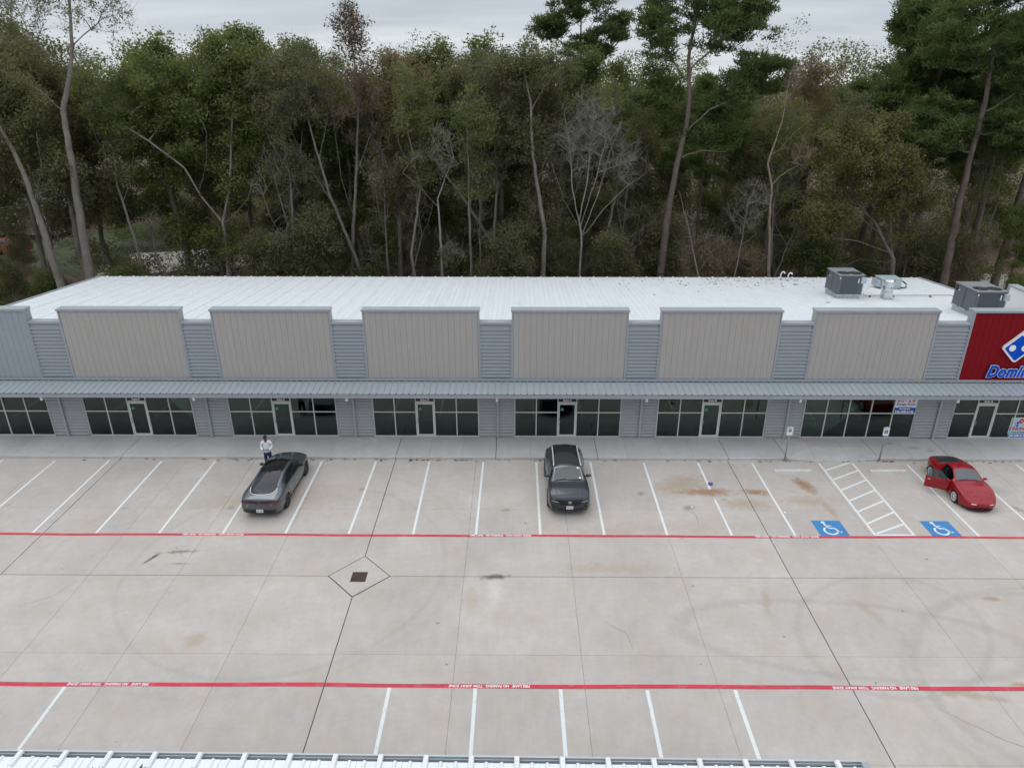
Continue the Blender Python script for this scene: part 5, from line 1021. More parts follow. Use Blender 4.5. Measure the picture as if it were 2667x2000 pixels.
# ---- small red two-seater with its passenger door open
REDP = mat('red_car_paint', (0.27, 0.004, 0.012), 0.25, 0.1, 0.03, 0.7, coat=0.35, spec=0.4); SEAT = mat('black_cloth', (0.015, 0.015, 0.016), 0.85, 0, 0.2, 20)
Z = Car('parked_two_seater', dict(ya=-1.88, yb=1.86, keys=[-1.02, -0.52, 0.10, 0.60, 0.66, 0.55, -0.50, 1.75], arches=[(-1.13, 0.285, 0.325), (1.13, 0.285, 0.325)], curves=dict(
    zc=[(-1.88, 0.77), (-1.6, 0.84), (-1.02, 0.89), (-0.75, 1.06), (-0.52, 1.185), (-0.2, 1.225), (0.10, 1.19), (0.35, 1.03), (0.60, 0.875), (0.75, 0.845), (1.1, 0.79), (1.5, 0.70), (1.75, 0.605), (1.86, 0.53)],
    ze=[(-1.88, 0.745), (-1.6, 0.81), (-1.02, 0.85), (-0.75, 0.98), (-0.52, 1.10), (-0.2, 1.145), (0.10, 1.12), (0.35, 0.975), (0.60, 0.835), (0.75, 0.815), (1.1, 0.765), (1.5, 0.675), (1.75, 0.58), (1.86, 0.505)],
    we=[(-1.88, 0.50), (-1.5, 0.58), (-1.02, 0.60), (-0.52, 0.49), (-0.2, 0.49), (0.10, 0.52), (0.35, 0.585), (0.60, 0.645), (0.8, 0.635), (1.3, 0.58), (1.7, 0.50), (1.86, 0.44)],
    zb=[(-1.88, 0.70), (-1.4, 0.80), (-1.0, 0.815), (-0.4, 0.775), (0.3, 0.775), (0.7, 0.785), (1.13, 0.745), (1.5, 0.65), (1.75, 0.55), (1.86, 0.48)],
    wb=[(-1.88, 0.60), (-1.6, 0.70), (-1.13, 0.765), (-0.5, 0.735), (0.3, 0.74), (1.0, 0.765), (1.4, 0.745), (1.7, 0.66), (1.86, 0.54)],
    wm=[(-1.88, 0.66), (-1.6, 0.77), (-1.13, 0.84), (-0.5, 0.79), (0.3, 0.79), (1.0, 0.83), (1.4, 0.81), (1.7, 0.73), (1.86, 0.60)],
    zm=[(-1.88, 0.50), (0, 0.48), (1.86, 0.40)], ws=[(-1.88, 0.58), (-1.5, 0.74), (0, 0.77), (1.4, 0.76), (1.7, 0.66), (1.86, 0.52)], zs=[(-1.88, 0.26), (-1.4, 0.16), (0, 0.13), (1.5, 0.14), (1.86, 0.15)])))
# facing the camera the car's right side is on the left of the picture; local x is right
Z.build_shell(REDP, [('windscreen', 'C', 0.10, 0.60, 0.07, 1, 0), ('rear_window', 'C', -1.02, -0.56, 0.12, 1, 0), ('roof', 'C', -0.56, 0.10, 0, 1, 0), ('boot_lid', 'C', -1.80, -1.06, 0.0, 1, 0),
    ('hole', 'A', -0.50, 0.55, 0.14, 1, 1), ('hole', 'B', -0.50, 0.50, 0.0, 0.92, 1), ('door2', 'A', -0.50, 0.55, 0.14, 1, -1), ('window2', 'B', -0.48, 0.42, 0.1, 0.9, -1), ('bonnet', 'C', 0.66, 1.70, 0, 1, 0), ('cowl', 'C', 0.60, 0.66, 0, 1, 0)],
    dict(windscreen=mat('grey_screen', (0.045, 0.05, 0.055), 0.03, 0, 0.15, 4, spec=0.85, coat=0.5), rear_window=CARGLASS, window=CARGLASS, boot_lid=mat('black_boot', (0.02, 0.02, 0.021), 0.35, 0, 0.05, coat=0.4), cowl=BLACK))
Z.cap(1, 0.15, 0.15, REDP, 'front_bumper'); Z.cap(-1, 0.10, 0.26, REDP, 'rear_bumper')
Z.cap_patch('mouth', BLACK, 1, [(-0.30, 0.235), (0.30, 0.235), (0.36, 0.30), (-0.36, 0.30)], 0.007, 10, 2)
MB().prism([(-0.66, 1.55), (-0.55, 1.88), (-0.3, 2.02), (0, 2.06), (0.3, 2.02), (0.55, 1.88), (0.66, 1.55)], 0.10, 0.145, 'z').build('front_lip', BLACK, Z.root)
for sx in (1, -1):
    Z.cap_patch('indicator', mat('lamp_white', (0.70, 0.70, 0.68), 0.2, 0, 0, coat=0.6), 1, [(sx * 0.29, 0.385), (sx * 0.49, 0.385), (sx * 0.49, 0.43), (sx * 0.29, 0.43)], 0.008, 6, 2)
    Z.strip('side_marker', mat('marker_amber', (0.25, 0.05, 0.01), 0.3, 0, 0), 1.60, 1.70, 'A', 0.48, 0.6, sx, 0.004)
    # outline of the folded-away head lamp
    hl = []
    for y, x in ((1.66, 0.27), (1.42, 0.25), (1.42, 0.50), (1.62, 0.50)):
        h = Z.half(y); hl.append((sx * x, y, float(np.interp(x, h[::-1, 0][:Z.nC + 1], h[::-1, 1][:Z.nC + 1])) + 0.003))
    MB().tube(hl, 0.004, 4).build('head_lamp_line', mat('dark_red_gap', (0.06, 0.003, 0.006), 0.5, 0, 0), Z.root)
    Z.rail('bonnet_line', mat('dark_red_gap', (0, 0, 0)), Z.nA + Z.nB, 0.68, 1.70, sx, 0.005, 0.0)
    MB().tube([(sx * 0.2 + 0.25, 0.64, 0.885), (sx * 0.2 - 0.15, 0.59, 0.905)], 0.009, 5).build('wiper', BLACK, Z.root)
    Z.cap_patch('tail_light', LAMP_RED, -1, [(sx * 0.3, 0.52), (sx * 0.52, 0.52), (sx * 0.52, 0.62), (sx * 0.3, 0.62)], 0.007, 5, 2)
for k in (1, -1): Z.strip('bonnet_line', mat('dark_red_gap', (0, 0, 0)), 1.70, 1.709, 'C', 0, 1, k, 0.002)
Z.strip('shut_line', DARKGAP, 0.55, 0.562, 'A', 0.14, 1, -1, 0.002); Z.strip('shut_line', DARKGAP, -0.51, -0.498, 'A', 0.14, 1, -1, 0.002)
for y in (-1.13, 1.13):
    for sx in (1, -1): Z.wheel(sx * 0.745, y, 0.285, 0.20, RIM_WHITE, TYRE, 10, 0.205)
    Z.well(y, 0.285, 0.325, 0.28)
MB().box(-0.7, 0.70, -1.75, 1.7, 0.11, 0.22).build('floor_pan', BLACK, Z.root); box('dashboard', SEAT, Z.root, -0.66, 0.66, 0.42, 0.70, 0.22, 0.76)
MB().prism([(-0.68, 0.22), (0.68, 0.22), (0.68, 0.78), (0.50, 1.09), (0.30, 1.15), (-0.30, 1.15), (-0.50, 1.09), (-0.68, 0.78)], -0.60, -0.545, 'y').build('bulkhead', SEAT, Z.root)
for sx in (1, -1):
    se = empty('seat', (sx * 0.33, -0.1, 0.22), parent=Z.root); bevel(box('cushion', SEAT, se, -0.22, 0.22, -0.25, 0.28, 0, 0.18), 0.04); bevel(box('backrest', SEAT, se, -0.22, 0.22, -0.38, -0.24, 0.05, 0.70), 0.05)
hl_ = []; ys_ = np.linspace(-1.04, 0.10, 14)          # black lining under the roof and rear window
for y in ys_:
    for p in Z.section(y)[Z.nA + Z.nB + 1:Z.nA + Z.nB + 2 * Z.nC]: hl_.append((p[0] * 0.96, y, p[1] - 0.025))
w_ = 2 * Z.nC - 1; MB().add(hl_, [(i*w_+j, i*w_+j+1, (i+1)*w_+j+1, (i+1)*w_+j) for i in range(13) for j in range(w_ - 1)]).build('headlining', SEAT, Z.root, True)
# the open door hinges at its front edge; a curved skin with an inner trim
dv, di = [], []; ys_ = np.linspace(-0.49, 0.54, 12); rows = range(2, Z.nA + 1)
for y in ys_:
    h = Z.half(y)
    for k in rows: dv.append((h[k][0], y, h[k][1])); di.append((h[k][0] - 0.055, y, h[k][1]))
nr_ = len(list(rows)); fc = [(i*nr_+j, i*nr_+j+1, (i+1)*nr_+j+1, (i+1)*nr_+j) for i in range(11) for j in range(nr_-1)]; n0 = len(dv)
edge = [i * nr_ for i in range(12)] + [11 * nr_ + j for j in range(1, nr_)] + [i * nr_ + nr_ - 1 for i in range(10, -1, -1)] + [j for j in range(nr_ - 2, 0, -1)]
dm_ = MB().add(dv + di, fc + [tuple(n0 + i for i in reversed(q)) for q in fc] + [(a, b, n0 + b, n0 + a) for a, b in zip(edge, edge[1:] + edge[:1])])
hx, hy = 0.77, 0.55; dm_.v = [(p[0] - hx, p[1] - hy, p[2]) for p in dm_.v]
dd = dm_.build('door', REDP, Z.root, True, loc=(hx, hy, 0)); dd.rotation_euler = (0, 0, R(66)); dd['label'] = 'open passenger door swung wide'
box('door_trim', SEAT, dd, -0.085, -0.058, -0.95, -0.06, 0.24, 0.74)
MB().box(-0.01, 0.012, -0.95, -0.83, 0.62, 0.66).build('door_handle', CHROME, dd)
gw = MB().add([(-0.03, -0.98, 0.77), (-0.03, -0.10, 0.77), (-0.10, -0.22, 0.92), (-0.20, -0.45, 1.10), (-0.20, -0.90, 1.10)], [(0, 1, 2, 3, 4)]); gw.v += [(p[0] + 0.006, p[1], p[2]) for p in gw.v]; gw.f.append((5, 6, 7, 8, 9)); gw.f += [(i, (i+1) % 5, 5 + (i+1) % 5, 5 + i) for i in range(5)]
gw.build('window', glass('door_glass', (0.55, 0.6, 0.6), 1.0), dd)
bm = bmesh.new(); bmesh.ops.create_icosphere(bm, subdivisions=2, radius=1.0); me = bpy.data.meshes.new('mirror')
for v in bm.verts: v.co.x *= 0.085; v.co.y *= 0.055; v.co.z *= 0.06
bm.to_mesh(me); bm.free(); me.materials.append(REDP); me.polygons.foreach_set('use_smooth', [True] * len(me.polygons)); inst('mirror', me, dd, (0.07, -0.16, 0.83))
Z.mirror(0.42, 0.85, 0.74, REDP, CARGLASS, 0.85, side=(-1,))
Z.root.location = (21.13, 29.28, 0.0); Z.root.rotation_euler = (0, 0, R(180 - 3.2))
tag(Z.root, 'small red two-seater with white wheels and a door open', 'car')

# ---- red utility vehicle by the house beyond the trees
REDV = mat('far_red_paint', (0.24, 0.010, 0.010), 0.5, 0.0, 0.2, 3.0)
S = Car('parked_utility_vehicle', dict(ya=-2.2, yb=2.2, keys=[-1.9, 0.55, 1.05], arches=[(-1.35, 0.36, 0.42), (1.38, 0.36, 0.42)], curves=dict(
    zc=[(-2.2, 1.15), (-2.1, 1.3), (-1.9, 1.68), (-1.6, 1.74), (0.2, 1.74), (0.55, 1.70), (1.05, 1.12), (1.3, 1.06), (2.0, 1.0), (2.2, 0.92)], ze=[(-2.2, 1.12), (-2.1, 1.25), (-1.9, 1.60), (-1.6, 1.66), (0.2, 1.66), (0.55, 1.62), (1.05, 1.08), (1.3, 1.03), (2.0, 0.97), (2.2, 0.88)],
    we=[(-2.2, 0.7), (-1.9, 0.65), (0.2, 0.65), (0.55, 0.66), (1.05, 0.75), (2.2, 0.66)], zb=[(-2.2, 1.08), (-1.9, 1.1), (1.05, 1.05), (2.0, 0.93), (2.2, 0.84)], wb=[(-2.2, 0.8), (-1.9, 0.86), (1.5, 0.86), (2.2, 0.76)],
    wm=[(-2.2, 0.84), (-1.9, 0.91), (1.6, 0.91), (2.2, 0.82)], zm=[(-2.2, 0.7), (2.2, 0.66)], ws=[(-2.2, 0.8), (0, 0.86), (2.2, 0.76)], zs=[(-2.2, 0.36), (2.2, 0.34)])))
S.build_shell(REDV, [('windscreen', 'C', 0.55, 1.05, 0.06, 1, 0), ('rear_window', 'C', -2.1, -1.9, 0.1, 1, 0), ('window1', 'B', -0.2, 0.85, 0.12, 0.88, 1), ('window2', 'B', -0.2, 0.85, 0.12, 0.88, -1), ('window3', 'B', -1.8, -0.3, 0.12, 0.88, 1), ('window4', 'B', -1.8, -0.3, 0.12, 0.88, -1)], dict(windscreen=CARGLASS, rear_window=CARGLASS, window=CARGLASS))
S.cap(1, 0.1, 0.3, REDV, 'front_bumper'); S.cap(-1, 0.1, 0.3, REDV, 'rear_bumper')
for y in (-1.35, 1.38):
    for sx in (1, -1): S.wheel(sx * 0.8, y, 0.36, 0.22, RIM_DARK, TYRE, 5, 0.24)
    S.well(y, 0.36, 0.42, 0.3)
S.root.location = (-56.6, 78.2, -0.05); S.root.rotation_euler = (0, 0, R(96))
tag(S.root, 'red utility vehicle parked by the house beyond the trees', 'car')
# ================================================================ the person beside the saloon
def skinned(name, m, verts, edges, sub=2, parent=None, root=0):
    """verts: (x, y, z, radius or (rx, ry)); a continuous skin grown over a stick figure"""
    me = bpy.data.meshes.new(name); me.from_pydata([v[:3] for v in verts], edges, []); o = bpy.data.objects.new(name, me); col.objects.link(o)
    o.modifiers.new('skin', 'SKIN'); ss = o.modifiers.new('sub', 'SUBSURF'); ss.levels = sub; ss.render_levels = sub
    for i, v in enumerate(verts):
        r = v[3]; me.skin_vertices[0].data[i].radius = r if isinstance(r, tuple) else (r, r); me.skin_vertices[0].data[i].use_root = (i == root)
    dg = bpy.context.evaluated_depsgraph_get(); m2 = bpy.data.meshes.new_from_object(o.evaluated_get(dg)); bpy.data.objects.remove(o)
    m2.name = name; m2.materials.clear(); m2.materials.append(m); m2.polygons.foreach_set('use_smooth', [True] * len(m2.polygons))
    return inst(name, m2, parent)
SKIN = mat('skin_brown', (0.13, 0.065, 0.04), 0.5, 0, 0.05, 20); SHIRT = mat('white_shirt', (0.66, 0.68, 0.71), 0.8, 0, 0.04, 9, bump=0.5, bscale=12); NAVY = mat('navy_cloth', (0.012, 0.020, 0.075), 0.8, 0, 0.1, 12); HAIR = mat('dark_hair', (0.010, 0.008, 0.007), 0.7, 0, 0.2, 50); SHOE = mat('shoe', (0.05, 0.05, 0.055), 0.6, 0, 0)
pe = empty('person', (-12.47, 31.22, 0.0), R(6))
v = [(0, 0, 0.92, (0.15, 0.11)), (0, 0.005, 1.10, (0.135, 0.10)), (0, 0.01, 1.28, (0.16, 0.11)), (0, 0.01, 1.42, (0.12, 0.09)), (0, -0.005, 1.50, 0.055), (0, -0.04, 1.58, (0.062, 0.068)), (0, -0.045, 1.655, (0.076, 0.092)), (0, -0.03, 1.72, (0.06, 0.072))]
e_ = [(0, 1), (1, 2), (2, 3), (3, 4), (4, 5), (5, 6), (6, 7)]
for s in (1, -1):      # legs, arms and hands
    b = len(v); v += [(s*0.10, 0.0, 0.84, 0.085), (s*0.115, -0.01, 0.48, 0.058), (s*0.12, 0.015, 0.10, 0.042), (s*0.125, -0.10, 0.045, 0.038), (s*0.13, -0.17, 0.035, 0.03)]; e_ += [(0, b), (b, b+1), (b+1, b+2), (b+2, b+3), (b+3, b+4)]
    b = len(v); v += [(s*0.20, 0.01, 1.40, 0.058), (s*0.25, 0.02, 1.14, 0.043), (s*0.17, -0.19, 1.06, 0.033), (s*0.10, -0.26, 1.075, 0.028), (s*0.07, -0.29, 1.085, (0.036, 0.018))]; e_ += [(3, b), (b, b+1), (b+1, b+2), (b+2, b+3), (b+3, b+4)]
    for k, (dx_, dy_, dz, L) in enumerate(((-0.5, -0.7, 0.28, 0.075), (-0.7, -0.7, 0.1, 0.085), (-0.8, -0.6, -0.1, 0.08), (-0.8, -0.45, -0.3, 0.065))):
        c = len(v); p = np.array([s*0.066, -0.295, 1.085]); d = np.array([s*dx_, dy_, dz]) * L
        v += [(*(p + d * 0.45), 0.0095), (*(p + d * 0.8 + np.array([0, 0.006, 0.012])), 0.0085), (*(p + d + np.array([0, 0.02, 0.022])), 0.0075)]; e_ += [(b+4, c), (c, c+1), (c+1, c+2)]
    c = len(v); v += [(s*0.095, -0.275, 1.115, 0.012), (s*0.075, -0.30, 1.125, 0.009)]; e_ += [(b+3, c), (c, c+1)]
skinned('body', SKIN, v, e_, 2, pe)
tv = [(0, 0, 0.90, (0.175, 0.13)), (0, 0, 0.80, (0.155, 0.12))]; te = [(0, 1)]
for s in (1, -1): b = len(tv); tv += [(s*0.105, 0.0, 0.72, 0.105), (s*0.118, -0.01, 0.46, 0.078), (s*0.12, 0.015, 0.10, 0.07)]; te += [(1, b), (b, b+1), (b+1, b+2)]
skinned('trousers', NAVY, tv, te, 2, pe)
sv_ = [(0, 0.0, 0.80, (0.20, 0.145)), (0, 0.0, 0.95, (0.185, 0.14)), (0, 0.005, 1.15, (0.185, 0.14)), (0, 0.01, 1.32, (0.19, 0.13)), (0, 0.01, 1.43, (0.14, 0.10)), (0, 0.0, 1.495, (0.07, 0.07))]; se_ = [(0, 1), (1, 2), (2, 3), (3, 4), (4, 5)]
for s in (1, -1): b = len(sv_); sv_ += [(s*0.20, 0.01, 1.40, 0.085), (s*0.262, 0.025, 1.13, 0.072), (s*0.19, -0.17, 1.055, 0.055), (s*0.125, -0.235, 1.07, 0.046)]; se_ += [(4, b), (b, b+1), (b+1, b+2), (b+2, b+3)]
skinned('shirt', SHIRT, sv_, se_, 2, pe)
bm = bmesh.new(); bmesh.ops.create_uvsphere(bm, u_segments=20, v_segments=14, radius=1.0)
for q in list(bm.verts):
    q.co = Vector((q.co.x * 0.094, q.co.y * 0.112, q.co.z * 0.115))
bmesh.ops.delete(bm, geom=[q for q in bm.verts if q.co.z < -0.03 - (0.05 if q.co.y > 0 else -0.055)], context='VERTS')
for q in bm.verts: q.co += q.co.normalized() * (0.004 * math.sin(q.co.x * 90) * math.cos(q.co.y * 80))
me = bpy.data.meshes.new('hair'); bm.to_mesh(me); bm.free(); me.materials.append(HAIR); me.polygons.foreach_set('use_smooth', [True] * len(me.polygons)); h_ = inst('hair', me, pe, (0, -0.028, 1.672)); h_.rotation_euler = (R(24), 0, 0)
MB().tube([(0, -0.125, 1.655), (0, -0.145, 1.63), (0, -0.135, 1.622)], [0.008, 0.014, 0.01], 6).build('nose', SKIN, pe, True)
MB().box(-0.022, 0.022, -0.125, -0.112, 1.588, 1.596).build('mouth', mat('lips', (0.10, 0.035, 0.03), 0.5, 0, 0), pe)
for s in (1, -1):
    MB().lathe([(0.001, -0.011), (0.011, 0), (0.001, 0.011)], 8, c=(s * 0.032, -0.122, 1.662)).build('eye', PURE_WHITE, pe, True)
    MB().lathe([(0.001, -0.03), (0.014, -0.01), (0.016, 0.012), (0.001, 0.03)], 8, c=(s * 0.085, -0.03, 1.645)).build('ear', SKIN, pe, True)
    b = MB().prism([(-0.045, -0.17), (0.045, -0.17), (0.05, -0.05), (0.04, 0.07), (-0.04, 0.07), (-0.05, -0.05)], 0.001, 0.085, 'z').build('shoe', SHOE, pe, loc=(s * 0.122, -0.01, 0)); bevel(b, 0.02)
tag(pe, 'person in a white top and navy trousers looking down beside the grey car', 'person')
# ================================================================ house and drive beyond the trees
GRAV = mat('pale_gravel', (0.36, 0.33, 0.29), 0.95, 0, 0.35, 1.6, bump=0.8, bscale=18, dirt=(0.12, 0.09, 0.06), dirt_amt=0.8, dscale=0.5)
def blob(name, m, c, rx, ry, z, seed, label, kind='structure', ang=0):
    r = np.random.default_rng(seed); n = 40; t = np.linspace(0, 2*math.pi, n, endpoint=False); k = 1 + 0.18*np.sin(3*t + seed) + 0.1*np.sin(7*t + 2*seed) + 0.05*r.standard_normal(n)
    x = rx*k*np.cos(t); y = ry*k*np.sin(t); ca, sa = math.cos(ang), math.sin(ang)
    b = MB().add([(c[0] + ca*u - sa*w, c[1] + sa*u + ca*w, z) for u, w in zip(x, y)], [tuple(range(n))]); return tag(b.build(name, m), label, kind=kind)
blob('gravel_drive', GRAV, (-35.0, 74.5), 9.0, 5.2, -0.03, 2, 'pale gravel drive showing between the trunks', ang=0.15)
blob('gravel_path', GRAV, (43, 66.5), 6.0, 4.0, -0.03, 5, 'patch of pale bare ground showing at the far end of the trees')
GRASSP = mat('dim_grass', (0.042, 0.052, 0.020), 0.95, 0, 0.3, 1.2, bump=0.8, bscale=20, dirt=(0.10, 0.07, 0.04), dirt_amt=0.6, dscale=0.4)
blob('lawn', GRASSP, (-3, 84), 16, 7, -0.035, 7, 'strip of dim grass behind the first trees'); blob('lawn', GRASSP, (36, 96), 12, 10, -0.035, 9, 'dim grass clearing behind the pines'); blob('lawn', GRASSP, (-50, 82), 16, 12, -0.045, 11, 'grass around the house drive')
BOARDW = mat('grey_boards', (0.13, 0.115, 0.10), 0.85, 0, 0.25, 4, stretch=(1, 1, 8)); SHINGLE = mat('blue_shingle', (0.10, 0.12, 0.145), 0.85, 0, 0.15, 6)
ho = empty('house', (-64, 90, -0.05))
box('wall', BOARDW, ho, -7, 7, 0, 9, 0.0, 3.0)
MB().add([(-7.7, -0.8, 2.9), (7.7, -0.8, 2.9), (7.7, 4.5, 5.6), (-7.7, 4.5, 5.6), (7.7, 9.8, 2.9), (-7.7, 9.8, 2.9), (-7.7, -0.8, 3.05), (7.7, -0.8, 3.05), (7.7, 4.5, 5.75), (-7.7, 4.5, 5.75), (7.7, 9.8, 3.05), (-7.7, 9.8, 3.05)],
    [(0, 1, 2, 3), (3, 2, 4, 5), (6, 9, 8, 7), (9, 11, 10, 8), (0, 6, 7, 1), (5, 4, 10, 11), (0, 3, 9, 6), (3, 5, 11, 9), (1, 7, 8, 2), (2, 8, 10, 4)]).build('roof', SHINGLE, ho)
for x in (-4, 0.5, 4): wi = box('window', PURE_WHITE, ho, x - 0.6, x + 0.6, -0.05, -0.001, 1.0, 2.3); box('pane', CARGLASS, wi, x - 0.5, x + 0.5, -0.06, -0.051, 1.1, 2.2)
box('deck_floor', BOARDW, ho, -2, 8.5, -4.5, -0.06, 0.5, 0.62)
for k in range(6): box('deck_post', BOARDW, ho, -2 + 2.08*k, -1.88 + 2.08*k, -4.5, -4.38, 0.0, 1.6)
for z in (0.75, 0.97, 1.19, 1.41): box('deck_rail', BOARDW, ho, -2, 8.5, -4.53, -4.501, z, z + 0.15)
tag(ho, 'low weathered house with a blue grey roof and a board deck', 'house')

# ================================================================ trees
def bark(name, c, c2):
    m = mat(name, c, 0.9, 0, 0.30, 2.2, bump=0.8, bscale=12, dirt=c2, dirt_amt=0.75, dscale=1.3, stretch=(1, 1, 0.45)); return m
BARK_PALE = bark('pale_bark', (0.195, 0.178, 0.155), (0.085, 0.078, 0.062)); BARK_MID = bark('mid_bark', (0.17, 0.15, 0.125), (0.07, 0.065, 0.05)); BARK_PINE = bark('pine_bark', (0.135, 0.105, 0.09), (0.06, 0.045, 0.04)); BARK_BARE = bark('bare_bark', (0.235, 0.22, 0.205), (0.12, 0.11, 0.10))
def leaf_mat(name, cols, trans=0.25):
    """cols: three albedos picked leaf by leaf, shifted in large clumps"""
    m = bpy.data.materials.new(name); m.use_nodes = True; MATS[name] = m; t = m.node_tree; t.nodes.clear()
    o = t.nodes.new('ShaderNodeOutputMaterial'); geo = t.nodes.new('ShaderNodeNewGeometry'); oi = t.nodes.new('ShaderNodeObjectInfo')
    n = t.nodes.new('ShaderNodeTexNoise'); n.inputs['Scale'].default_value = 0.55; n.inputs['Detail'].default_value = 3; t.links.new(geo.outputs['Position'], n.inputs['Vector'])
    a = t.nodes.new('ShaderNodeMath'); a.operation = 'MULTIPLY_ADD'; a.inputs[1].default_value = 0.34; t.links.new(geo.outputs['Random Per Island'], a.inputs[0])
    b = t.nodes.new('ShaderNodeMath'); b.operation = 'MULTIPLY_ADD'; b.inputs[1].default_value = 1.5; b.inputs[2].default_value = -0.42; t.links.new(n.outputs['Fac'], b.inputs[0]); t.links.new(b.outputs[0], a.inputs[2])
    r = t.nodes.new('ShaderNodeValToRGB'); e = r.color_ramp.elements; e[0].position = 0.12; e[0].color = (*cols[0], 1); e[1].position = 0.9; e[1].color = (*cols[2], 1); q = e.new(0.5); q.color = (*cols[1], 1); t.links.new(a.outputs[0], r.inputs[0])
    x = t.nodes.new('ShaderNodeMixRGB'); x.blend_type = 'MULTIPLY'; x.inputs[0].default_value = 1; t.links.new(r.outputs[0], x.inputs[1]); t.links.new(oi.outputs['Color'], x.inputs[2])
    d = t.nodes.new('ShaderNodeBsdfDiffuse'); tr = t.nodes.new('ShaderNodeBsdfTranslucent'); mx_ = t.nodes.new('ShaderNodeAddShader'); y_ = t.nodes.new('ShaderNodeMixRGB'); y_.blend_type = 'MULTIPLY'; y_.inputs[0].default_value = 1; y_.inputs[2].default_value = (trans, trans, trans * 0.85, 1); t.links.new(x.outputs[0], y_.inputs[1])
    t.links.new(x.outputs[0], d.inputs[0]); t.links.new(y_.outputs[0], tr.inputs[0]); t.links.new(d.outputs[0], mx_.inputs[0]); t.links.new(tr.outputs[0], mx_.inputs[1]); t.links.new(mx_.outputs[0], o.inputs[0]); return m
OLIVE = leaf_mat('olive_leaf', ((0.060, 0.076, 0.025), (0.096, 0.110, 0.038), (0.135, 0.140, 0.055)), 0.8)
DULL = leaf_mat('dull_leaf', ((0.066, 0.073, 0.037), (0.096, 0.100, 0.050), (0.130, 0.123, 0.066)), 0.85)
RUSSET = leaf_mat('russet_leaf', ((0.085, 0.080, 0.045), (0.135, 0.104, 0.056), (0.180, 0.108, 0.064)), 0.85)
PINEN = leaf_mat('pine_needle', ((0.045, 0.066, 0.026), (0.073, 0.098, 0.037), (0.108, 0.130, 0.052)), 0.6)
DARKG = leaf_mat('dark_leaf', ((0.056, 0.070, 0.027), (0.083, 0.098, 0.040), (0.113, 0.118, 0.052)), 0.85)

def skeleton(r, trunk, limbs, blobs, step=0.7, wiggle=0.12):
    """grow from trunk and limbs to points scattered in the crown; returns nodes, parents, tips"""
    P, par = [], []
    def add_path(pts, p0):
        for p in pts: P.append(np.array(p, float)); par.append(p0); p0 = len(P) - 1
        return p0
    def resample(pts, st=0.6):
        out_ = [np.array(pts[0], float)]
        for a, b in zip(pts[:-1], pts[1:]):
            a, b = np.array(a, float), np.array(b, float); n = max(1, int(np.linalg.norm(b - a) / st)); out_ += [a + (b - a) * k / n + r.normal(0, 0.02, 3) * (k < n) for k in range(1, n + 1)]
        return out_
    add_path(resample(trunk), -1); ntr = len(P)
    for L in limbs:
        d = np.linalg.norm(np.array(P) - np.array(L[0], float), axis=1); add_path(resample(L)[1:], int(np.argmin(d)))
    A = []
    for c, rad, n in blobs:
        q = r.normal(0, 1, (n, 3)); q /= np.linalg.norm(q, axis=1)[:, None]; q *= (r.random((n, 1)) ** 0.45); A.append(np.array(c) + q * np.array(rad))
    A = np.vstack(A) if A else np.zeros((0, 3)); tips = []
    low = min(p[2] for p in P) + 2.0
    base = np.array(P); d0 = np.array([np.min(np.linalg.norm(base - a, axis=1)) for a in A]) if len(A) else np.zeros(0)
    for i in np.argsort(d0):
        a = A[i]; N_ = np.array(P); v = a - N_; dist = np.linalg.norm(v, axis=1); hor = np.hypot(v[:, 0], v[:, 1])
        cost = dist + 1.2 * np.maximum(0, 0.35 * hor - v[:, 2]) + 3.0 * np.maximum(0, low - N_[:, 2]); j = int(np.argmin(cost)); b = N_[j]; L = dist[j]; n = max(1, int(L / step))
        side = r.normal(0, 1, 3); side[2] = abs(side[2]) * 0.3; pth = []
        for k in range(1, n + 1):
            t = k / n; pth.append(b + (a - b) * t + side * L * wiggle * math.sin(math.pi * t) + np.array([0, 0, -0.05 * L * math.sin(math.pi * t)]) + r.normal(0, 0.03, 3) * (k < n))
        tips.append(add_path(pth, j))
    return np.array(P), np.array(par), tips, ntr

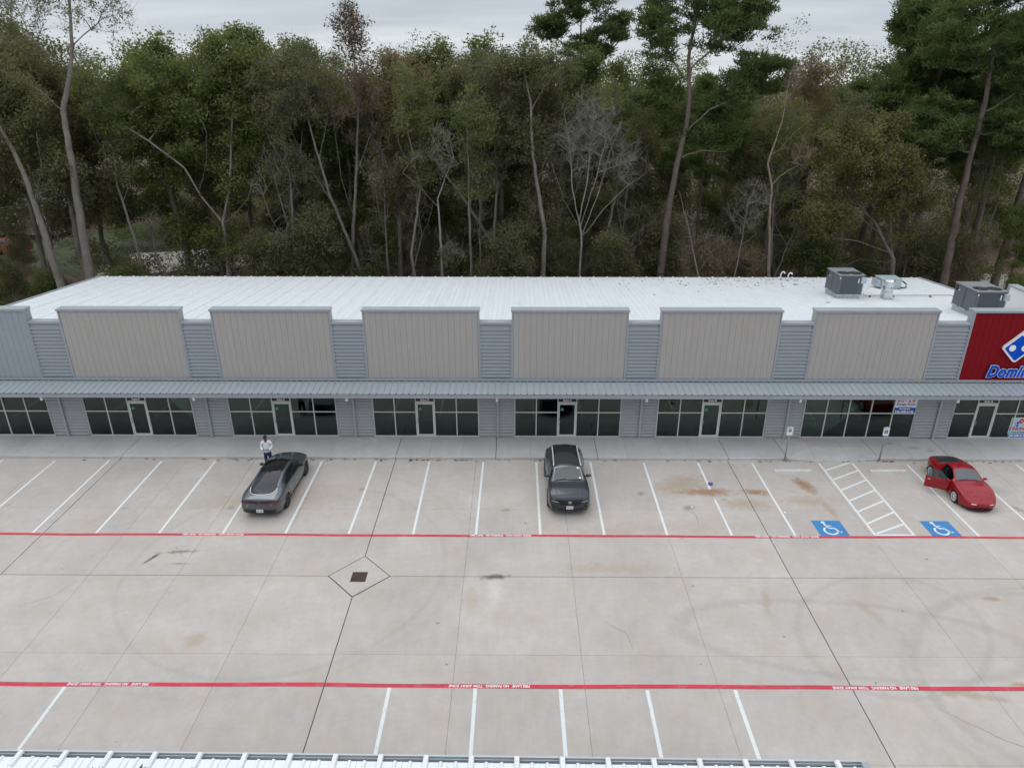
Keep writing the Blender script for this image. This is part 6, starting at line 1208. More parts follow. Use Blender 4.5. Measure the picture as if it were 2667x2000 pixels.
def wood(P, par, ntr, r0, taper_top=0.12, tip=0.014, pw=2.35, twigs=None, minr=0.0):
    n = len(P); acc = np.zeros(n)
    kids = np.bincount(par[par >= 0], minlength=n)
    for i in range(n - 1, -1, -1):
        if acc[i] == 0: acc[i] = tip ** pw
        if par[i] >= 0: acc[par[i]] += acc[i]
    rad = acc ** (1 / pw); sc = r0 / rad[0]; rad = np.where(np.arange(n) < ntr, np.maximum(rad * min(sc, 1.0), r0 * (1 - (1 - taper_top) * np.arange(n) / max(1, ntr - 1))), np.minimum(rad * max(0.6, min(1.0, sc)), r0 * 0.7)); rad = np.maximum(rad, minr)
    idx = np.where(par >= 0)[0]; a = P[par[idx]]; b = P[idx]; ra = np.minimum(rad[par[idx]], np.where(par[idx] < ntr, rad[idx] * 1.35, 9)); ra = np.where((idx < ntr), rad[par[idx]], ra); rb = rad[idx]
    out_v, out_f = [], []; off = 0
    for lo, hi, k in ((0.05, 9, 8), (0.0, 0.05, 4)):
        m = (rb >= lo) & (rb < hi)
        if not m.any(): continue
        A, B, RA, RB = a[m], b[m], ra[m], rb[m]; d = B - A; d /= (np.linalg.norm(d, axis=1)[:, None] + 1e-9); ref = np.tile(np.array([0.95, 0.3, 0.1]), (len(d), 1)); u = np.cross(d, ref); u /= (np.linalg.norm(u, axis=1)[:, None] + 1e-9); w = np.cross(d, u)
        t = np.arange(k) * 2 * np.pi / k; ring = (u[:, None, :] * np.cos(t)[None, :, None] + w[:, None, :] * np.sin(t)[None, :, None])
        V = np.concatenate([A[:, None, :] + ring * RA[:, None, None], B[:, None, :] + ring * RB[:, None, None]], axis=1).reshape(-1, 3); s_ = np.arange(len(A)) * 2 * k
        F = np.array([[j, (j + 1) % k, k + (j + 1) % k, k + j] for j in range(k)]); F = (s_[:, None, None] + F[None]).reshape(-1, 4); out_v.append(V); out_f.append(F + off); off += len(V)
    return np.vstack(out_v), np.vstack(out_f)

def twig_geo(r, P, tips, n, length, rad, up=0.3):
    """fine bare twigs as slim crossed slivers"""
    T = P[np.repeat(tips, n)]; k = len(T); d = r.normal(0, 1, (k, 3)); d[:, 2] += up; d /= np.linalg.norm(d, axis=1)[:, None]; L = length * (0.4 + 0.8 * r.random((k, 1))); e = T + d * L + np.array([0, 0, 0.1]); T = T + r.normal(0, 0.10, (k, 3))
    s_ = np.cross(d, r.normal(0, 1, (k, 3))); s_ /= (np.linalg.norm(s_, axis=1)[:, None] + 1e-9); w = np.cross(d, s_)
    V = np.concatenate([np.stack([T + q * rad, T - q * rad, e - q * rad * 0.25, e + q * rad * 0.25], axis=1).reshape(-1, 3) for q in (s_, w)]); return V, np.arange(len(V)).reshape(-1, 4)

def ball(r, k):
    q = r.normal(0, 1, (k, 3)); q /= (np.linalg.norm(q, axis=1)[:, None] + 1e-9); return q * r.random((k, 1)) ** 0.5

def leaf_geo(r, C, n, spread, size, aspect=0.66):
    """n leaves round each centre, as kite-shaped quads, most of them tilted towards the sky"""
    T = np.repeat(C, n, axis=0); k = len(T); sp = np.array(spread if hasattr(spread, '__len__') else (spread, spread, spread * 0.75)) * 1.6; c = T + ball(r, k) * sp
    nn = r.normal(0, 0.75, (k, 3)); nn[:, 2] += 0.75; nn[:, 1] -= 0.25; nn /= (np.linalg.norm(nn, axis=1)[:, None] + 1e-9); a = np.cross(nn, r.normal(0, 1, (k, 3))); a /= (np.linalg.norm(a, axis=1)[:, None] + 1e-9); b = np.cross(nn, a)
    s_ = size * (0.6 + 0.8 * r.random((k, 1))); V = np.stack([c - a * s_ * 0.5, c + b * s_ * aspect * 0.5 - a * s_ * 0.05, c + a * s_ * 0.5, c - b * s_ * aspect * 0.5 - a * s_ * 0.05], axis=1).reshape(-1, 3)
    return V, np.arange(4 * k).reshape(-1, 4)

def needle_geo(r, C, n, size, width):
    """pine: tufts of slim needles bursting up and out from each centre"""
    T = np.repeat(C, n, axis=0); k = len(T); d = r.normal(0, 1, (k, 3)); d[:, 2] = np.abs(d[:, 2]) * 0.8 + 0.1; d /= np.linalg.norm(d, axis=1)[:, None]
    c = T + ball(r, k) * np.array([0.75, 0.75, 0.30]); s_ = size * (0.7 + 0.6 * r.random((k, 1))); w = np.cross(d, r.normal(0, 1, (k, 3))); w /= (np.linalg.norm(w, axis=1)[:, None] + 1e-9)
    V = np.stack([c - w * width * 0.5, c + w * width * 0.5, c + d * s_ + w * width * 0.3, c + d * s_ - w * width * 0.3], axis=1).reshape(-1, 3); return V, np.arange(4 * k).reshape(-1, 4)

LEAF_MORE, PINE_MORE = 3.1, 1.8
class Tree:
    """one tree's wood and crown meshes; place() makes an individual, copies share the meshes"""
    def __init__(s, seed, trunk, limbs, blobs, r0, barkm, leafm, nleaf, lsize, spread=0.5, kind='leaf', twigs=0, twig_len=0.9, twig_r=0.012, wiggle=0.12, tip=0.014, step=0.7, minr=0.0):
        r = np.random.default_rng(seed); P, par, tips, ntr = skeleton(r, trunk, limbs, blobs, step, wiggle); V, F = wood(P, par, ntr, r0, tip=tip, minr=minr)
        s.base = np.array(trunk[0], float); V = V - s.base; s.trunk = np_mesh('trunk', V, F, barkm, True); s.crown = None; P0 = P - s.base; VV, FF, MI = [], [], []; off = 0
        if twigs and len(tips): V, F = twig_geo(r, P0, np.array(tips), twigs, twig_len, twig_r); VV.append(V); FF.append(F); MI.append(np.ones(len(F), dtype=np.int32)); off = len(V)
        if nleaf and len(tips):
            C = P0[tips]; par_t = par[tips]; C = np.vstack([C, (P0[tips] + P0[np.maximum(par_t, 0)]) / 2])
            if kind == 'pine': V, F = needle_geo(r, C, int(nleaf * PINE_MORE), lsize, lsize * 0.20)
            else: V, F = leaf_geo(r, C, int(nleaf * LEAF_MORE), spread, lsize * 1.0)
            VV.append(V); FF.append(F + off); MI.append(np.zeros(len(F), dtype=np.int32))
        if VV:
            s.crown = np_mesh('crown', np.vstack(VV), np.vstack(FF), leafm or barkm); s.crown.materials.append(barkm); s.crown.polygons.foreach_set('material_index', np.concatenate(MI))
    def place(s, name, label, loc=None, rz=0.0, sc=(1, 1, 1), tint=(1, 1, 1), group=None, cat='tree'):
        e = empty(name, tuple(s.base) if loc is None else loc, rz); e.scale = sc
        inst('trunk', s.trunk, e)
        if s.crown: o = inst('crown', s.crown, e); o.color = (*tint, 1)
        return tag(e, label, cat, group)

G0 = -0.1
def T3(Y, *pts): return [(x, Y if not isinstance(Y, (list, tuple)) else Y[i], z) for i, (x, z) in enumerate(pts)]
# --- the trees one can tell apart along the back of the shops, from the house end to the pines
Tree(11, T3(53, (-34.9, G0), (-35.1, 3.0), (-35.3, 6.8), (-35.6, 10.8), (-36.0, 13.1), (-36.6, 15.0), (-37.2, 17.1), (-37.8, 19)), [[(-35.5, 53, 9.5), (-33.9, 52.4, 12.2), (-33.4, 52, 14.5)]],
     [((-37.5, 55, 16), (4.0, 3.0, 4.0), 110), ((-34.5, 55, 11.0), (2.6, 1.6, 2.6), 40)], 0.37, BARK_PALE, DULL, 34, 0.17, 0.62).place('hardwood_tree', 'leaning pale barked tree nearest the house, its foot at the roof corner')
Tree(12, T3(54, (-33.6, G0), (-33.3, 3.5), (-33.1, 6.6), (-32.9, 9.7), (-32.5, 14.0), (-32.4, 15.8), (-31.4, 18.0), (-30.7, 20.0), (-30.2, 22.8), (-29.9, 25.5)), [T3(54, (-32.4, 15.8), (-33.7, 17.2), (-36.1, 18.5), (-37.4, 19.7), (-38.8, 21.5)), T3(53.5, (-31.2, 18.5), (-33.2, 20.6), (-33.6, 23.0)), T3(54, (-30.8, 20), (-28.6, 21.4), (-27.3, 23.2))],
     [((-33, 54, 22.5), (4.5, 3, 2.5), 60), ((-28.5, 54, 22.5), (2.5, 2, 1.8), 30)], 0.42, BARK_PALE, DULL, 5, 0.15, 0.5, twigs=10, twig_len=0.9, twig_r=0.012).place('hardwood_tree', 'tall forked tree with a bare top behind the roof corner')
Tree(13, T3(58, (-24.3, G0), (-24.1, 2.6), (-23.9, 5.0), (-23.9, 7.2)), [T3((58, 57.5, 57, 56.5, 56), (-23.9, 7.2), (-25.1, 9.4), (-25.8, 11.6), (-27.9, 13.6), (-30.1, 15.3)), T3((58, 57.5, 57), (-23.9, 6.9), (-21.4, 9.1), (-20.3, 11.2)), T3((58, 58, 58, 58, 58), (-23.9, 7.2), (-22.8, 10.2), (-22.3, 13.0), (-21.5, 17.0), (-21.8, 20.0)), T3((57, 56, 55.5), (-25.1, 9.4), (-23.6, 12.0), (-23.0, 14.2))],
     [((-24.6, 59.8, 15.4), (6.2, 3.4, 4.2), 210), ((-21.0, 59, 19.2), (3.2, 3, 2.6), 90), ((-27.3, 58.5, 17.6), (2.8, 3, 2.2), 60), ((-21.5, 59.5, 10.8), (3.5, 2, 2.5), 36), ((-29.6, 57.2, 14.6), (2.0, 2, 1.6), 30), ((-24.5, 58.5, 5.6), (2.2, 1.4, 1.6), 14)], 0.33, BARK_PALE, OLIVE, 30, 0.18, 0.58, twigs=7).place('oak_tree', 'broad olive green oak with long pale limbs, largest crown before the gravel drive')
Tree(14, T3(60, (-14.4, G0), (-14.2, 2.1), (-13.8, 6.1), (-13.0, 11.7), (-12.4, 16.9), (-12.6, 20.2), (-13.0, 22.9)), [T3(60, (-13.6, 7.0), (-14.4, 10.5), (-14.6, 15)), T3(60, (-13.0, 11.0), (-11.6, 14.0), (-11.2, 17.0))],
     [((-12.8, 60, 21.3), (1.5, 1.5, 1.9), 45), ((-12.6, 60, 16.5), (2.6, 2.5, 3.5), 70)], 0.20, BARK_PALE, RUSSET, 7, 0.18, 0.5, twigs=11).place('sweetgum_tree', 'slender tree with a dark red tip, tallest between the oak and the brown trees', tint=(0.72, 0.66, 0.8))
Tree(15, T3(59, (-12.6, G0), (-13.7, 4.5), (-15.3, 9.5), (-16.4, 15.2), (-16.9, 20.2)), [T3(59, (-15.0, 8.5), (-17.0, 12), (-18.2, 15.5)), T3(59, (-15.8, 12), (-14.8, 15), (-14.5, 18))],
     [((-16.5, 59, 17.5), (2.4, 2.4, 3.3), 100), ((-17.3, 59, 11), (2, 2, 2.5), 30)], 0.19, BARK_PALE, DULL, 18, 0.16, 0.5, twigs=10, twig_len=1.1).place('hardwood_tree', 'thin leaning tree with an airy crown beside the oak')
Tree(16, T3(62, (-10.4, G0), (-10.2, 6), (-10.0, 12), (-9.8, 17), (-9.6, 19.5)), [T3(62, (-10.1, 9), (-12, 13), (-12.4, 16.5)), T3(62, (-10, 11), (-8.2, 14.5), (-7.6, 17.5))],
     [((-9.8, 62, 16.5), (3.2, 3, 4.0), 170), ((-9.8, 61, 10), (2.6, 2.5, 2.5), 40)], 0.22, BARK_PALE, RUSSET, 17, 0.18, 0.55, twigs=9).place('sweetgum_tree', 'orange brown leaved tree beside the dark red tipped one', tint=(0.92, 1.0, 0.9))
Tree(17, T3(54, (-5.6, G0), (-5.8, 3.5), (-5.8, 7.3), (-5.9, 9.7), (-5.3, 11.2), (-4.6, 12.6), (-5.0, 14.6)), [T3(54, (-5.85, 9), (-7.0, 10.4), (-8.4, 11.6)), T3(54, (-5.8, 6.0), (-4.6, 6.9))],
     [((-5.6, 54, 12.8), (2.0, 1.6, 1.8), 26), ((-4.8, 53.6, 6.0), (1.5, 1.2, 1.2), 10)], 0.14, BARK_BARE, DULL, 6, 0.15, 0.45, twigs=9, twig_len=1.0).place('bare_sapling', 'crooked thin pale tree halfway along the roof edge')
Tree(18, T3(56, (1.9, G0), (2.1, 3.0), (2.2, 6.9), (1.2, 12.5), (1.0, 16.4), (0.4, 18.9), (-0.6, 20.2)), [T3(56, (1.5, 10.5), (2.4, 12.8), (4.2, 15.1)), T3(56, (1.05, 15.8), (2.0, 17.4), (3.0, 18.6)), T3(56, (0.6, 18.4), (-1.2, 18.9), (-2.4, 19.8))],
     [((0.6, 56.8, 18.8), (2.8, 2, 1.6), 70), ((0.2, 57, 14.2), (2.4, 1.6, 2.2), 45)], 0.26, BARK_PALE, DULL, 22, 0.17, 0.5, twigs=5).place('hardwood_tree', 'straight pale trunk standing just beside the bare grey tree')
Tree(19, T3(60, (-0.9, G0), (-1.4, 2.1), (-2.2, 5.3), (-4.1, 8.4), (-6.3, 11.4), (-8.0, 13.9)), [T3(60, (-3.2, 7.0), (-2.6, 11.0), (-2.6, 14.5), (-3.3, 18)), T3(60, (-2.65, 12), (-4.4, 15.5)), T3(60, (-2.6, 10), (-1.5, 12.5))],
     [((-3.4, 60.5, 17.2), (2.8, 2.5, 2.8), 110), ((-7.2, 60, 14.5), (2, 2, 2.2), 40), ((-2.6, 60, 11), (1.6, 1.6, 2.0), 25)], 0.22, BARK_PALE, DULL, 22, 0.17, 0.5, twigs=8, twig_len=1.1).place('hardwood_tree', 'tree leaning far over with a second upright stem, left of the straight pale trunk')
Tree(20, T3(55, (5.0, G0), (5.0, 3.3), (5.0, 6.8), (4.8, 8.0)), [T3((55, 54.8, 54.6, 54.4), (4.9, 7.4), (4.2, 10.2), (3.9, 13), (3.4, 15.6)), T3((55, 54.9, 55, 55), (4.8, 8.0), (5.3, 11.0), (5.4, 14.0), (5.6, 16.6)), T3((55, 55.2, 55.6, 56), (5.0, 6.8), (6.2, 10), (6.9, 12.8), (7.8, 15.0)), T3(55, (5.0, 6.5), (6.6, 8.8), (8.4, 10.6), (9.6, 11.4)), T3((55, 55.6, 56), (4.9, 7.2), (3.6, 9.4), (2.6, 12.2)), T3((55, 54, 53.6), (4.9, 7.6), (5.8, 11), (6.4, 14))],
     [((5.2, 55, 14.2), (2.7, 2.0, 2.9), 150), ((8.0, 55, 12.4), (1.8, 1.6, 1.8), 45)], 0.17, BARK_BARE, None, 0, 0, twigs=8, twig_len=1.0, twig_r=0.010, wiggle=0.08, tip=0.013, minr=0.016).place('bare_tree', 'leafless pale grey tree fanning out from one low fork', None)
Tree(21, T3(57, (11.6, G0), (11.8, 2.7), (11.9, 7.5), (12.3, 11.7), (12.8, 14.7), (12.8, 17.0), (12.5, 19.2), (12.7, 21.3), (12.6, 24.2), (12.7, 27)), [T3(57, (12.7, 14.2), (14.4, 15.8), (16.6, 16.8), (18.6, 17.6)), T3(57, (12.6, 18.6), (14.5, 20.2), (16.4, 21.6)), T3(57, (12.8, 17.4), (11.0, 19.6), (10.0, 21.6)), T3(57, (12.4, 12.4), (14.2, 12.9), (16.0, 12.8))],
     [((15.4, 57, 22.0), (3.6, 3, 2.6), 100), ((17.6, 57, 18.0), (2.6, 2.6, 1.8), 70), ((10.2, 57, 21.8), (1.7, 2, 2.8), 50), ((13.2, 57, 25.6), (3.0, 3, 2.0), 70), ((14.6, 58.5, 15.0), (3.4, 2.0, 2.2), 80), ((10.6, 58.5, 16.8), (2.0, 1.8, 2.2), 35)], 0.36, BARK_PINE, PINEN, 30, 0.36, kind='pine', wiggle=0.07, tip=0.016).place('pine_tree', 'tall pine with a curving bare trunk, standing nearest the white vent pipes')
Tree(22, T3(54, (19.8, G0), (19.6, 3.6), (19.0, 8.0), (18.8, 10.7), (18.3, 12.2), (18.9, 15.2), (19.0, 18.0), (19.2, 19.4)), [T3(54, (18.7, 11), (20.6, 12.2)), T3(54, (18.5, 12.6), (19.9, 14.4), (21.0, 15.4))], [((19.4, 54, 18.0), (1.1, 1.0, 1.4), 18), ((20.2, 54, 13), (1.4, 1.2, 1.4), 14)], 0.15, mat('brown_bark', (0.24, 0.18, 0.14), 0.9, 0, 0.25, 3), None, 0, 0, twigs=8, twig_len=1.0).place('bare_sapling', 'thin kinked brown trunk rising between the vent pipes and the air conditioner')
Tree(23, T3(53.5, (14.6, G0), (14.1, 3.6), (12.9, 7.6), (11.9, 10.4)), [T3(53.5, (13.8, 4.6), (14.9, 5.6))], [((13.4, 53.5, 6.5), (1.2, 0.8, 1.2), 5)], 0.10, BARK_BARE, None, 0, 0, twigs=3).place('dead_stem', 'dead leaning stem crossing in front of the curving pine')
Tree(24, T3(54, (16.8, G0), (16.9, 3.6), (17.1, 6.3), (17.2, 9.4), (17.8, 11.4)), [T3(54, (17.1, 6), (18.2, 7.2))], [((17.3, 54, 9.2), (1.6, 1.3, 2.0), 26)], 0.09, BARK_BARE, None, 0, 0, twigs=9, twig_len=0.9).place('bare_sapling', 'spindly bare sapling between the curving pine and the kinked trunk')
Tree(25, T3(56, (30.4, G0), (30.2, 3.0), (30.0, 4.7), (27.9, 7.7), (26.2, 9.1), (24.8, 11.6)), [T3(56, (29.9, 4.9), (28.4, 10.2), (27.8, 13.6)), T3((56, 55, 54.5), (29.8, 5.2), (26.4, 6.4), (22.4, 7.0)), T3((56, 55, 54.4), (28.8, 6.6), (25.4, 8.8), (22.2, 9.4)), T3(56, (28.6, 9.2), (30.2, 12.2)), T3((56, 55.4, 55), (30.1, 4.4), (27, 4.9), (24.4, 3.6))],
     [((26.4, 56, 12.6), (4.4, 3, 3.2), 150), ((23.4, 55.4, 8.4), (2.4, 2, 2.2), 50), ((29.8, 56, 9.5), (2.4, 2.5, 3.5), 60)], 0.24, BARK_PALE, DULL, 26, 0.17, 0.55, twigs=6, twig_len=1.1).place('hardwood_tree', 'wide low tree with long level pale limbs behind the first air conditioner', tint=(1.1, 1.05, 0.85))
Tree(26, T3(55, (33.9, G0), (33.8, 3.3), (33.5, 8.9), (33.5, 12.9), (33.6, 16.4), (33.3, 19.4), (32.6, 22.9), (32.4, 26)), [T3(55, (33.6, 15.5), (35.6, 17.0), (37.8, 18.4)), T3(55, (33.4, 18), (31.4, 20), (30.0, 21.4)), T3(55, (33.5, 12.8), (31.4, 13.6), (29.6, 13.6)), T3(55, (33.55, 14), (36, 14.6), (38.4, 14.8))],
     [((35.8, 55, 19.4), (3.4, 3, 2.6), 90), ((30.6, 55, 20.8), (2.8, 2.6, 2.4), 70), ((33.0, 55, 24.6), (3.4, 3, 2.2), 70), ((31.0, 55.6, 14.4), (2.8, 2.4, 1.6), 55), ((36.6, 55, 15.0), (3.0, 2.6, 1.8), 60)], 0.36, BARK_PINE, PINEN, 30, 0.36, kind='pine', wiggle=0.07, tip=0.016).place('pine_tree', 'tall pine at the far end, its bare trunk behind the second air conditioner')

Tree(27, T3(76, (6.8, G0), (6.6, 8), (6.5, 15), (6.2, 20), (6.0, 25.5)), [T3(76, (6.4, 17.5), (8.4, 19.6), (10.2, 21.6)), T3(76, (6.3, 19), (4.4, 21), (3.0, 22)), T3(76, (6.1, 21), (7.6, 23.4))],
     [((6.2, 76, 25.0), (3.4, 3, 2.0), 80), ((9.6, 76, 22.4), (2.0, 2, 1.5), 42), ((3.1, 76, 22.4), (1.7, 2, 1.3), 34), ((6.6, 76, 20.6), (2.6, 2.2, 1.3), 36), ((4.8, 76, 18.2), (2.4, 2, 1.2), 24)], 0.34, BARK_PINE, PINEN, 26, 0.40, kind='pine', wiggle=0.07, tip=0.018).place('pine_tree', 'tall pine standing clear above the crowns behind the bare grey tree')

# --- library trees, copied for the ranks behind
r_ = np.random.default_rng(5)
def lib_hard(seed, H, leafm, barkm, nleaf, nattr, wide=1.0, twigs=3, low=0.28, ls=0.20):
    rr = np.random.default_rng(seed); x = np.cumsum(rr.normal(0, 0.35, 6)); y = np.cumsum(rr.normal(0, 0.3, 6)); tr = [(x[i] - x[0], y[i] - y[0], H * 0.9 * i / 5) for i in range(6)]
    limbs = []
    for k in range(4): z = H * (0.3 + 0.13 * k); a = rr.uniform(0, 6.28); L = H * 0.2 * wide; bx, by = np.interp(z, [p[2] for p in tr], [p[0] for p in tr]), np.interp(z, [p[2] for p in tr], [p[1] for p in tr]); limbs.append([(bx, by, z), (bx + L*0.5*math.cos(a), by + L*0.5*math.sin(a), z + L*0.6), (bx + L*math.cos(a), by + L*math.sin(a), z + L*1.0)])
    bl = [((tr[4][0], tr[4][1], H * 0.70), (H*0.17*wide, H*0.17*wide, H*0.26), int(nattr*0.34))]
    for k in range(10): a = rr.uniform(0, 6.28); z = H * (low + (0.90 - low) * (k + rr.uniform(0, 1)) / 10); q = H * wide * rr.uniform(0.06, 0.18) * (1 - 0.5 * max(0, z / H - 0.6)); bl.append(((q*math.cos(a) + tr[3][0], q*math.sin(a) + tr[3][1], z), (H*rr.uniform(0.05, 0.11)*wide, H*rr.uniform(0.05, 0.11)*wide, H*rr.uniform(0.05, 0.10)), int(nattr*0.066)))
    return Tree(seed, tr, limbs, bl, H * 0.013, barkm, leafm, nleaf, ls, 0.62, twigs=twigs, twig_len=1.0)
def lib_pine(seed, H, nleaf, nattr, wide=1.0):
    rr = np.random.default_rng(seed); tr = [(rr.normal(0, 0.2) * i * 0.4, rr.normal(0, 0.2) * i * 0.4, H * i / 5) for i in range(6)]; bl = []
    for k in range(9): a = rr.uniform(0, 6.28); z = H * (0.52 + 0.05 * k); q = wide * H * (0.185 - 0.010 * k) * rr.uniform(0.8, 1.15); bl.append(((q*0.75*math.cos(a), q*0.75*math.sin(a), z), (q*0.8, q*0.8, H*0.045), nattr // 9))
    return Tree(seed, tr, [], bl, H * 0.014, BARK_PINE, PINEN, nleaf, 0.40, kind='pine', wiggle=0.07)
LH = [lib_hard(101, 20, OLIVE, BARK_PALE, 24, 190, 1.0, 5), lib_hard(102, 20, DULL, BARK_PALE, 20, 180, 0.9, 9), lib_hard(103, 20, DARKG, BARK_MID, 26, 190, 0.9, 3, 0.2), lib_hard(104, 20, DULL, BARK_PALE, 20, 180, 1.15, 8), lib_hard(105, 20, RUSSET, BARK_PALE, 9, 160, 0.8, 12)]
LP = [lib_pine(111, 24, 30, 190), lib_pine(112, 24, 30, 190)]
LS = [lib_hard(121, 7, DULL, BARK_PALE, 26, 80, 1.3, 5, 0.1, 0.15), lib_hard(122, 7, DARKG, BARK_MID, 34, 90, 1.5, 1, 0.05, 0.16), lib_hard(123, 7, RUSSET, BARK_BARE, 12, 70, 1.3, 10, 0.1, 0.15)]
SECOND = [  # x, y, height, kind, label (each stands where the photograph shows its crown)
 (-48.0, 63, 22.5, 'h3', 'dark leafy tree at the house end, behind the leaning pale tree'), (-38.0, 66, 22.5, 'h1', 'dull green tree behind the fork of the bare topped tree'), (-33.0, 70, 22.0, 'h2', 'dark evergreen tree between the bare topped tree and the oak'), (-29.0, 78, 21.5, 'p0', 'far dark pine tip showing left of the oak'),
 (-27.5, 66, 21.6, 'h4', 'brownish green tree just behind the oak on its house side'), (-18.6, 66, 21.4, 'h0', 'olive tree tucked behind the oak on its pine side'), (-16.0, 70, 22.0, 'h1', 'pale limbed tree behind the dark red tipped one'), (-6.4, 66, 21.2, 'h2', 'dark green tree right of the orange brown one'),
 (-4.2, 70, 21.8, 'h4', 'dull brown tree with a thin top left of the straight pale trunk'), (-0.5, 64, 21.6, 'h0', 'olive green crown behind the straight pale trunk'), (4.0, 70, 21.6, 'h2', 'dark crown behind the bare grey tree'),
 (9.4, 64, 18.5, 'h1', 'dull leafy tree between the bare grey tree and the curving pine'), (16.8, 66, 19.0, 'p0', 'lower pine behind the curving pine'), (20.6, 74, 18.8, 'h2', 'dark round tree under the gap of sky right of the curving pine'), (22.6, 64, 15.5, 'h3', 'brownish tree behind the kinked brown trunk'),
 (27.8, 68, 21.8, 'h5', 'reddish half bare tree standing against the sky between the pines'), (31.0, 64, 25.5, 'p1', 'dense dark pine left of the far end pine'), (38.5, 60, 23.5, 'p0', 'pine at the far right edge'), (36.0, 72, 24.5, 'p1', 'pine behind the far end pine'), (41.5, 66, 19.0, 'h0', 'yellowish olive tree under the far right pine'),
 (44.0, 64, 25.5, 'p1', 'pine cut by the edge of the picture'), (33.5, 62, 26.0, 'p0', 'pine crown between the dense dark pine and the far end pine'),
 (38.2, 54.5, 10.5, 'h0', 'low olive tree by the far end pine trunk'), (-12.0, 74, 22.2, 'h5', 'rusty leaved tree behind the orange brown one'), (-24.0, 76, 22.6, 'h2', 'dark tree far behind the oak'), (12.6, 74, 19.5, 'h3', 'dull tree far behind the curving pine'), (-44.5, 66, 22.6, 'h0', 'olive tree before the house drive, above the red vehicle'), (-36.4, 60, 22.8, 'h1', 'dull tree between the leaning and the forked tree'), (-41.5, 61, 23.6, 'h3', 'brownish tree filling the top corner above the leaning pale tree'), (-30.0, 63, 21.6, 'h0', 'olive crown between the forked tree and the oak'), (-21.5, 70, 22.0, 'h3', 'brownish crown showing just over the oak'), (-9.0, 70, 21.6, 'h0', 'olive crown right behind the orange brown tree'), (1.8, 62, 20.6, 'h3', 'brownish crown between the straight pale trunk and the bare grey tree'), (11.0, 68, 20.0, 'h0', 'olive crown behind the curving pine on its house side'), (24.6, 66, 17.5, 'h1', 'dull crown behind the wide low tree'), (-14.0, 64, 20.0, 'h2', 'dark crown behind the thin leaning tree')]
LIB = {'h0': LH[0], 'h1': LH[1], 'h2': LH[2], 'h3': LH[3], 'h4': LH[1], 'h5': LH[4], 'p0': LP[0], 'p1': LP[1]}
for x, y, H, k, lab in SECOND:
    base = 24.0 if k[0] == 'p' else 20.0; s = H / base; q = float(r_.uniform(0.9, 1.1)); v_ = float(r_.uniform(0.85, 1.12))
    LIB[k].place('pine_tree' if k[0] == 'p' else ('sweetgum_tree' if k == 'h5' else 'hardwood_tree'), lab, (x, y, G0), float(r_.uniform(0, 6.28)), (s*q, s*q, s), (v_, v_ * float(r_.uniform(0.95, 1.03)), v_ * 0.95), 'trees behind the shops')
SMALL = [(-29.8, 53.0, 5.4, 1, 'dark bush in the corner beside the forked tree'), (-37.2, 54.5, 4.4, 1, 'dark green bush at the foot of the leaning pale tree'), (-40.4, 55.5, 4.8, 0, 'low olive bush at the edge below the red vehicle'), (-43.6, 57.5, 5.0, 1, 'dark bush cut by the edge below the house'), (-45.8, 64, 4.6, 2, 'thin half bare bush just before the red vehicle'), (-49.6, 70, 5.0, 0, 'low olive bush beside the red vehicle'), (-20.0, 56.0, 7.5, 0, 'small olive tree at the foot of the oak'), (-1.0, 55, 8.0, 0, 'small dull tree between the crooked and straight trunks'), (2.8, 57.5, 6.5, 0, 'small yellowish tree at the straight pale trunk'),
 (8.0, 56.5, 7.5, 0, 'small dull tree right of the bare grey tree'), (15.6, 55.0, 7.2, 2, 'small half bare tree with orange leaves right of the curving pine'), (18.0, 55.5, 6.0, 2, 'small rusty tree before the kinked trunk'), (24.4, 57.5, 7.0, 1, 'dark shrub behind the first air conditioner'), (33.0, 57, 7.5, 0, 'small tree before the trunk of the far end pine'), (36.2, 56.5, 6.5, 2, 'small rusty tree at the far right'), (-16.6, 57.0, 9.0, 0, 'small tree between the oak and the slender trees'), (12.4, 60, 8.5, 0, 'small dull tree behind the curving pine trunk')]
for x, y, H, k, lab in SMALL: LS[k].place('understorey_tree', lab, (x, y, G0), float(r_.uniform(0, 6.28)), (H/7, H/7, H/7), (1, 1, 1), 'small trees behind the shops')

# --- slender pole trees, all trunk with a thin crown on top
PT = [Tree(141 + k, [(0, 0, 0), (0.3 * k, 0, 5), (0.5 - 0.5 * k, 0, 10), (0.2 * k, 0, 15), (0.4, 0, 19)], [[(0.2, 0, 11), (1.2, 0.2, 13.5), (1.5, 0.2, 16)], [(0.1, 0, 9), (-1.0, 0.1, 12), (-1.4, 0, 14)]], [((0.2, 0.6, 16.5), (1.9, 1.7, 2.8), 70), ((0, 0.6, 12), (1.6, 1.4, 1.8), 18)], 0.15, BARK_PALE, (OLIVE, DULL)[k % 2], 10, 0.17, 0.5, twigs=6, twig_len=0.9, twig_r=0.011) for k in range(3)]
for i, (x, y, H, lab) in enumerate(((-31.0, 57.5, 20, 'slender pole tree between the forked tree and the oak'), (-18.0, 58, 20, 'slender pole tree just right of the oak'), (-8.0, 57, 19.5, 'slender pole tree left of the crooked thin tree'), (-3.6, 55.5, 18, 'slender pole tree right of the crooked thin tree'), (-1.6, 58.5, 20, 'slender pole tree left of the straight pale trunk'), (7.6, 58.5, 18.5, 'slender pole tree behind the bare grey tree'), (21.0, 58, 17, 'slender pole tree right of the kinked brown trunk'), (25.6, 58.5, 17.5, 'slender pole tree behind the wide low tree'), (37.4, 57, 17, 'slender pole tree right of the far end pine'))):
    PT[i % 3].place('pole_tree', lab, (x, y, G0), float(r_.uniform(0, 6.28)), (H/19.5,) * 3, (1, 1, 1), 'slender pole trees')

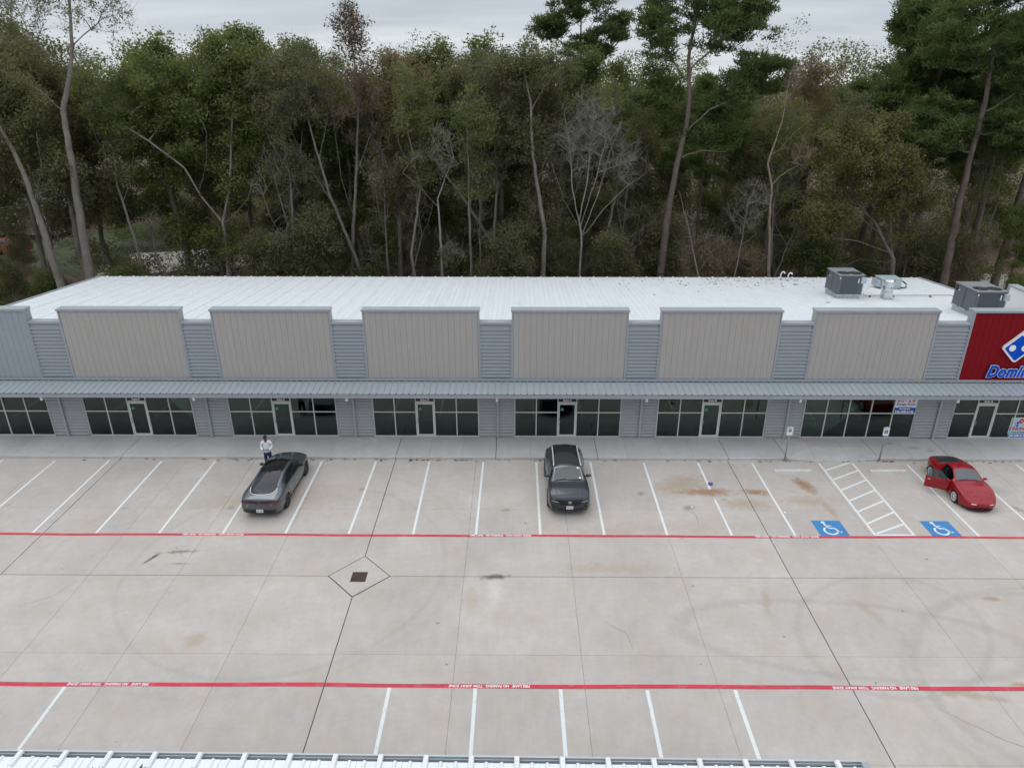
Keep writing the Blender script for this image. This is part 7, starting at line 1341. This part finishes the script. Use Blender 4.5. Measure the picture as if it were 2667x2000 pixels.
# --- slim leafless saplings
BARK_TWIG = bark('twig_bark', (0.165, 0.152, 0.135), (0.09, 0.082, 0.07))
LB = [Tree(131 + k, [(0, 0, 0), (0.4 * k - 0.4, 0, 3), (0.7 - 0.6 * k, 0, 6.5), (0.3, 0, 10.5)], [[(0.1, 0, 5.5), (1.2, 0.2, 7.5), (1.8, 0.3, 9.5)], [(0.0, 0, 4.5), (-1.1, -0.3, 6.8), (-1.5, -0.4, 9.0)]], [((0.2, 0, 9.4), (1.3 + 0.4 * k, 1.4, 2.6), 34), ((0, 0, 6), (1.6, 1.5, 1.6), 9)], 0.10, BARK_TWIG, DULL if k == 1 else None, 3 if k == 1 else 0, 0.14, 0.4, twigs=5, twig_len=0.9, twig_r=0.010, minr=0.014) for k in range(3)]
for i, (x, y, H, lab) in enumerate(((-28.6, 56.6, 9, 'slim bare sapling before the gravel drive'), (-18.6, 56.5, 13, 'slim bare sapling between the oak and the thin leaning tree'), (-10.8, 58.5, 14, 'slim bare sapling before the orange brown tree'), (-8.4, 58, 11, 'slim bare sapling just left of the crooked thin tree'), (-3.0, 58, 13, 'slim bare sapling right of the crooked thin tree'), (3.2, 58.5, 15, 'slim bare sapling between the straight pale trunk and the bare grey tree'), (8.8, 57, 12, 'slim bare sapling just left of the curving pine'), (21.8, 57.5, 12, 'slim bare sapling right of the kinked brown trunk'), (31.6, 57, 11, 'slim bare sapling before the dense dark pine'), (35.6, 57.5, 13, 'slim bare sapling right of the far end pine trunk'))):
    LB[(i * 2) % 3].place('bare_sapling', lab, (x, y, G0), float(r_.uniform(0, 6.28)), (H/11.5, H/11.5, H/11.5), (1, 1, 1), 'slim saplings behind the roof')

# --- the wood beyond, which reads as one mass
def mass(name, label, seed, spots, nattr, nleaf, ls, m, spread=0.9, trunk=True):
    r = np.random.default_rng(seed); VL, FL, VW, FW = [], [], [], []; o1 = o2 = 0
    for x, y, H, w in spots:
        C = r.normal(0, 1, (nattr, 3)); C /= np.linalg.norm(C, axis=1)[:, None]; C *= r.random((nattr, 1)) ** 0.4; zc = H * 0.58; hub = np.clip(r.normal(0, 0.42, (9, 3)), -0.62, 0.62); C = np.array([x, y, zc]) + (C * 0.55 + hub[r.integers(0, 9, nattr)]) * np.array([w, w, H * 0.40]); C[:, 2] = np.clip(C[:, 2], 0.2, H); V, F = leaf_geo(r, C, nleaf, spread, ls); VL.append(V); FL.append(F + o1); o1 += len(V)
        if trunk:
            P = np.array([[x, y, -0.1], [x + r.normal(0, 0.5), y, H*0.45], [x + r.normal(0, 0.9), y, H*0.9]]); par = np.array([-1, 0, 1]); V, F = wood(P, par, 3, H * 0.011); VW.append(V); FW.append(F + o2); o2 += len(V)
    root = inst(name, np_mesh(name, np.vstack(VL), np.vstack(FL), m), None); tag(root, label, kind='stuff')
    if trunk: inst('trunks', np_mesh('trunks', np.vstack(VW), np.vstack(FW), BARK_MID, True), root)['kind'] = 'stuff'
rs = np.random.default_rng(77)
sp1 = [(x + rs.normal(0, 1.2), 84 + rs.uniform(-3, 5), rs.uniform(20.0, 23.4) - (3.0 if 14 < x < 26 else 0), rs.uniform(2.8, 3.8)) for x in np.arange(-78, 82, 4.2) if not (-62 < x < -30)]
sp2 = [(x + rs.normal(0, 1.2), 100 + rs.uniform(-5, 6), rs.uniform(20.0, 23.4) - (2.5 if 17 < x < 31 else 0), rs.uniform(3.2, 4.4)) for x in np.arange(-100, 102, 5.2)]
sp3 = [(x + rs.normal(0, 1.5), 122 + rs.uniform(-6, 10), rs.uniform(20, 23.0), rs.uniform(4, 5.2)) for x in np.arange(-130, 132, 6.5)]
mass('woods', 'nearer dull green mass of the wood behind the first trees', 1, sp1, 110, 60, 0.23, DULL); mass('woods', 'dark mass of the wood further back', 2, sp2, 90, 48, 0.28, DARKG); mass('woods', 'farthest olive line of the wood under the sky', 3, sp3, 90, 40, 0.31, OLIVE)
us = [(rs.uniform(-48, 46), rs.uniform(58, 82), rs.uniform(2.0, 6.5), rs.uniform(1.2, 2.4)) for k in range(190)]
us = [u for u in us if not (abs(u[0] + 0.718 * u[1]) < 5) and not (-44 < u[0] < -26 and 68 < u[1] < 80) and not (13 < u[0] < 24 and u[1] > 66)]
bw = np.array([(rs.uniform(-46, 44), rs.uniform(54, 76), 0.2 + 5.5 * rs.random() ** 1.6) for k in range(420)]); bw = bw[np.abs(bw[:, 0] + 0.718 * bw[:, 1]) > 3]
rb = np.random.default_rng(9); Vb, Fb = twig_geo(rb, bw, np.arange(len(bw)), 9, 2.6, 0.014, 0.5)
tag(inst('brushwood', np_mesh('brushwood', Vb, Fb, BARK_TWIG)), 'tangled bare brushwood and vines low among the trunks', kind='stuff')
mass('undergrowth', 'dark tangled undergrowth beneath the trees', 4, us[:80], 40, 25, 0.20, DARKG, 0.5, False); us2 = [(rs.uniform(-62, 60), rs.uniform(80, 97), rs.uniform(4.0, 8.5), rs.uniform(2.0, 3.4)) for k in range(95)]; us2 = [u for u in us2 if not u[0] < -44]
mass('undergrowth', 'tall dim brush between the far trunks', 6, us2, 40, 26, 0.26, DULL, 0.7, False)
mass('undergrowth', 'dull brownish brush beneath the trees', 5, us[80:], 40, 24, 0.19, DULL, 0.5, False)
